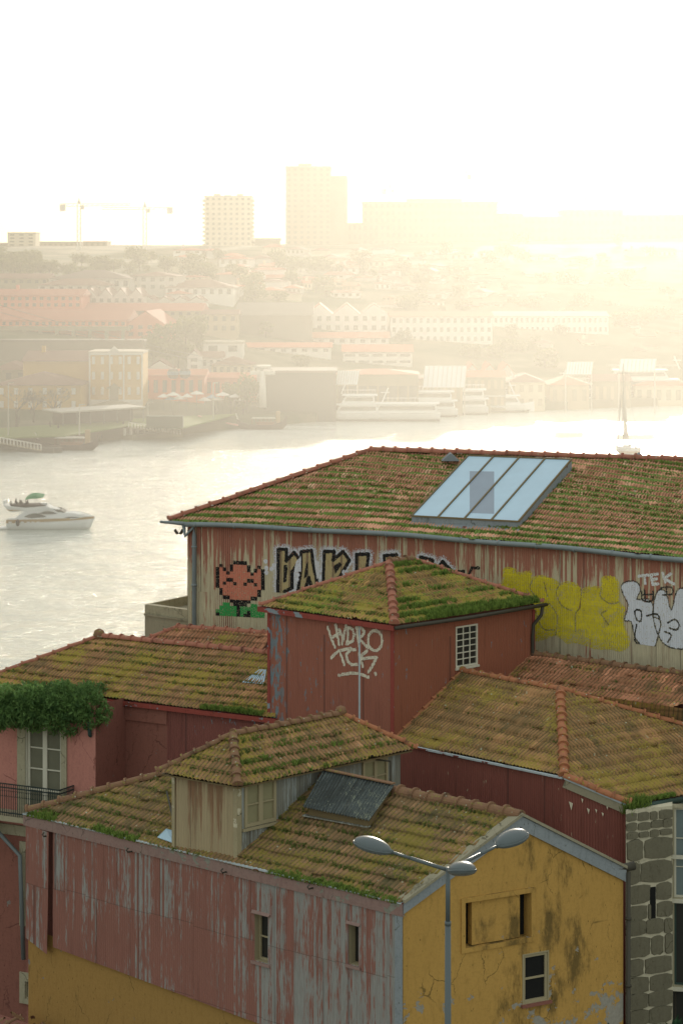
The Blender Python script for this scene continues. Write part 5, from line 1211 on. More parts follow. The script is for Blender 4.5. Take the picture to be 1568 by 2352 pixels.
# ================================================================== 9 THREE-HEADED STREET LAMP
YL_ = 45.0; base = PY(1028, 1996, YL_); lamp = empty('street_lamp', (base.x, base.y, 14), 'grey steel street lamp with three domed heads before the ochre gable', 'street lamp')
mb = MB(); zt = base.z - .0
mb.tube([(base.x, base.y, 14), (base.x, base.y, zt - 4), (base.x, base.y, zt - 1.0)], [.10, .065, .055], 14); mb.tube([(base.x, base.y, zt - 1.0), (base.x, base.y, zt + .03)], .045, 14); mb.tube([(base.x, base.y, zt - 1.05), (base.x, base.y, zt - .97)], .06, 14)
mb.tube([(base.x, base.y, 14), (base.x, base.y, 14.3)], .16, 14); mb.build('pole', M['lamp_paint'], lamp, True)
def lamp_head(ang, R0, rise_, nm):
    d = Vector((math.cos(ang), math.sin(ang), 0)); b = Vector((base.x, base.y, zt - .02)); tip = b + d * (R0 - .42) + Vector((0, 0, rise_))
    ax = (tip - b).normalized(); mb = MB(); mb.tube([b, b.lerp(tip, .62)], .036, 10); mb.tube([b.lerp(tip, .6), tip], .028, 10); arm = mb.build('arm', M['lamp_paint'], lamp, True)
    Lh, Wd = .35, .25; n, m = 24, 12; ctr = tip + ax * (Lh - .02); side_ = ax.cross(Vector((0, 0, 1))).normalized(); up = side_.cross(ax).normalized()
    def shell(f, nmx, mat, sgn, par):
        mb = MB(); vs = []
        for j in range(m + 1):
            t = math.pi / 2 * j / m
            for i in range(n):
                a = 2 * math.pi * i / n; c, s = math.cos(a), math.sin(a)
                r = math.cos(t) if j else 1.0
                k = 1.0 if c > 0 else 1 + .12 * (c * c)     # drawn out towards the arm
                vs.append(ctr + ax * (c * r * Lh * k) + side_ * (s * r * Wd) + up * (sgn * f * math.sin(t) ** 1.0))
        fs = [(j * n + i, j * n + (i + 1) % n, (j + 1) * n + (i + 1) % n, (j + 1) * n + i) for j in range(m) for i in range(n)]
        mb.add(vs, fs); return mb.build(nmx, mat, par, True)
    h = shell(.155, 'lamp_head', M['lamp_paint'], 1, lamp)
    mb = MB(); ring = []
    for k_ in range(4):
        rr_, zz_ = [(1.0, .01), (1.05, .005), (1.05, -.03), (.97, -.035)][k_]
        for i in range(n):
            a = 2 * math.pi * i / n; c, s = math.cos(a), math.sin(a); k = 1.0 if c > 0 else 1 + .12 * c * c; ring.append(ctr + ax * (c * rr_ * Lh * k) + side_ * (s * rr_ * Wd) + up * zz_)
    mb.add(ring, [(j * n + i, j * n + (i + 1) % n, ((j + 1) % 4) * n + (i + 1) % n, ((j + 1) % 4) * n + i) for j in range(4) for i in range(n)]); mb.build('rim', M['lamp_paint'], h, True)
    o = shell(.085, 'lens', M['lamp_glass'], -1, h); o.location.z -= .03
    mb = MB(); mb.tube([tip - ax * .1, tip + ax * .12], [.045, .06], 10); mb.build('collar', M['lamp_paint'], h, True)
lamp_head(R(-82), 1.5, .27, 'c'); lamp_head(R(160), 1.6, .26, 'l'); lamp_head(R(40), 1.76, .27, 'r')
# ================================================================== 10 ground bits: rubble, weeds
rub = []
rnd = random.Random(77); mb = MB()
gb = PY(70, 2345, 66.5)
for i in range(110):
    p = Vector((rnd.uniform(-9.6, -6.9), rnd.uniform(64.5, 66.8), 0)); h = 17.25 - abs(p.x + 8.9) * .30 + rnd.uniform(-.15, .12); s = rnd.uniform(.1, .22)
    Mx = Matrix.Translation((p.x, p.y, h)) @ Matrix.Rotation(rnd.uniform(0, 6), 4, 'Z') @ Matrix.Rotation(rnd.uniform(-.7, .7), 4, 'X')
    m2 = MB(Mx); 
    for k in range(5):
        t0, t1 = math.pi * k / 5, math.pi * (k + 1) / 5
        m2.add([(math.cos(t0) * s * .6, -s, math.sin(t0) * s * .4), (math.cos(t1) * s * .6, -s, math.sin(t1) * s * .4), (math.cos(t1) * s * .5, s, math.sin(t1) * s * .35), (math.cos(t0) * s * .5, s, math.sin(t0) * s * .35)], [(0,1,2,3)])
    mb.add(m2.v, m2.f)
o = link('rubble', mb.mesh('rubble', recalc=False), M['ridge_moss']); tag(o, 'heap of broken mossy roof tiles at the foot of the ochre wall, bottom left', 'rubble', kind='stuff')
mb = MB(); mb.prism([(-11, 63.5), (-6.2, 63.5), (-6.6, 66.6), (-11, 68.5)], 14, [16.6, 16.3, 16.5, 17.2]); o = link('earth_bank', mb.mesh('e'), M['dark_plaster']); o['kind'] = 'structure'; boxuv(o.data)
for i, (x, y, Y, s, lab) in enumerate(((1398, 2345, 60.4, .5, 'leafy weed growing at the foot of the ochre gable beside the downpipe'), (1548, 2330, 62, .55, 'dark leafy weed at the foot of the stone wall in the bottom right corner'))):
    p = PY(x, y, Y); w = empty('weed', (p.x, p.y, p.z - .5), lab, 'weed')
    mb = MB(); rnd = random.Random(i)
    for k in range(26):
        a = rnd.uniform(0, 6.28); l = s * rnd.uniform(.5, 1.1); d = Vector((math.cos(a), math.sin(a), rnd.uniform(.2, 1.4))).normalized(); sd = d.cross(Vector((0, 0, 1))).normalized() * .05
        b = p + Vector((0, 0, -.45)); m1 = b + d * l * .5; tp = b + d * l + Vector((0, 0, -.1)); mb.add([b, m1 - sd, m1 + sd, tp], [(0,1,3), (0,3,2)])
    link('leaves', mb.mesh('l', recalc=False), M['weed'], w)
# ================================================================== FAR BANK
BK = np.array([(-400, 330), (-200, 432), (-110, 482), (-71, 502), (-37, 541), (-15, 578), (-2.6, 594), (47, 630), (93, 659), (300, 760), (700, 900)], float)
def bank(X): return float(np.interp(X, BK[:,0], BK[:,1]))
TZ = np.array([(-1, 0), (0, 2.2), (30, 3), (75, 6), (150, 16), (230, 27), (330, 37), (470, 44), (620, 48), (1300, 52)], float)
def terr(X, Y):
    t_ = Y - bank(X); z = float(np.interp(t_, TZ[:,0], TZ[:,1])); k = min(max((X + 40) / 260, 0), 1); return z * (1 + .22 * k * min(max(t_ / 500, 0), 1))
def gp(x, y):
    k, m = (x - CX) / F, (y - YH) / F; Y = 420.
    while Y < 1700:
        if H - m * Y <= terr(k * Y, Y): break
        Y += 2
    return Vector((k * Y, Y, H - m * Y))
mb = MB(); xs = np.arange(-420, 520, 20); ts = [-3, 0, .01, 10, 30, 50, 75, 110, 150, 190, 230, 280, 330, 400, 470, 560, 700, 1000, 1300]
for t_ in ts:
    for x in xs: Y = bank(x) + t_; mb.v.append((x * (1 + max(t_, 0) / 700), Y, -1.5 if t_ <= 0 else terr(x, Y) - .02))
nx = len(xs); mb.f = [(j * nx + i, j * nx + i + 1, (j + 1) * nx + i + 1, (j + 1) * nx + i) for j in range(len(ts) - 1) for i in range(nx - 1)]
tt = NT('hillside'); pp = tt.pos(); tt.col(tt.mix(tt.step(tt.noise(pp, .03, 5), .42, .58), S(72, 80, 46), S(120, 112, 84))); tt.rough(.95)
o = mb.build('hillside', tt.m, smooth=True); o['kind'] = 'structure'
FM = {}
def fm(key, c, **k):
    if key not in FM: FM[key] = mat_plain('far_' + key, S(*c), .85, var=.12, scale=.15, **k)
    return FM[key]
W_ = {'white': (225, 220, 208), 'cream': (214, 200, 168), 'salmon': (224, 128, 100), 'yellow': (206, 164, 86), 'grey': (120, 114, 98), 'beige': (176, 160, 128), 'orange': (214, 110, 70), 'pale': (196, 190, 176), 'stone': (150, 140, 112), 'dgrey': (84, 84, 74)}
R_ = {'red': (168, 92, 66), 'brown': (116, 80, 62), 'dark': (92, 76, 66), 'grey': (110, 104, 92), 'terra': (190, 112, 80), 'pale': (180, 170, 150)}
for k, v in W_.items(): fm(k, v)
for k, v in R_.items(): fm('roof_' + k, v)
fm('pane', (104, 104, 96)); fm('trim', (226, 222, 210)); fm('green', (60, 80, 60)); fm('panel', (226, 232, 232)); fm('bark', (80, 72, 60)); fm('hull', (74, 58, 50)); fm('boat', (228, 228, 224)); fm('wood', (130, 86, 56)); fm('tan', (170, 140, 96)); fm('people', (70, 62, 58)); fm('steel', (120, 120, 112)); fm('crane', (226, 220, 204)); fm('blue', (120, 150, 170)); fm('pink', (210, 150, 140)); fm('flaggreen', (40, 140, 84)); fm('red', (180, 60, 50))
WINMESH = {}
def winmesh(mat):
    if mat.name not in WINMESH:
        b = MB(); b.box(-.5, .5, -.06, .0, 0, 1); me = b.mesh('window'); me.materials.append(mat); WINMESH[mat.name] = me
    return WINMESH[mat.name]
def add_windows(root, w, z0, zt, cols, rows, mat, ww=.45, hh=.5, y=-.02, x0=None, x1=None, name='window'):
    x0 = -w / 2 if x0 is None else x0; x1 = w / 2 if x1 is None else x1; cw = (x1 - x0) / cols; ch = (zt - z0) / rows
    for i in range(cols):
        for j in range(rows):
            o = bpy.data.objects.new(name, winmesh(mat)); COL.objects.link(o); o.parent = root
            o.location = (x0 + cw * (i + .5), y, z0 + ch * (j + .3)); o.scale = (cw * ww, 1, ch * hh)
def far_house(x0, x1, yb, ye, yr, depth, wall, roofc, label, cat='house', name='house', kind='hip', win=None, yaw=0, group=None, winmat=None, zdown=4, over=.5, Y=None, ng=1, chim=0, wargs=None):
    g = gp((x0 + x1) / 2, yb)
    if Y is None: Y = g.y
    w = (x1 - x0) / F * Y; cx = ((x0 + x1) / 2 - CX) / F * Y; zb = H - (yb - YH) / F * Y; ze = H - (ye - YH) / F * Y; zr = H - (yr - YH) / F * Y
    e = empty(name, (cx, Y, zb), label, cat, group, R(yaw)); hh = ze - zb; hr = zr - ze
    mb = MB(); mb.box(-w/2, w/2, 0, depth, -zdown, hh)
    if kind == 'gable':
        for k in range(ng):
            a, b = -w/2 + w * k / ng, -w/2 + w * (k + 1) / ng; mb.add([(a, 0, hh), (b, 0, hh), ((a+b)/2, 0, hh + hr), (a, .4, hh), (b, .4, hh), ((a+b)/2, .4, hh + hr)], [(0,1,2), (5,4,3), (0,2,5,3), (2,1,4,5)])
    wo = mb.build('wall', FM[wall], e); wo.matrix_parent_inverse = Matrix()
    if kind != 'flat':
        mb = MB(); o_ = over
        if kind == 'hip':
            i = min(w, depth) * .45
            if w > depth: rp = [(-w/2 + i, depth/2), (w/2 - i, depth/2)]
            else: rp = [(0, i), (0, depth - i)]
            if w > depth: mb.add([(-w/2-o_, -o_, hh), (w/2+o_, -o_, hh), (w/2+o_, depth+o_, hh), (-w/2-o_, depth+o_, hh), (*rp[0], hh+hr), (*rp[1], hh+hr)], [(0,1,5,4), (1,2,5), (2,3,4,5), (3,0,4), (3,2,1,0)])
            else: mb.add([(-w/2-o_, -o_, hh), (w/2+o_, -o_, hh), (w/2+o_, depth+o_, hh), (-w/2-o_, depth+o_, hh), (*rp[0], hh+hr), (*rp[1], hh+hr)], [(0,1,4), (1,2,5,4), (2,3,5), (3,0,4,5), (3,2,1,0)])
        elif kind == 'ridge':
            mb.add([(-w/2-o_, -o_, hh), (w/2+o_, -o_, hh), (w/2+o_, depth+o_, hh), (-w/2-o_, depth+o_, hh), (-w/2-o_, depth/2, hh+hr), (w/2+o_, depth/2, hh+hr)], [(0,1,5,4), (1,2,5), (2,3,4,5), (3,0,4), (3,2,1,0)])
        elif kind == 'gable':
            for k in range(ng):
                a, b = -w/2 + w * k / ng, -w/2 + w * (k + 1) / ng; c = (a + b) / 2; y0 = .15
                mb.add([(a, y0, hh + .03), (c, y0, hh + hr + .35), (b, y0, hh + .03), (a, depth, hh + .03), (c, depth, hh + hr + .35), (b, depth, hh + .03)], [(0,1,4,3), (1,2,5,4), (0,2,1), (3,4,5)])
        ro = mb.build('roof', FM['roof_' + roofc], e); ro.matrix_parent_inverse = Matrix()
        for k in range(chim):
            cb = MB(); xx = -w * .3 + k * w * .35; cb.box(xx, xx + .9, depth * .4, depth * .4 + .9, hh + hr * .3, hh + hr + 1.2); c_ = cb.build('chimney', FM[wall], ro); c_.matrix_parent_inverse = Matrix()
    else:
        mb = MB(); mb.box(-w/2 - .2, w/2 + .2, -.2, depth + .2, hh + .01, hh + .5); ro = mb.build('parapet', FM['roof_' + roofc], e); ro.matrix_parent_inverse = Matrix()
    if win: add_windows(e, w, 0, hh, win[0], win[1], FM[winmat or 'pane'], **(wargs or {}))
    return e
# the body meshes above are built at world scale inside their empties, so reset the inverse
HZ = 'hazy houses on the far hillside'
# --- skyline
far_house(18, 82, 590, 536, 536, 16, 'cream', 'pale', 'small pale apartment tower at the far left of the skyline', 'apartment tower', 'apartment_tower', 'flat', (3, 7), winmat='stone', Y=1080)
far_house(-10, 20, 592, 560, 560, 16, 'beige', 'pale', 'low pale block cut by the left edge of the photo on the skyline', 'building', 'apartment_block', 'flat', (2, 3), winmat='stone', Y=1090)
far_house(86, 184, 592, 557, 557, 20, 'beige', 'pale', 'low long block between the left apartment tower and the left crane', 'building', 'apartment_block', 'flat', (8, 3), winmat='stone', Y=1120)
far_house(192, 246, 592, 556, 556, 20, 'beige', 'pale', 'stepped pale block just right of the left crane', 'building', 'apartment_block', 'flat', (4, 3), winmat='stone', Y=1120)
far_house(246, 330, 592, 572, 568, 20, 'stone', 'grey', 'long low roof on the skyline below the two left cranes', 'building', 'apartment_block', 'ridge', (7, 1), winmat='stone', Y=1130)
e = far_house(470, 578, 600, 452, 452, 26, 'cream', 'pale', 'square hazy tower block with balconies on both edges', 'tower block', 'tower_block', 'flat', (8, 13), winmat='stone', Y=1150)
mb = MB(); w_ = 108 / F * 1150; zt_ = 148 / F * 1150
for k in range(13):
    for s_ in (-1, 1): mb.box(s_ * w_ / 2 - (.0 if s_ > 0 else 1.1), s_ * w_ / 2 + (1.1 if s_ > 0 else .0), 2, 12, 3 + k * 2.12, 4.1 + k * 2.12)
b_ = mb.build('balcony', FM['cream'], e); b_.matrix_parent_inverse = Matrix()
mb = MB(); mb.box(-7, -4, 4, 10, zt_, zt_ + 1.6); mb.box(4, 7, 4, 10, zt_, zt_ + 1.6); mb.box(-2, 1, 4, 10, zt_, zt_ + .9); b_ = mb.build('roof_plant', FM['cream'], e); b_.matrix_parent_inverse = Matrix()
e = far_house(656, 760, 600, 384, 384, 28, 'beige', 'pale', 'tallest hazy tower on the skyline with a lower wing stepping down on its right', 'tower block', 'tower_block', 'flat', (7, 18), winmat='stone', Y=1180)
mb = MB(); w_ = 104 / F * 1180; mb.box(w_ / 2, w_ / 2 + 8, 3, 26, -6, 197 / F * 1180); mb.box(-5, 1.5, 5, 14, 216 / F * 1180, 223 / F * 1180 + .6); b_ = mb.build('wing', FM['beige'], e); b_.matrix_parent_inverse = Matrix()
far_house(582, 642, 600, 552, 546, 18, 'stone', 'grey', 'low roofed building between the two hazy towers', 'building', 'apartment_block', 'ridge', (5, 2), winmat='stone', Y=1160)
far_house(797, 832, 600, 513, 511, 18, 'beige', 'grey', 'low block filling the gap between the tallest tower and the wide block', 'building', 'apartment_block', 'ridge', (3, 4), winmat='stone', Y=1200)
far_house(832, 1142, 600, 465, 465, 30, 'beige', 'pale', 'very wide hazy block on the skyline right of the tallest tower', 'apartment block', 'apartment_block', 'flat', (24, 8), winmat='stone', Y=1220)
far_house(935, 1060, 600, 459, 458, 16, 'beige', 'pale', 'raised middle storey standing behind the very wide skyline block', 'apartment block', 'apartment_block', 'flat', None, winmat='stone', Y=1262)
far_house(1142, 1200, 600, 492, 492, 24, 'beige', 'pale', 'lower step at the right end of the very wide skyline block', 'building', 'apartment_block', 'flat', (4, 6), winmat='stone', Y=1230)
far_house(1290, 1430, 600, 484, 484, 24, 'beige', 'pale', 'faint blocky building on the skyline near the right edge', 'building', 'apartment_block', 'flat', (10, 6), winmat='stone', Y=1260)
far_house(1200, 1290, 600, 498, 492, 24, 'beige', 'pale', 'faint low roof left of the last skyline block', 'building', 'apartment_block', 'ridge', (6, 5), winmat='stone', Y=1240)
far_house(1430, 1590, 600, 494, 490, 24, 'beige', 'pale', 'faint low building on the skyline at the right edge', 'building', 'apartment_block', 'ridge', (9, 5), winmat='stone', Y=1260)
# --- cranes
def crane(x, yt, x0, x1, Y, label):
    P_ = lambda a, b: PY(a, b, Y); base_ = P_(x, 600); e = empty('tower_crane', base_, label, 'crane'); mb = MB(); top = P_(x, yt)
    s_ = .7
    for dx, dy in ((-s_, -s_), (s_, -s_), (s_, s_), (-s_, s_)): mb.bar(base_ + Vector((dx, dy, 0)), top + Vector((dx, dy, 0)), .3)
    n = int((top.z - base_.z) / 2)
    for k in range(n):
        z = base_.z + k * 2; mb.bar((base_.x - s_, base_.y - s_, z), (base_.x + s_, base_.y - s_, z + 2), .18); mb.bar((base_.x + s_, base_.y - s_, z), (base_.x - s_, base_.y - s_, z + .02), .18)
    mb.build('mast', FM['crane'], e)
    mb = MB(); a, b = P_(x0, yt + 4), P_(x1, yt + 2); a.y = b.y = top.y
    for dz in (0, 1.1): mb.bar(a + Vector((0, 0, dz)), b + Vector((0, 0, dz * .6)), .26)
    n = max(4, int((b.x - a.x) / 2))
    for k in range(n): p, q = a.lerp(b, k / n), a.lerp(b, (k + 1) / n); mb.bar(p, q + Vector((0, 0, 1)), .16)
    mb.build('jib', FM['crane'], e)
    mb = MB(); cw = a if abs(x0 - x) < abs(x1 - x) else b
    cx_ = cw.x + (1.2 if cw is a else -1.2); mb.box(cx_ - 1.2, cx_ + 1.2, top.y - .7, top.y + .7, cw.z - 2.0, cw.z + .8); mb.build('counterweight', FM['crane'], e)
    mb = MB(); mb.add([top + Vector((-.8, 0, .5)), top + Vector((.8, 0, .5)), top + Vector((0, 0, 3.2)), top + Vector((0, 1, .5))], [(0,1,2), (1,3,2), (3,0,2)]); mb.box(top.x + .6, top.x + 2.2, top.y - .7, top.y + .7, top.z - 2, top.z - .2); mb.build('cab', FM['crane'], e)
crane(182, 470, 138, 300, 1010, 'hazy tower crane above the left skyline blocks with its counterweight to the left')
crane(333, 478, 235, 397, 1020, 'hazy tower crane left of the square tower block with its counterweight to the right')
crane(895, 434, 876, 915, 1235, 'very faint tower crane behind the left part of the wide skyline block')
crane(1070, 402, 1056, 1082, 1245, 'very faint tower crane behind the right part of the wide skyline block')
crane(1330, 450, 1308, 1352, 1275, 'barely visible tower crane over the faint block near the right edge')
# --- hillside left
far_house(113, 300, 664, 640, 620, 22, 'pale', 'dark', 'long white building with a dark roof high on the left hillside', 'building', 'long_building', 'hip', (9, 1), yaw=-3)
far_house(298, 405, 668, 634, 624, 18, 'pale', 'brown', 'white two storey wing at the right end of the long dark roofed building', 'building', 'long_building', 'hip', (5, 2), yaw=-6)
far_house(-12, 112, 655, 640, 628, 18, 'stone', 'brown', 'long low dark roof at the left edge below the tree line', 'building', 'long_building', 'ridge', (7, 1))
far_house(88, 258, 672, 655, 640, 16, 'pale', 'brown', 'low building with a brown roof in front of the long dark roofed one', 'building', 'long_building', 'hip', (8, 1))
far_house(-12, 188, 708, 679, 664, 18, 'salmon', 'red', 'salmon warehouse with two rows of small windows at the left edge', 'warehouse', 'salmon_warehouse', 'ridge', (12, 2), yaw=-2, chim=1)
far_house(190, 330, 699, 682, 664, 26, 'pale', 'brown', 'row of four white gabled cellars right of the salmon warehouse', 'cellars', 'gabled_cellars', 'gable', (8, 1), ng=4)
far_house(322, 470, 705, 693, 682, 24, 'pale', 'brown', 'row of low white gables right of the four white gabled cellars', 'cellars', 'gabled_cellars', 'gable', (8, 1), ng=4)
far_house(380, 536, 682, 660, 641, 20, 'white', 'brown', 'wide white house with a brown hipped roof left of the round tree', 'house', 'house', 'hip', (8, 1), yaw=-3)
far_house(165, 462, 728, 714, 697, 22, 'stone', 'red', 'very long low red roof above the salmon arcade building', 'warehouse', 'long_warehouse', 'ridge', (16, 1), yaw=-2)
e = far_house(-14, 292, 752, 736, 711, 24, 'salmon', 'red', 'long salmon building with a red roof over an open concrete arcade at the left edge', 'warehouse', 'arcade_building', 'ridge', (20, 1), yaw=-3)
g = gp(139, 752); mb = MB(); Yk = g.y - 2; 
for i in range(9):
    x = -20 + i * 38; a = PY(x, 780, Yk); b = PY(x, 752, Yk); mb.box(a.x - .5, a.x + .5, Yk - 1, Yk, a.z - 1, b.z)
a = PY(-30, 752, Yk); b = PY(300, 752, Yk); mb.box(a.x, b.x, Yk - 1.2, Yk + 2, a.z - .9, a.z + .3)
arc_ = mb.build('arcade', FM['stone'], e)
far_house(290, 378, 776, 744, 716, 26, 'salmon', 'red', 'salmon gable end standing right of the arcade building', 'warehouse', 'gabled_warehouse', 'gable', (4, 2), ng=1, yaw=-5)
far_house(338, 372, 742, 735, 722, 12, 'salmon', 'red', 'small salmon gable just behind the salmon gable end', 'house', 'house', 'gable', None, ng=1)
far_house(-20, 330, 830, 785, 785, 8, 'grey', 'grey', 'long grey retaining wall below the salmon arcade building', 'retaining wall', 'retaining_wall', 'flat', None)
far_house(465, 545, 765, 722, 712, 18, 'beige', 'brown', 'beige two storey house right of the wooded slope', 'house', 'house', 'ridge', (4, 2))
far_house(545, 716, 772, 724, 696, 26, 'grey', 'grey', 'large dull grey shed left of the white triple gables', 'shed', 'shed', 'ridge', None)
far_house(702, 890, 764, 722, 699, 26, 'white', 'terra', 'white warehouse front with three tall pointed gables', 'warehouse', 'gabled_warehouse', 'gable', (9, 2), ng=3)
far_house(897, 1130, 789, 727, 716, 22, 'white', 'terra', 'long white three storey building with regular windows in the middle of the far bank', 'building', 'long_building', 'ridge', (15, 3))
far_house(1132, 1396, 768, 726, 716, 22, 'white', 'pale', 'long white two storey building right of the three storey one', 'building', 'long_building', 'ridge', (22, 2))
far_house(655, 892, 792, 776, 764, 18, 'white', 'terra', 'long low white building under the three pointed gables', 'building', 'long_building', 'ridge', (10, 1))
far_house(566, 760, 812, 798, 788, 16, 'white', 'terra', 'low white building with a terracotta roof above the grey quay shed', 'building', 'long_building', 'ridge', (8, 1))
far_house(788, 946, 838, 808, 793, 18, 'white', 'terra', 'white two storey building with ribbon windows and a terracotta roof', 'building', 'long_building', 'ridge', (5, 2), wargs=dict(ww=.75, hh=.35))
far_house(467, 557, 815, 789, 788, 14, 'white', 'pale', 'plain bright white box building on the slope above the orange building', 'building', 'building', 'flat', (2, 1))
far_house(430, 462, 850, 820, 806, 12, 'white', 'brown', 'narrow white gabled house left of the plain white box building', 'house', 'house', 'gable', (1, 2), ng=1)
far_house(462, 510, 848, 822, 808, 12, 'white', 'brown', 'white house with a brown roof attached to the narrow gabled one', 'house', 'house', 'ridge', (3, 1))
far_house(334, 400, 856, 848, 829, 12, 'white', 'brown', 'low white gable above the orange building', 'house', 'house', 'gable', (1, 1), ng=1)
far_house(486, 580, 862, 838, 820, 14, 'cream', 'brown', 'cream house with a brown roof above the umbrellas', 'house', 'house', 'hip', (6, 1))
far_house(328, 470, 918, 862, 850, 14, 'orange', 'terra', 'orange building right of the yellow palace front', 'building', 'building', 'ridge', (7, 1), yaw=0)
far_house(470, 590, 918, 868, 858, 14, 'salmon', 'terra', 'salmon low building behind the umbrellas and the big quay tree', 'building', 'building', 'ridge', (6, 1))
# yellow palace
e = far_house(205, 328, 932, 812, 811, 16, 'yellow', 'pale', 'yellow palace front with white pilasters, a central pediment and three rows of windows', 'palace', 'palace', 'flat', None)
Yp = gp(266, 932).y; s_ = Yp / F; w_ = 123 * s_; hh = 120 * s_
add_windows(e, w_, 15 * s_, hh, 6, 3, FM['trim'], ww=.34, hh=.5)
mb = MB()
for px in (0, 46, 78, 120): mb.box(-w_/2 + px * s_, -w_/2 + (px + 3.5) * s_, -.25, 0, 0, hh)
mb.box(-w_/2, w_/2, -.3, 0, hh - .35, hh + .25); mb.box(-w_/2, w_/2, -.2, 0, 0, 14 * s_)
b_ = mb.build('pilaster', FM['trim'], e); b_.matrix_parent_inverse = Matrix()
mb = MB(); c_ = (262 - 266) * s_; mb.add([(c_ - 16*s_, -.3, hh + .2), (c_ + 16*s_, -.3, hh + .2), (c_, -.3, hh + 17*s_), (c_ - 16*s_, .3, hh + .2), (c_ + 16*s_, .3, hh + .2), (c_, .3, hh + 17*s_)], [(0,1,2), (5,4,3), (0,2,5,3), (2,1,4,5), (0,3,4,1)]); b_ = mb.build('pediment', FM['trim'], e); b_.matrix_parent_inverse = Matrix()
mb = MB(); mb.box(c_ - 1, c_ + 1, -.32, -.1, 12 * s_, 40 * s_); mb.add([(c_ - 1.8, -.5, 40*s_), (c_ + 1.8, -.5, 40*s_), (c_, -.5, 52*s_), (c_, -.1, 46*s_)], [(0,1,2), (0,2,3), (1,3,2), (0,3,1)]); b_ = mb.build('door', FM['stone'], e); b_.matrix_parent_inverse = Matrix()
mb = MB(); mb.add([(c_ - 6, -3.5, 0), (c_ + 6, -3.5, 0), (c_ + 6, -.3, 0), (c_ - 6, -.3, 0), (c_ - 1.5, -3, 12*s_), (c_ + 1.5, -3, 12*s_), (c_ + 1.5, -.3, 12*s_), (c_ - 1.5, -.3, 12*s_)], [(0,1,5,4), (1,2,6,5), (3,0,4,7), (4,5,6,7), (2,3,7,6)]); b_ = mb.build('staircase', FM['stone'], e); b_.matrix_parent_inverse = Matrix()
far_house(54, 206, 932, 830, 809, 26, 'yellow', 'brown', 'plain yellow side building with a long brown roof left of the palace front', 'building', 'building', 'ridge', (3, 1), Y=Yp + 3, wargs=dict(ww=.2, hh=.18), chim=1)
far_house(-12, 186, 945, 885, 858, 22, 'yellow', 'brown', 'low yellow house with white framed windows at the left edge', 'house', 'house', 'hip', (6, 2), winmat='trim', Y=Yp - 14, wargs=dict(ww=.28, hh=.5))
far_house(-20, 62, 880, 850, 832, 18, 'stone', 'brown', 'dark roofed stone house behind the low yellow one at the left edge', 'house', 'house', 'hip', (3, 1), Y=Yp + 24)
# grey quay shed and waterfront
far_house(606, 772, 948, 856, 850, 20, 'dgrey', 'grey', 'big windowless grey clad shed behind the cruise boats', 'shed', 'quay_shed', 'flat', None)
far_house(590, 618, 935, 845, 845, 8, 'white', 'pale', 'narrow white structure left of the big grey clad shed', 'building', 'building', 'flat', (1, 3))
e = far_house(775, 960, 948, 860, 850, 18, 'stone', 'terra', 'long quay pavilion with a terracotta roof behind the cruise boats', 'pavilion', 'quay_pavilion', 'hip', (8, 1), wargs=dict(ww=.8, hh=.4))
far_house(960, 1062, 945, 872, 856, 18, 'beige', 'brown', 'low brown roofed quay building under the large bright reflective panel', 'building', 'quay_building', 'hip', (5, 1), winmat='stone')
far_house(1070, 1160, 943, 866, 854, 18, 'stone', 'terra', 'quay building with a low terracotta roof behind the middle white boats', 'building', 'quay_building', 'ridge', (6, 2), winmat='beige')
far_house(1166, 1250, 941, 878, 860, 18, 'cream', 'brown', 'cream quay building with a brown hipped roof behind the last white boat', 'building', 'quay_building', 'hip', (4, 2), winmat='beige')
far_house(1064, 1184, 868, 860, 838, 22, 'pale', 'terra', 'three pale pointed roofs right of the bright white panel', 'building', 'gabled_hall', 'gable', None, ng=3)
far_house(1262, 1352, 937, 884, 866, 18, 'beige', 'terra', 'hazy quay building behind the double deck cruiser left of the mast', 'building', 'quay_building', 'hip', (4, 1), winmat='stone')
far_house(1362, 1448, 935, 876, 862, 18, 'stone', 'brown', 'hazy quay building directly behind the sailing boat mast', 'building', 'quay_building', 'ridge', (5, 1), winmat='beige')
far_house(1456, 1590, 933, 886, 866, 18, 'cream', 'terra', 'hazy quay building behind the long river cruiser at the right edge', 'building', 'quay_building', 'hip', (6, 1), winmat='stone')
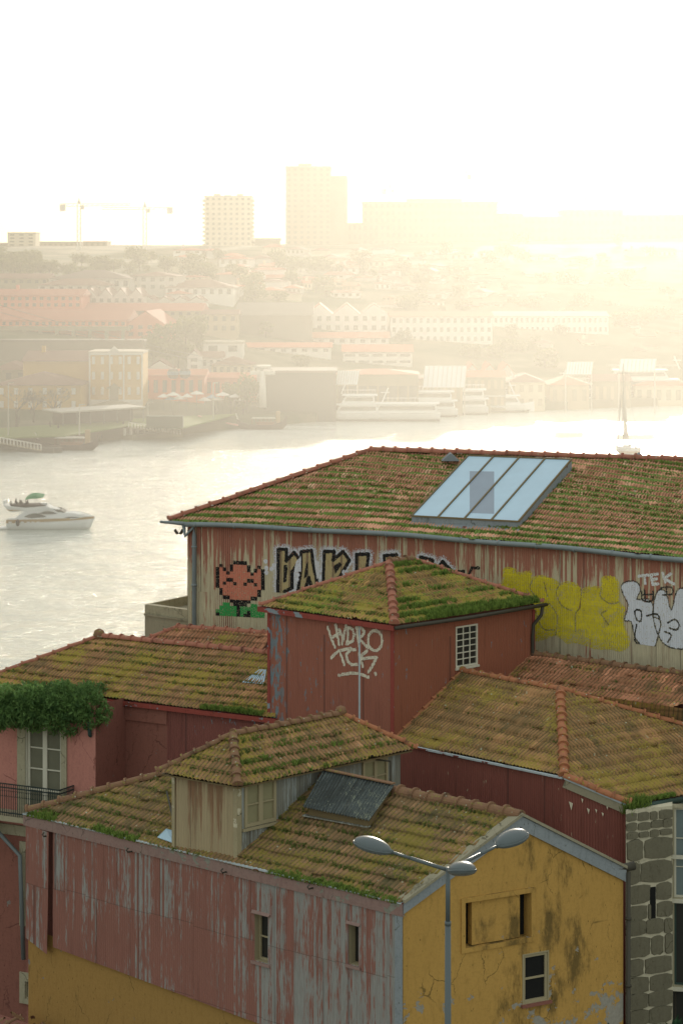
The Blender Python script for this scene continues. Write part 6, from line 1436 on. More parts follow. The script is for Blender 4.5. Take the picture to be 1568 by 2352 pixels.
for (a, b, c, d, lab) in ((770, 820, 852, 883, 'bright white panel on the quay right of the grey shed'), (970, 1066, 841, 890, 'large bright white reflective panel standing on the quay'), (1298, 1357, 832, 860, 'bright white panel over the quay at the right'), (1420, 1502, 825, 852, 'wide bright white panel near the right edge behind the mast')):
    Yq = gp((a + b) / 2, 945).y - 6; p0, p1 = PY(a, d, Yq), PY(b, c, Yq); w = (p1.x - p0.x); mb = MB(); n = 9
    e = empty('reflective_panel', ((p0.x + p1.x) / 2, Yq, terr(p0.x, Yq)), lab, 'panel')
    mb.add([(p0.x, Yq, p0.z), (p1.x, Yq, p0.z), (p1.x + .6, Yq + 1.2, p1.z), (p0.x + .6, Yq + 1.2, p1.z), (p0.x, Yq + .2, p0.z), (p1.x, Yq + .2, p0.z), (p1.x + .6, Yq + 1.4, p1.z), (p0.x + .6, Yq + 1.4, p1.z)], [(0,1,2,3), (7,6,5,4), (0,4,5,1), (1,5,6,2), (2,6,7,3), (3,7,4,0)]); mb.build('panel_face', FM['panel'], e)  # reflective panel, its gleam put into a plain near-white colour
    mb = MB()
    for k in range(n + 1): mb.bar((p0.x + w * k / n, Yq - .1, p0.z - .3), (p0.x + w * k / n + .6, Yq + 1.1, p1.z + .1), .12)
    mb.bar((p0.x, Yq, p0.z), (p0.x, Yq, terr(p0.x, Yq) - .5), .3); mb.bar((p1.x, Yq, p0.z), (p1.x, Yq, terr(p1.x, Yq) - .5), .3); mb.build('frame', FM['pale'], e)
# scattered houses higher up, melting into the haze
rnd = random.Random(11); placed = []
for i in range(230):
    x = rnd.uniform(560, 1560) if i > 35 else rnd.uniform(400, 700); y = rnd.uniform(580, 825 if x > 1180 else (715 if x > 880 else 690))
    if 1130 < x < 1420 and y > 705 and y < 790: continue
    if any(abs(x - a) < (b + 14) and abs(y - c) < 7 for a, b, c in placed): continue
    w = rnd.uniform(12, 34); placed.append((x, w, y)); h = rnd.uniform(7, 16)
    far_house(x - w, x + w, y, y - h, y - h - rnd.uniform(4, 8), 14, rnd.choice(['white', 'cream', 'white', 'beige', 'pale']), rnd.choice(['terra', 'red', 'brown']), 'pale house on the far hillside almost lost in the sunlit haze', 'house', 'house', rnd.choice(['hip', 'ridge', 'hip']), (rnd.randint(2, 4), 1) if i % 2 else None, group=HZ, yaw=rnd.uniform(-18, 18), winmat='stone', chim=i % 3 == 0)
# --- trees
def leafclump(rx, rz, n, leaf, seed, holes=.2):
    rnd = random.Random(seed); mb = MB(); cl = []
    for k in range(14):
        a = rnd.uniform(0, 6.28); r_ = rnd.uniform(.1, .75); cl.append((Vector((math.cos(a) * r_, math.sin(a) * r_, rnd.uniform(-.7, .75))), rnd.uniform(.28, .5)))
    for _ in range(n):
        c, r_ = rnd.choice(cl); d = Vector((rnd.gauss(0, 1), rnd.gauss(0, 1), rnd.gauss(0, 1))).normalized(); p = c + d * r_ * rnd.uniform(.6, 1.05)
        p = Vector((p.x * rx, p.y * rx, p.z * rz)); u = Vector((rnd.gauss(0, 1), rnd.gauss(0, 1), rnd.gauss(0, 1))).normalized(); v = u.cross(d).normalized() * leaf * rnd.uniform(.5, 1.3); u = v.cross(u).normalized() * leaf * rnd.uniform(.5, 1.3)
        mb.add([p - u, p + v, p + u, p - v], [(0,1,2,3)])
    me = mb.mesh('crown', recalc=False); return me
leafA = mat_leaf('far_leaf', S(70, 80, 40), S(112, 118, 62), .4); leafB = mat_leaf('far_leaf_pale', S(96, 100, 60), S(140, 138, 84), .4)
CR = [leafclump(1, 1, 900, .085, s) for s in range(3)]; TRK = MB(); TRK.tube([(0, 0, -.3), (.02, 0, .5), (.0, .05, 1.0)], [.06, .045, .02], 6); TRK.tube([(.01, 0, .45), (.25, .1, .95)], [.035, .012], 5); TRK.tube([(.01, 0, .5), (-.25, -.1, 1.0)], [.03, .012], 5); TRKm = TRK.mesh('trunk')
for m_ in CR: m_.materials.append(leafA)
TRKm.materials.append(FM['bark'])
def tree(x, yb, yt, w, label, group=None, Y=None, name='tree', pale=False, k=0):
    Y = Y or gp(x, yb).y; s_ = Y / F; b = PY(x, yb, Y); h = (yb - yt) * s_; e = empty(name, b, label, 'tree', group)
    o = bpy.data.objects.new('trunk', TRKm); COL.objects.link(o); o.parent = e; o.scale = (h * .6,) * 3
    o = bpy.data.objects.new('crown', CR[k % 3]); COL.objects.link(o); o.parent = e; o.scale = (w * .56 * s_, w * .56 * s_, h * .50); o.location = (0, 0, h * .52); o.rotation_euler = (0, 0, k * 1.3)
    return e
tree(580, 685, 628, 58, 'large round tree standing alone on the hill right of the wide white house', k=1)
for i, (x, yb, yt, w) in enumerate(((8, 634, 592, 34), (34, 632, 596, 36), (62, 630, 600, 34), (92, 634, 602, 36), (124, 630, 604, 34), (158, 632, 602, 36), (240, 628, 604, 40), (300, 630, 606, 36), (430, 628, 606, 40), (478, 634, 604, 34), (530, 632, 606, 40))):
    tree(x, yb, yt, w, 'rounded tree in the green belt under the left skyline', 'trees in the belt under the left skyline', k=i)
for i, (x, yb, yt, w) in enumerate(((352, 838, 776, 60), (388, 812, 742, 66), (426, 795, 722, 64), (370, 796, 750, 50), (452, 800, 740, 50), (410, 836, 780, 60), (345, 810, 770, 40), (462, 776, 722, 40), (440, 830, 790, 46))):
    tree(x, yb, yt, w, 'dense dark tree in the wooded slope above the orange building', 'trees on the wooded slope', k=i)
for i, (x, yb, yt, w) in enumerate(((640, 700, 668, 40), (725, 672, 640, 22), (610, 770, 735, 36), (960, 700, 672, 44), (1060, 716, 690, 50), (1210, 712, 684, 60), (1450, 760, 716, 90), (1330, 712, 690, 60), (1520, 740, 700, 70), (690, 850, 815, 50), (1250, 850, 800, 60), (1160, 800, 776, 60))):
    tree(x, yb, yt, w, 'tree among the hazy buildings of the far bank', 'trees among the far buildings', k=i)
rnd = random.Random(5)
for i in range(120):
    x = rnd.uniform(-10, 1570); y = rnd.uniform(590, 690) if x < 880 else rnd.uniform(560, 830)
    if x < 540 and y > 640: y = rnd.uniform(600, 640)
    hh_ = rnd.uniform(16, 34)
    tree(x, y + 4, y - hh_, hh_ * rnd.uniform(1.1, 1.9), 'small hazy tree between the houses of the far hillside', 'small trees between the far hillside houses', k=i)
tree(566, 948, 852, 62, 'big leafy tree on the quay left of the white cable car pylon', k=2); tree(530, 940, 880, 44, 'smaller leafy tree beside the big one on the quay', k=0); tree(640, 940, 905, 30, 'small bushy tree right of the cable car pylon', k=1)
def bare_tree(x, yb, yt, w, label, seed):
    Y = gp(x, yb).y; s_ = Y / F; b = PY(x, yb, Y); h = (yb - yt) * s_; e = empty('bare_tree', b, label, 'tree'); rnd = random.Random(seed); mb = MB(); tw = MB()
    mb.tube([b - Vector((0, 0, .5)), b + Vector((.1, 0, h * .3)), b + Vector((0, 0, h * .45))], [.32, .24, .18], 7); mb.build('trunk', FM['bark'], e)
    def grow(p, d, l, r_, k):
        q = p + d * l; tw.tube([p, q], [r_, r_ * .6], 4, cap=False)
        if k == 0: return
        for _ in range(3 if k > 1 else 4):
            n_d = (d + Vector((rnd.gauss(0, .5), rnd.gauss(0, .5), rnd.gauss(.12, .3)))).normalized(); grow(q, n_d, l * rnd.uniform(.6, .8), r_ * .6, k - 1)
    for _ in range(5):
        a = rnd.uniform(0, 6.28); grow(b + Vector((0, 0, h * .4)), Vector((math.cos(a) * .8 * w / 60, math.sin(a) * .8, .8)).normalized(), h * .24, .13, 4)
    tw.build('crown', FM['bark'], e)
bare_tree(38, 985, 890, 60, 'bare tree on the quay lawn at the left edge', 1); bare_tree(124, 975, 888, 70, 'wide bare tree on the quay lawn before the yellow houses', 2); bare_tree(78, 968, 905, 40, 'smaller bare tree between the two larger bare ones', 3)
# --- quay furniture
def flat_px(pts, z, mat, name, **k):
    mb = MB(); P_ = [PZ(a, b, z) for a, b in pts]; n = len(P_); mb.add(P_ + [p - Vector((0, 0, .3)) for p in P_], [tuple(range(n)), tuple(range(2*n-1, n-1, -1))] + [(i, n + i, n + (i+1) % n, (i+1) % n) for i in range(n)]); return mb.build(name, mat, None, **k)
lawn = mat_plain('lawn', S(104, 120, 56), .95, var=.25, scale=.2)
o = flat_px([(-20, 1006), (150, 1000), (290, 978), (420, 982), (500, 962), (545, 950), (300, 962), (-20, 985)], 3.05, lawn, 'lawn'); o['kind'] = 'structure'
g0, g1 = PZ(146, 978, 3.2), PZ(330, 968, 3.2); e = empty('quay_canopy', g0, 'long dark open pavilion with a flat pale roof in front of the yellow palace', 'pavilion')
zc_ = PY(240, 941, (g0.y + g1.y) / 2).z; d_ = (g1 - g0).normalized(); q_ = Vector((-d_.y, d_.x, 0))
mb = MB(); mb.add([g0 + Vector((-.5, -.5, zc_ - g0.z)), g1 + Vector((.5, -.5, zc_ - g1.z + .3)), g1 + q_ * 7 + Vector((.5, 0, zc_ - g1.z + .5)), g0 + q_ * 7 + Vector((-.5, 0, zc_ - g0.z + .3)), g0 + Vector((-.5, -.5, zc_ - g0.z - .3)), g1 + Vector((.5, -.5, zc_ - g1.z)), g1 + q_ * 7 + Vector((.5, 0, zc_ - g1.z + .2)), g0 + q_ * 7 + Vector((-.5, 0, zc_ - g0.z))], [(0,1,2,3), (7,6,5,4), (0,4,5,1), (1,5,6,2), (2,6,7,3), (3,7,4,0)]); mb.build('roof', FM['pale'], e)
for k in range(7):
    p = g0.lerp(g1, k / 6); mb = MB(); mb.bar(p, p + Vector((0, 0, zc_ - p.z - .2)), .3); mb.build('post', FM['steel'], e)
mb = MB(); mb.add([g0 + q_ * 4, g1 + q_ * 4, g1 + q_ * 4 + Vector((0, 0, zc_ - g1.z)), g0 + q_ * 4 + Vector((0, 0, zc_ - g0.z))], [(0,1,2,3)]); mb.build('screen', FM['dgrey'], e)
for i, x in enumerate((358, 398)):
    p = PZ(x, 984, 3.1); e = MB(); w = 22 / F * p.y; e.box(p.x - w, p.x + w, p.y, p.y + 3, p.z, p.z + 2.6); o = link('hedge', e.mesh('hedge'), FM['green']); tag(o, 'clipped dark box hedge right of the quay pavilion, ' + ('the left one' if i == 0 else 'the right one'), 'hedge')
# cable car pylon and cabins
p = PZ(603, 936, 4); e = empty('cable_car_pylon', p, 'white cable car pylon with a cross arm standing on the quay', 'pylon'); top = PY(603, 852, p.y)
mb = MB(); mb.tube([p, Vector((p.x, p.y, top.z))], [1.0, .6], 10); mb.build('mast', FM['white'], e, True); mb = MB(); mb.box(p.x - 3, p.x + 3, p.y - .5, p.y + .5, top.z - .9, top.z); mb.box(p.x - 2, p.x + 2, p.y - .3, p.y + .3, top.z + .8, top.z + 1.2); mb.bar((p.x - 2, p.y, top.z), (p.x - 2, p.y, top.z + 1.2), .25); mb.bar((p.x + 2, p.y, top.z), (p.x + 2, p.y, top.z + 1.2), .25); mb.build('cross_arm', FM['white'], e)
cab0 = None
ca, cb_ = PY(603, 850, p.y), PY(-30, 700, p.y - 60); mbc = MB()
cg = empty('cable', ca, 'pair of thin cable car ropes running from the white pylon up to the left', 'cable')
for dx in (-2.6, 2.6):
    P_ = []
    for k in range(13):
        t_ = k / 12; q = ca.lerp(cb_, t_); P_.append(q + Vector((dx, 0, -4 * t_ * (1 - t_))))
    mbc = MB(); mbc.tube(P_, .06, 5); mbc.build('rope', FM['steel'], cg)
for i, (x, y) in enumerate(((398, 858), (425, 857))):
    q = PY(x, y, p.y - 18); e = empty('cable_car_cabin', q, 'small grey cable car cabin hanging over the orange building, ' + ('the left one of the pair' if i == 0 else 'the right one of the pair'), 'cable car')
    mb = MB(); mb.lathe([(.5, -1.2), (1.15, -.8), (1.3, .1), (1.1, .9), (.4, 1.1)], 12, tuple(q)); mb.build('body', FM['dgrey'], e, True); mb = MB(); mb.lathe([(1.32, -.3), (1.36, .5)], 12, tuple(q)); mb.build('window', FM['blue'], e)
    mb = MB(); mb.bar(q + Vector((0, 0, 1)), q + Vector((0, 0, 3.2)), .15); mb.build('hanger', FM['steel'], e)
# umbrellas
rnd = random.Random(3)
for i, (x, y, c_) in enumerate(((376, 912, 'white'), (398, 908, 'white'), (392, 918, 'blue'), (412, 916, 'white'), (452, 905, 'white'), (430, 912, 'white'), (486, 914, 'blue'), (512, 908, 'white'), (540, 912, 'white'), (500, 918, 'white'), (556, 920, 'white'), (470, 920, 'white'))):
    b = PY(x, y + 12, gp(x, 945).y); b.z = terr(b.x, b.y); t_ = PY(x, y, b.y); s_ = rnd.uniform(1.4, 2.0)
    e = empty('umbrella', b, ('pale blue' if c_ == 'blue' else 'white') + ' cafe umbrella on the far quay', 'umbrella', ('pale blue' if c_ == 'blue' else 'white') + ' cafe umbrellas on the far quay')
    mb = MB(); mb.lathe([(s_, 0), (s_ * .5, .45), (.05, .8)], 8, (t_.x, t_.y, t_.z)); mb.build('canopy', FM[c_], e); mb = MB(); mb.tube([b, (t_.x, t_.y, t_.z + .6)], .07, 6); mb.build('pole', FM['steel'], e)
# lamp posts on the quay
for i, (x, yb, yt) in enumerate(((20, 1000, 880), (183, 1000, 930), (340, 960, 925), (490, 962, 880))):
    b = PZ(x, yb, 3); t_ = PY(x, yt, b.y); e = empty('lamp_post', b, 'thin pale lamp post on the left part of the far quay', 'lamp post', 'lamp posts on the far quay'); mb = MB(); mb.tube([b, t_], [.16, .09], 6); mb.build('pole', FM['pale'], e); mb = MB(); mb.bar(t_ - Vector((.1, 0, 0)), t_ + Vector((1.1, 0, .1)), .2); mb.build('head', FM['pale'], e)
# people on the quay, a few pixels tall
def person_mesh(pose='stand'):
    m = bpy.data.meshes.new('person')
    if pose == 'stand': V = [((0,0,.95),.15), ((0,0,1.15),.16), ((0,0,1.38),.17), ((0,0,1.52),.07), ((0,0,1.66),.11), ((0,-.02,1.76),.08), ((.1,0,.5),.08), ((.11,.02,.05),.06), ((-.1,0,.5),.08), ((-.12,-.1,.05),.06), ((.22,0,1.12),.055), ((.24,-.08,.85),.045), ((-.22,0,1.12),.055), ((-.24,-.08,.85),.045), ((.11,-.14,.03),.045), ((-.12,-.26,.03),.045)]
    else: V = [((0,0,.48),.17), ((0,.02,.7),.17), ((0,.02,.93),.18), ((0,0,1.06),.07), ((0,-.02,1.2),.11), ((0,-.03,1.3),.08), ((.1,-.42,.5),.09), ((.1,-.45,.08),.06), ((-.1,-.42,.5),.09), ((-.1,-.45,.08),.06), ((.23,-.1,.72),.055), ((.15,-.35,.62),.045), ((-.23,-.1,.72),.055), ((-.15,-.35,.62),.045), ((.1,-.58,.05),.045), ((-.1,-.58,.05),.045)]
    E = [(0,1),(1,2),(2,3),(3,4),(4,5),(0,6),(6,7),(0,8),(8,9),(2,10),(10,11),(2,12),(12,13),(7,14),(9,15)]
    m.from_pydata([v for v, r in V], E, []); o = bpy.data.objects.new('person', m); COL.objects.link(o); md = o.modifiers.new('s', 'SKIN'); o.modifiers.new('d', 'SUBSURF').levels = 1
    for i, (v, r_) in enumerate(V): m.skin_vertices[0].data[i].radius = (r_, r_ * .8)
    m.skin_vertices[0].data[0].use_root = True
    dg = bpy.context.evaluated_depsgraph_get(); me = bpy.data.meshes.new_from_object(o.evaluated_get(dg)); bpy.data.objects.remove(o); me.materials.clear(); return me
PS, PT = person_mesh('stand'), person_mesh('sit'); PS.materials.append(FM['people']); PT.materials.append(FM['people'])
def person(loc, me, label, group=None, rz=0, s=1.0):
    o = bpy.data.objects.new('person', me); COL.objects.link(o); o.location = loc; o.rotation_euler = (0, 0, rz); o.scale = (s,) * 3; tag(o, label, 'person', group); return o
rnd = random.Random(8)
for i in range(16):
    x = rnd.uniform(10, 560); y = rnd.uniform(955, 985) if x < 400 else rnd.uniform(945, 955); p = PZ(x, y, 3.05); p.z = terr(p.x, p.y) ; person(p, PS, 'tiny dark figure walking on the far quay', 'people walking on the far quay', rnd.uniform(0, 6))
# --- boats
def loft(mb, secs, close=True):
    """secs: list of rings of equal length"""
    m = len(secs[0]); vs = [p for s_ in secs for p in s_]; n = len(secs)
    fs = [(i * m + k, i * m + (k + 1) % m, (i + 1) * m + (k + 1) % m, (i + 1) * m + k) for i in range(n - 1) for k in range(m)]
    fs += [tuple(range(m - 1, -1, -1)), tuple(range((n - 1) * m, n * m))]; mb.add(vs, fs)
def hull(mb, L, B, stations, flare=.75):
    secs = []
    for (t_, w, zt_, zb_) in stations:
        x = (t_ - .5) * L; b = B / 2 * w; secs.append([(x, -b, zt_), (x, -b * flare, (zt_ + zb_) / 2), (x, -b * .35, zb_), (x, b * .35, zb_), (x, b * flare, (zt_ + zb_) / 2), (x, b, zt_)])
    loft(mb, secs)
def superbox(mb, x0, x1, b, z0, z1, rake0=0, rake1=0, top=.9):
    mb.add([(x0, -b, z0), (x1, -b, z0), (x1, b, z0), (x0, b, z0), (x0 + rake0, -b * top, z1), (x1 - rake1, -b * top, z1), (x1 - rake1, b * top, z1), (x0 + rake0, b * top, z1)], [(0,3,2,1), (4,5,6,7), (0,1,5,4), (1,2,6,5), (2,3,7,6), (3,0,4,7)])
def place(e): 
    for o in kids(e):
        o.matrix_parent_inverse = Matrix()
        place(o)
def cruise_boat(x0, x1, yw, decks, label, flip=1, Y=None, dh=2.3, mastx=.2, B=None):
    p = PZ((x0 + x1) / 2, yw, 0); Y = Y or p.y; L = (x1 - x0) / F * Y; B = B or max(5, L * .2)
    e = empty('cruise_boat', ((((x0 + x1) / 2) - CX) / F * Y, Y, 0), label, 'boat', rz=0 if flip > 0 else math.pi)
    mb = MB(); hull(mb, L, B, [(0, .8, 2.0, -.4), (.1, .95, 1.9, -.5), (.6, 1, 1.9, -.5), (.85, .75, 2.3, -.4), (1, .05, 2.9, .3)]); mb.build('hull', FM['boat'], e)
    mb = MB(); hull(mb, L * .985, B * .99, [(0, .8, .5, -.4), (.1, .95, .45, -.5), (.6, 1.01, .45, -.5), (.85, .76, .6, -.4), (.97, .1, .8, .3)]); mb.build('boot_stripe', FM['dgrey'], e)
    z = 2.0
    for k in range(decks):
        a, b = -L * (.46 - .05 * k), L * (.30 - .1 * k); mb = MB(); superbox(mb, a, b, B * .42, z, z + dh * .85, .2, dh * .5); d = mb.build('cabin', FM['boat'], e)
        mb = MB(); superbox(mb, a + .5, b - dh * .38, B * .425, z + dh * .30, z + dh * .68, 0, .5, .985); mb.build('window_band', FM['pane'], d)
        mb = MB(); superbox(mb, a - .6, b - .2, B * .46, z + dh * .86, z + dh * .98, 0, .2); mb.build('deck_roof', FM['boat'], d); z += dh
    mb = MB()
    for k in range(12): xx = -L * .42 + k * L * .055; mb.bar((xx, -B * .42, z), (xx, -B * .42, z + 1), .07)
    mb.bar((-L * .42, -B * .42, z + 1), (L * .18, -B * .42, z + 1), .07); mb.bar((-L * .42, B * .42, z + 1), (L * .18, B * .42, z + 1), .07); mb.build('railing', FM['boat'], e)
    mb = MB(); mb.bar((L * mastx, 0, z), (L * mastx - 1.5, 0, z + 3.5), .4, .3); mb.bar((L * mastx - 1.8, 0, z + 2.4), (L * mastx + .3, 0, z + 2.4), .2); mb.build('mast', FM['boat'], e)
    place(e); return e
cruise_boat(745, 872, 967, 2, 'white cruise boat with a raked bow, leftmost of the boats moored at the far quay', -1)
cruise_boat(820, 1010, 967, 1, 'long low white boat moored right of the leftmost cruise boat', -1, dh=2.6)
cruise_boat(900, 1050, 957, 2, 'white tour boat moored behind the long low white boat', -1)
cruise_boat(1010, 1120, 952, 2, 'white tour boat with a pale upper deck in the middle of the moored row', -1)
cruise_boat(1075, 1226, 947, 1, 'white boat with a row of side openings at the right end of the moored row', 1, dh=2.6)
cruise_boat(1120, 1215, 943, 2, 'small double deck boat moored behind the right end of the row', 1)
cruise_boat(1248, 1378, 934, 2, 'hazy double deck cruiser left of the sailing boat mast', -1)
cruise_boat(1372, 1640, 930, 3, 'long hazy river cruiser with three decks at the right edge', 1, dh=2.6)
def rabelo(x0, x1, yw, label, awn=True):
    p = PZ((x0 + x1) / 2, yw, 0); L = (x1 - x0) / F * p.y; B = L * .2; e = empty('wooden_boat', (p.x, p.y, 0), label, 'boat')
    mb = MB(); hull(mb, L, B, [(0, .15, 2.6, .8), (.08, .5, 1.7, 0), (.25, .95, 1.1, -.4), (.7, .95, 1.1, -.4), (.92, .45, 1.8, 0), (1, .08, 3.2, 1.0)]); mb.build('hull', FM['hull'], e)
    if awn:
        mb = MB(); superbox(mb, -L * .2, L * .28, B * .4, 2.5, 2.75, .2, .2, .8); r_ = mb.build('canopy', FM['pale'], e); mb = MB()
        for k in range(7):
            for s_ in (-1, 1): xx = -L * .19 + k * L * .075; mb.bar((xx, s_ * B * .38, 1), (xx, s_ * B * .38, 2.5), .08)
        mb.build('posts', FM['wood'], r_); mb = MB(); superbox(mb, -L * .1, L * .25, B * .36, 1.1, 1.7); mb.build('bench', FM['wood'], e)
    mb = MB(); superbox(mb, L * .29, L * .37, B * .2, 1.1, 4.2); mb.build('wheelhouse', FM['tan'], e); mb = MB(); mb.tube([(-L * .45, 0, 1.5), (-L * .52, 0, 3.6)], .12, 6); mb.build('stern_post', FM['white'], e); place(e); return e
rabelo(84, 226, 1034, 'dark wooden river boat with a pale canopy moored at the left quay')
rabelo(544, 658, 986, 'dark wooden river boat moored in front of the grey quay shed')
rabelo(660, 745, 966, 'long low brown barge left of the white cruise boats', False)
mb = MB(); p0, p1 = PZ(288, 1010, .0), PZ(404, 1002, .0); mb.bar(p0 + Vector((0, 0, .6)), p1 + Vector((0, 0, .6)), 5, 1.2); e = empty('pontoon', p0, 'floating stone pontoon with mooring posts off the left quay', 'pontoon'); mb.build('deck', FM['stone'], e)
for k in range(9):
    q = p0.lerp(p1, k / 8); mb = MB(); mb.tube([q + Vector((0, -1.5, 1)), q + Vector((0, -1.5, 2.6))], .3, 7); mb.build('post', FM['pale'], e)
def gangway(a, b, label):
    P0, P1 = a, b; e = empty('gangway', P0, label, 'gangway'); mb = MB(); mb.bar(P0, P1, 1.6, .25); mb.build('deck', FM['stone'], e); mb = MB()
    n = 16; sd = (P1 - P0).cross(Vector((0, 0, 1))).normalized() * .8
    for s_ in (-1, 1):
        mb.bar(P0 + sd * s_ + Vector((0, 0, 1.1)), P1 + sd * s_ + Vector((0, 0, 1.1)), .12)
        for k in range(n + 1): q = P0.lerp(P1, k / n) + sd * s_; mb.bar(q, q + Vector((0, 0, 1.1)), .1)
    mb.build('railing', FM['white'], e)
gangway(PZ(-30, 1012, 3), PZ(95, 1034, .9), 'white railed gangway sloping down to the left wooden boat'); gangway(PZ(300, 982, 3), PZ(410, 998, 1), 'railed gangway leading down to the stone pontoon')
mb = MB(); p0, p1 = PZ(60, 1036, 0), PZ(100, 1040, 0); mb.bar(p0 + Vector((-1, 0, .5)), p1 + Vector((3, 0, .5)), 3, 1); o = mb.build('floating_dock', FM['dgrey']); tag(o, 'dark floating dock beside the stern of the left wooden boat', 'dock')
p0, p1 = PZ(455, 956, 3.1), PZ(545, 976, 1.0); mb = MB(); mb.bar(p0, p1, 4, .3); o = mb.build('ramp', FM['pink']); tag(o, 'pinkish ramp sloping from the quay lawn to the water', 'ramp')
# --- yacht with a flybridge
Yy = H * F / (1215 - YH); e = empty('motor_yacht', ((118 - CX) / F * Yy, Yy, 0), 'white motor yacht with a beige side stripe and people on its flybridge, cruising in midriver', 'yacht')
yx = lambda px: (px - 118) / F * Yy; yz = lambda py: (1215 - py) / F * Yy
mb = MB(); Ly = 200 / F * Yy
hull(mb, Ly, 3.9, [(0, .82, yz(1192), -.35), (.1, .92, yz(1190), -.4), (.4, 1, yz(1186), -.45), (.7, .92, yz(1183), -.45), (.86, .6, yz(1183), -.3), (.95, .28, yz(1184), .1), (1, .03, yz(1185), yz(1190))], .92); hu = mb.build('hull', FM['boat'], e, True)
mb = MB()
st = [(0, .82), (.1, .92), (.4, 1), (.7, .92), (.86, .6), (.95, .28), (.995, .05)]
for s_ in (-1, 1):
    up = [((t_ - .5) * Ly, s_ * (3.9 / 2 * w + .03), yz(1191.5 - 6 * t_)) for t_, w in st]; lo = [((t_ - .5) * Ly, s_ * (3.9 / 2 * w * .965 + .03), yz(1199.5 - 9 * t_)) for t_, w in st]; n = len(up)
    mb.add(up + lo, [(i, i + 1, n + i + 1, n + i) for i in range(n - 1)])
mb.build('side_stripe', FM['tan'], hu)
for px in (70, 80, 92, 28, 44, 56):
    mb = MB(); mb.box(yx(px) - .22, yx(px) + .22, -1.99, -1.97, yz(1198), yz(1195)); mb.build('porthole', FM['boat'], hu)
def sideprof(pts, b0, b1):   # profile polygon (px, py) extruded across the beam, narrowing at the top
    zs = [yz(q[1]) for q in pts]; z0_, z1_ = min(zs), max(zs); mb = MB(); n = len(pts)
    L_ = [(yx(a), -(b0 + (b1 - b0) * (yz(b) - z0_) / (z1_ - z0_)), yz(b)) for a, b in pts]; mb.add(L_ + [(x, -y, z) for x, y, z in L_], [tuple(range(n)), tuple(range(2 * n - 1, n - 1, -1))] + [(i, n + i, n + (i + 1) % n, (i + 1) % n) for i in range(n)]); return mb
cabn = sideprof([(30, 1193), (175, 1189), (205, 1183), (170, 1176), (148, 1176), (128, 1166), (104, 1163), (62, 1170), (50, 1178), (42, 1186)], 1.75, 1.35).build('cabin', FM['boat'], e)
def lens(x0, x1, yc, h0, h1, y, name, par):
    mb = MB(); n = 10; P_ = [(yx(x0 + (x1 - x0) * k / n), y, yz(yc - h0 * math.sin(math.pi * k / n))) for k in range(n + 1)] + [(yx(x1 - (x1 - x0) * k / n), y, yz(yc + h1 * math.sin(math.pi * k / n))) for k in range(1, n)]
    mb.add(P_ + [(a, -b, c) for a, b, c in P_], [tuple(range(len(P_))), tuple(range(2 * len(P_) - 1, len(P_) - 1, -1))]); mb.build(name, FM['tan'] if 0 else FM['pane'], par)
lens(59, 111, 1184, 8, 4, -1.79, 'window', cabn); lens(92, 136, 1177, 5.5, 1.5, -1.66, 'window', cabn); lens(148, 188, 1186, 2, 1.2, -1.79, 'window', cabn)
mb = MB(); q = [(125, 1167), (142, 1168), (152, 1175), (138, 1175)]; mb.add([(yx(a), -1.5, yz(b)) for a, b in q] + [(yx(a), 1.5, yz(b)) for a, b in q], [(0,1,2,3), (7,6,5,4), (1,5,6,2)]); mb.build('windscreen', FM['pane'], cabn)
fly = sideprof([(10, 1157), (30, 1161), (60, 1164), (112, 1160), (122, 1166), (104, 1170), (58, 1172), (28, 1174), (20, 1167)], 1.5, 1.7).build('flybridge', FM['boat'], e)
sideprof([(18, 1168), (52, 1170), (28, 1171)], 1.72, 1.73).build('flybridge_stripe', FM['tan'], fly)
sideprof([(28, 1161), (30, 1157), (95, 1157), (112, 1161), (100, 1166), (50, 1167)], 1.3, 1.3).build('seating', FM['people'], fly)
mb = MB(); mb.bar((yx(12), -1.2, yz(1158)), (yx(15), -1.2, yz(1150)), .12); mb.bar((yx(12), 1.2, yz(1158)), (yx(15), 1.2, yz(1150)), .12); mb.bar((yx(13), -1.3, yz(1151)), (yx(13), 1.3, yz(1151)), .3); mb.build('radar_arch', FM['boat'], e)
mb = MB(); mb.box(yx(100) - .3, yx(110), -.5, .5, yz(1162), yz(1155)); mb.build('console', FM['boat'], fly)
mb = MB(); Lf = [(yx(60), yz(1146)), (yx(72), yz(1138)), (yx(86), yz(1137)), (yx(102), yz(1141)), (yx(88), yz(1143.5)), (yx(76), yz(1144))]
mb.add([(a, -1.1, c) for a, c in Lf] + [(a, 1.0, c + .25) for a, c in Lf], [(0,1,2,3,4,5), (11,10,9,8,7,6)] + [(i, 6 + i, 6 + (i + 1) % 6, (i + 1) % 6) for i in range(6)]); mb.build('awning', FM['flaggreen'], e)
mb = MB()
for a, b in (((yx(45), yz(1160)), (yx(64), yz(1145))), ((yx(66), yz(1150)), (yx(66), yz(1145))), ((yx(88), yz(1160)), (yx(80), yz(1143)))):
    for s_ in (-1, 1): mb.bar((a[0], s_, a[1]), (b[0], s_, b[1]), .05)
mb.build('awning_frame', FM['steel'], e)
mb = MB(); mb.bar((yx(0), -1.2, yz(1197)), (yx(22), -1.4, yz(1196)), .08); mb.bar((yx(0), 1.2, yz(1197)), (yx(22), 1.4, yz(1196)), .08); mb.box(yx(0), yx(22), -1.5, 1.5, yz(1213), yz(1210)); mb.build('swim_platform', FM['boat'], e)
mb = MB()
for k in range(8): xx = yx(160 + k * 7); mb.bar((xx, -1.5 + k * .17, yz(1185)), (xx, -1.5 + k * .17, yz(1179)), .04)
mb.bar((yx(160), -1.5, yz(1179)), (yx(209), -.3, yz(1180)), .05); mb.build('railing', FM['steel'], e); 
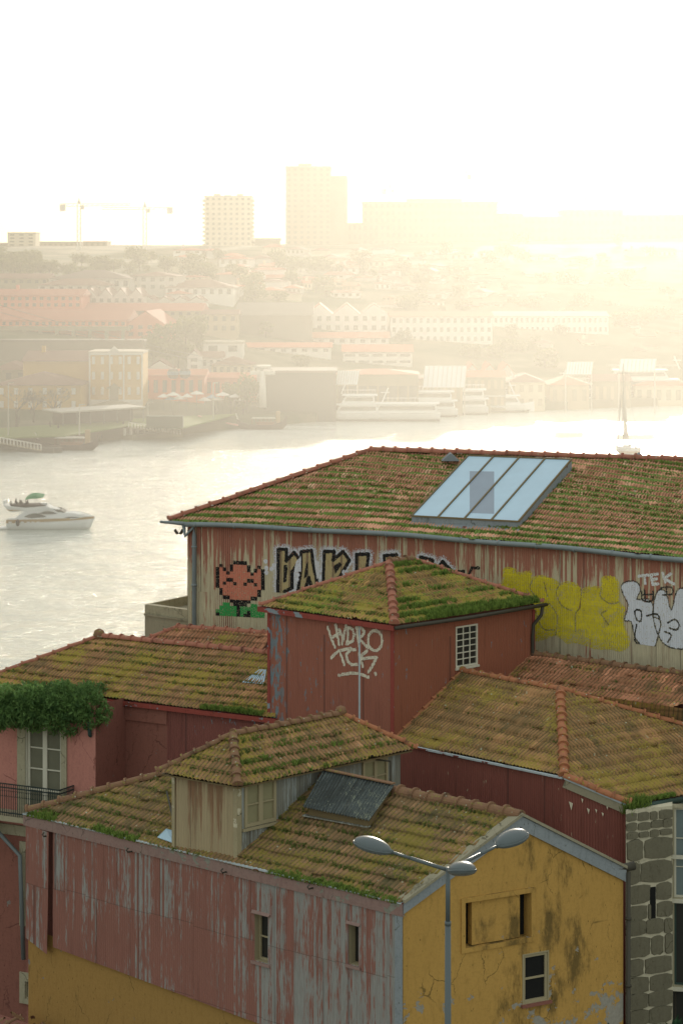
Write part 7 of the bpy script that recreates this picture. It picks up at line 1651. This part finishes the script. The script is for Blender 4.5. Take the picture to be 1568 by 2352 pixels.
mb = MB(); mb.lathe([(.1, -.5), (.25, -.3), (.25, .3), (.1, .5)], 8, (yx(46), -2.15, yz(1197))); mb.build('fender', FM['people'], e)
place(e)
zf_ = yz(1162)
for i, (px, dz, y, lab) in enumerate(((27, 0, -.6, 'person sitting at the stern end of the yacht flybridge'), (38, .3, -.4, 'taller person second from the stern on the yacht flybridge'), (46, .0, .4, 'person in the middle of the group on the yacht flybridge'), (52, .05, -.7, 'person fourth from the stern on the yacht flybridge'), (60, -.1, .3, 'person leaning low beside the yacht flybridge seats'), (65, .1, -.5, 'person nearest the bow on the yacht flybridge'))):
    person((e.location.x + yx(px), e.location.y + y, zf_ - .55 + dz), PT, lab, None, 1.2 + i, 1.1)
# --- sailing boat
Ys = H * F / (1041 - YH); e = empty('sailing_boat', ((1441 - CX) / F * Ys, Ys, 0), 'white sailing boat with tall mast and dark sail on the river at right', 'sailing boat'); k_ = Ys / F
mb = MB(); hull(mb, 58 * k_, 3.0, [(0, .1, 1.7, .7), (.12, .5, 1.5, .05), (.4, .95, 1.25, -.3), (.8, 1, 1.15, -.3), (1, .75, 1.2, .2)], .9); mb.build('hull', FM['boat'], e, True)
mb = MB(); hull(mb, 55 * k_, 2.97, [(0, .1, .5, .3), (.12, .5, .5, .0), (.4, .96, .5, -.35), (.8, 1.01, .5, -.35), (1, .75, .5, .1)], .9); mb.build('waterline_band', FM['tan'], e, True)
mb = MB(); superbox(mb, -16 * k_, 8 * k_, .9, 1.2, 1.75, .5, .2, .85); mb.build('cabin', FM['boat'], e)
mx_ = (1430 - 1441) * k_; ht_ = (1030 - 838) * k_
mb = MB(); mb.tube([(mx_, 0, 1.2), (mx_, 0, 1.2 + ht_)], [.11, .07], 8); mb.tube([(mx_, 0, 2.6), (mx_ + 17 * k_, 0, 2.7)], .09, 6)
for z in (6, 11): mb.bar((mx_ - .1, -.8, z), (mx_ + .1, .8, z), .07)
mb.build('mast', FM['steel'], e)
mb = MB(); P_ = [(mx_ + .12, 2.8), (mx_ + 13.5 * k_, 2.9), (mx_ + 10 * k_, 6), (mx_ + 5 * k_, 11), (mx_ + .15, ht_)]; mb.add([(a, -.03, b) for a, b in P_] + [(a, .12, b) for a, b in P_], [(0,1,2,3,4), (9,8,7,6,5), (0,5,6,1), (1,6,7,2), (2,7,8,3), (3,8,9,4), (4,9,5,0)]); mb.build('sail', FM['pale'], e)
mb = MB(); mb.tube([(mx_, 0, 1 + ht_), (-28 * k_, 0, 1.8)], .04, 4); mb.tube([(mx_, 0, 1 + ht_), (27 * k_, 0, 1.4)], .025, 4); mb.tube([(mx_, 0, 12), (mx_ - .3, 1.3, 1.3)], .025, 4); mb.tube([(mx_ - .4, -.2, ht_ * .7), (-24 * k_, -.2, 1.8)], .07, 5); mb.build('stay', FM['steel'], e)
mb = MB(); mb.box(18 * k_, 20 * k_, -1, 1, 1.2, 2.3); mb.build('pushpit', FM['steel'], e); place(e)
for i, (dx, y, lab, m_) in enumerate(((-18 * k_, 0, 'person standing near the bow of the sailing boat', PS), (4 * k_, -.5, 'person sitting amidships on the sailing boat', PT), (12 * k_, .3, 'person sitting at the stern of the sailing boat', PT), (20 * k_, -.3, 'person at the very back of the sailing boat cockpit', PT))):
    person((e.location.x + dx, e.location.y + y, 1.1), m_, lab, None, 2 + i)
# --- smoke on the quay
# ================================================================== SETTING, SKY, LIGHT, CAMERA
AZ, EL = R(7.2), R(7.8)
SUNV = Vector((math.sin(AZ) * math.cos(EL), math.cos(AZ) * math.cos(EL), math.sin(EL)))
t = NT('water'); p = t.pos()
n1 = t.noise(t.map(p, (.35, .9, 1), rot=(0, 0, .25)), 1.0, 5, .62, .4); n2 = t.noise(t.map(p, (.05, .12, 1), rot=(0, 0, -.2)), 1.0, 4, .6)
t.col(t.mix(n2, S(222, 226, 214), S(236, 240, 228))); t.rough(.2); t.b.inputs['Metallic'].default_value = .5; t.b.inputs['Specular IOR Level'].default_value = .5; t.b.inputs['IOR'].default_value = 1.33
h = t.math('ADD', t.math('MULTIPLY', n1, .55), t.math('MULTIPLY', n2, 1.6)); t.bump(h, 1.0, 1.8)
M['water'] = t.m
mb = MB(); mb.add([(-1500, 95, 0), (1500, 95, 0), (1500, 1200, 0), (-1500, 1200, 0)], [(0,1,2,3)]); o = mb.build('river', M['water']); o['kind'] = 'structure'
gm = mat_plain('ground', S(110, 104, 90), .95)
mb = MB(); nx, ny = 60, 30
mb.add([(-400, -60, 13.98), (400, -60, 13.98), (400, 90, 13.98), (-400, 90, 13.98), (400, 110, -1), (-400, 110, -1)], [(0,1,2,3), (3,2,4,5)]); o = mb.build('ground', gm); o['kind'] = 'structure'
# world
w = bpy.data.worlds.new('World'); sc.world = w; w.use_nodes = True; nt = w.node_tree; nt.nodes.clear()
out = nt.nodes.new('ShaderNodeOutputWorld'); sky = nt.nodes.new('ShaderNodeTexSky'); sky.sky_type = 'NISHITA'; sky.sun_disc = False; sky.sun_elevation = EL; sky.sun_rotation = AZ
sky.air_density = 1.0; sky.dust_density = 2.0; sky.ozone_density = 1.2
bg = nt.nodes.new('ShaderNodeBackground'); bg.inputs[1].default_value = .06; nt.links.new(sky.outputs[0], bg.inputs[0])
tc = nt.nodes.new('ShaderNodeTexCoord'); dt = nt.nodes.new('ShaderNodeVectorMath'); dt.operation = 'DOT_PRODUCT'; nt.links.new(tc.outputs['Generated'], dt.inputs[0]); dt.inputs[1].default_value = SUNV
# thin bright veil of cloud lit by the low sun, wide around it
mr = nt.nodes.new('ShaderNodeMapRange'); mr.interpolation_type = 'SMOOTHSTEP'; mr.inputs[1].default_value = .25; mr.inputs[2].default_value = .99; mr.inputs[3].default_value = VEIL_LO; mr.inputs[4].default_value = VEIL_HI
nt.links.new(dt.outputs['Value'], mr.inputs[0])
b2 = nt.nodes.new('ShaderNodeBackground'); nt.links.new(mr.outputs[0], b2.inputs[1])
cr = nt.nodes.new('ShaderNodeMapRange'); cr.inputs[1].default_value = .3; cr.inputs[2].default_value = .95; nt.links.new(dt.outputs['Value'], cr.inputs[0])
mx = nt.nodes.new('ShaderNodeMix'); mx.data_type = 'RGBA'; mx.inputs[6].default_value = (.95, 1.0, .94, 1); mx.inputs[7].default_value = (1, 1, .985, 1); nt.links.new(cr.outputs[0], mx.inputs[0]); nt.links.new(mx.outputs[2], b2.inputs[0])
ad = nt.nodes.new('ShaderNodeAddShader'); nt.links.new(bg.outputs[0], ad.inputs[0]); nt.links.new(b2.outputs[0], ad.inputs[1]); nt.links.new(ad.outputs[0], out.inputs[0])
# sun
L = bpy.data.lights.new('sun', 'SUN'); L.energy = SUN_E; L.angle = R(.55); L.color = (1, .895, .74)
so = bpy.data.objects.new('sun', L); COL.objects.link(so); so.rotation_euler = (-SUNV).to_track_quat('-Z', 'Y').to_euler(); so.location = (40, 200, 120)
# river haze: a real volume lying over the water and the far bank
if HAZE:
    m = bpy.data.materials.new('haze'); m.use_nodes = True; n = m.node_tree.nodes; n.clear(); oo = n.new('ShaderNodeOutputMaterial')
    vs_ = n.new('ShaderNodeVolumeScatter'); vs_.inputs['Color'].default_value = HAZE_C; vs_.inputs['Density'].default_value = HAZE; vs_.inputs['Anisotropy'].default_value = HAZE_G
    va = n.new('ShaderNodeVolumeAbsorption'); va.inputs['Color'].default_value = (0, 0, 0, 1); va.inputs['Density'].default_value = HAZE_A; ad_ = n.new('ShaderNodeAddShader')
    m.node_tree.links.new(vs_.outputs[0], ad_.inputs[0]); m.node_tree.links.new(va.outputs[0], ad_.inputs[1]); m.node_tree.links.new(ad_.outputs[0], oo.inputs['Volume'])
    mb = MB(); mb.box(-900, 900, 118, HAZE_END, -2, HAZE_TOP); o = mb.build('haze', m); o['kind'] = 'structure'
# camera
cd = bpy.data.cameras.new('camera'); co_ = bpy.data.objects.new('camera', cd); COL.objects.link(co_); sc.camera = co_
co_.location = (0, 0, H); co_.rotation_euler = (R(90), 0, 0); cd.sensor_fit = 'VERTICAL'; cd.sensor_height = 36; cd.lens = F / 2352 * 36; cd.shift_y = (YH - 1176) / 2352; cd.clip_end = 6000; cd.clip_start = .5
cd.dof.use_dof = True; cd.dof.focus_distance = 66; cd.dof.aperture_fstop = 2.6
sc.view_settings.view_transform = 'Standard'; sc.view_settings.look = 'None'; sc.view_settings.exposure = 0; sc.view_settings.gamma = 1
sc.cycles.use_denoising = True
try: sc.cycles.denoiser = 'OPENIMAGEDENOISE'
except Exception: pass
sc.cycles.max_bounces = 6; sc.cycles.diffuse_bounces = 3; sc.cycles.glossy_bounces = 3; sc.cycles.volume_bounces = 0; sc.cycles.transparent_max_bounces = 8
sc.cycles.sample_clamp_indirect = 6
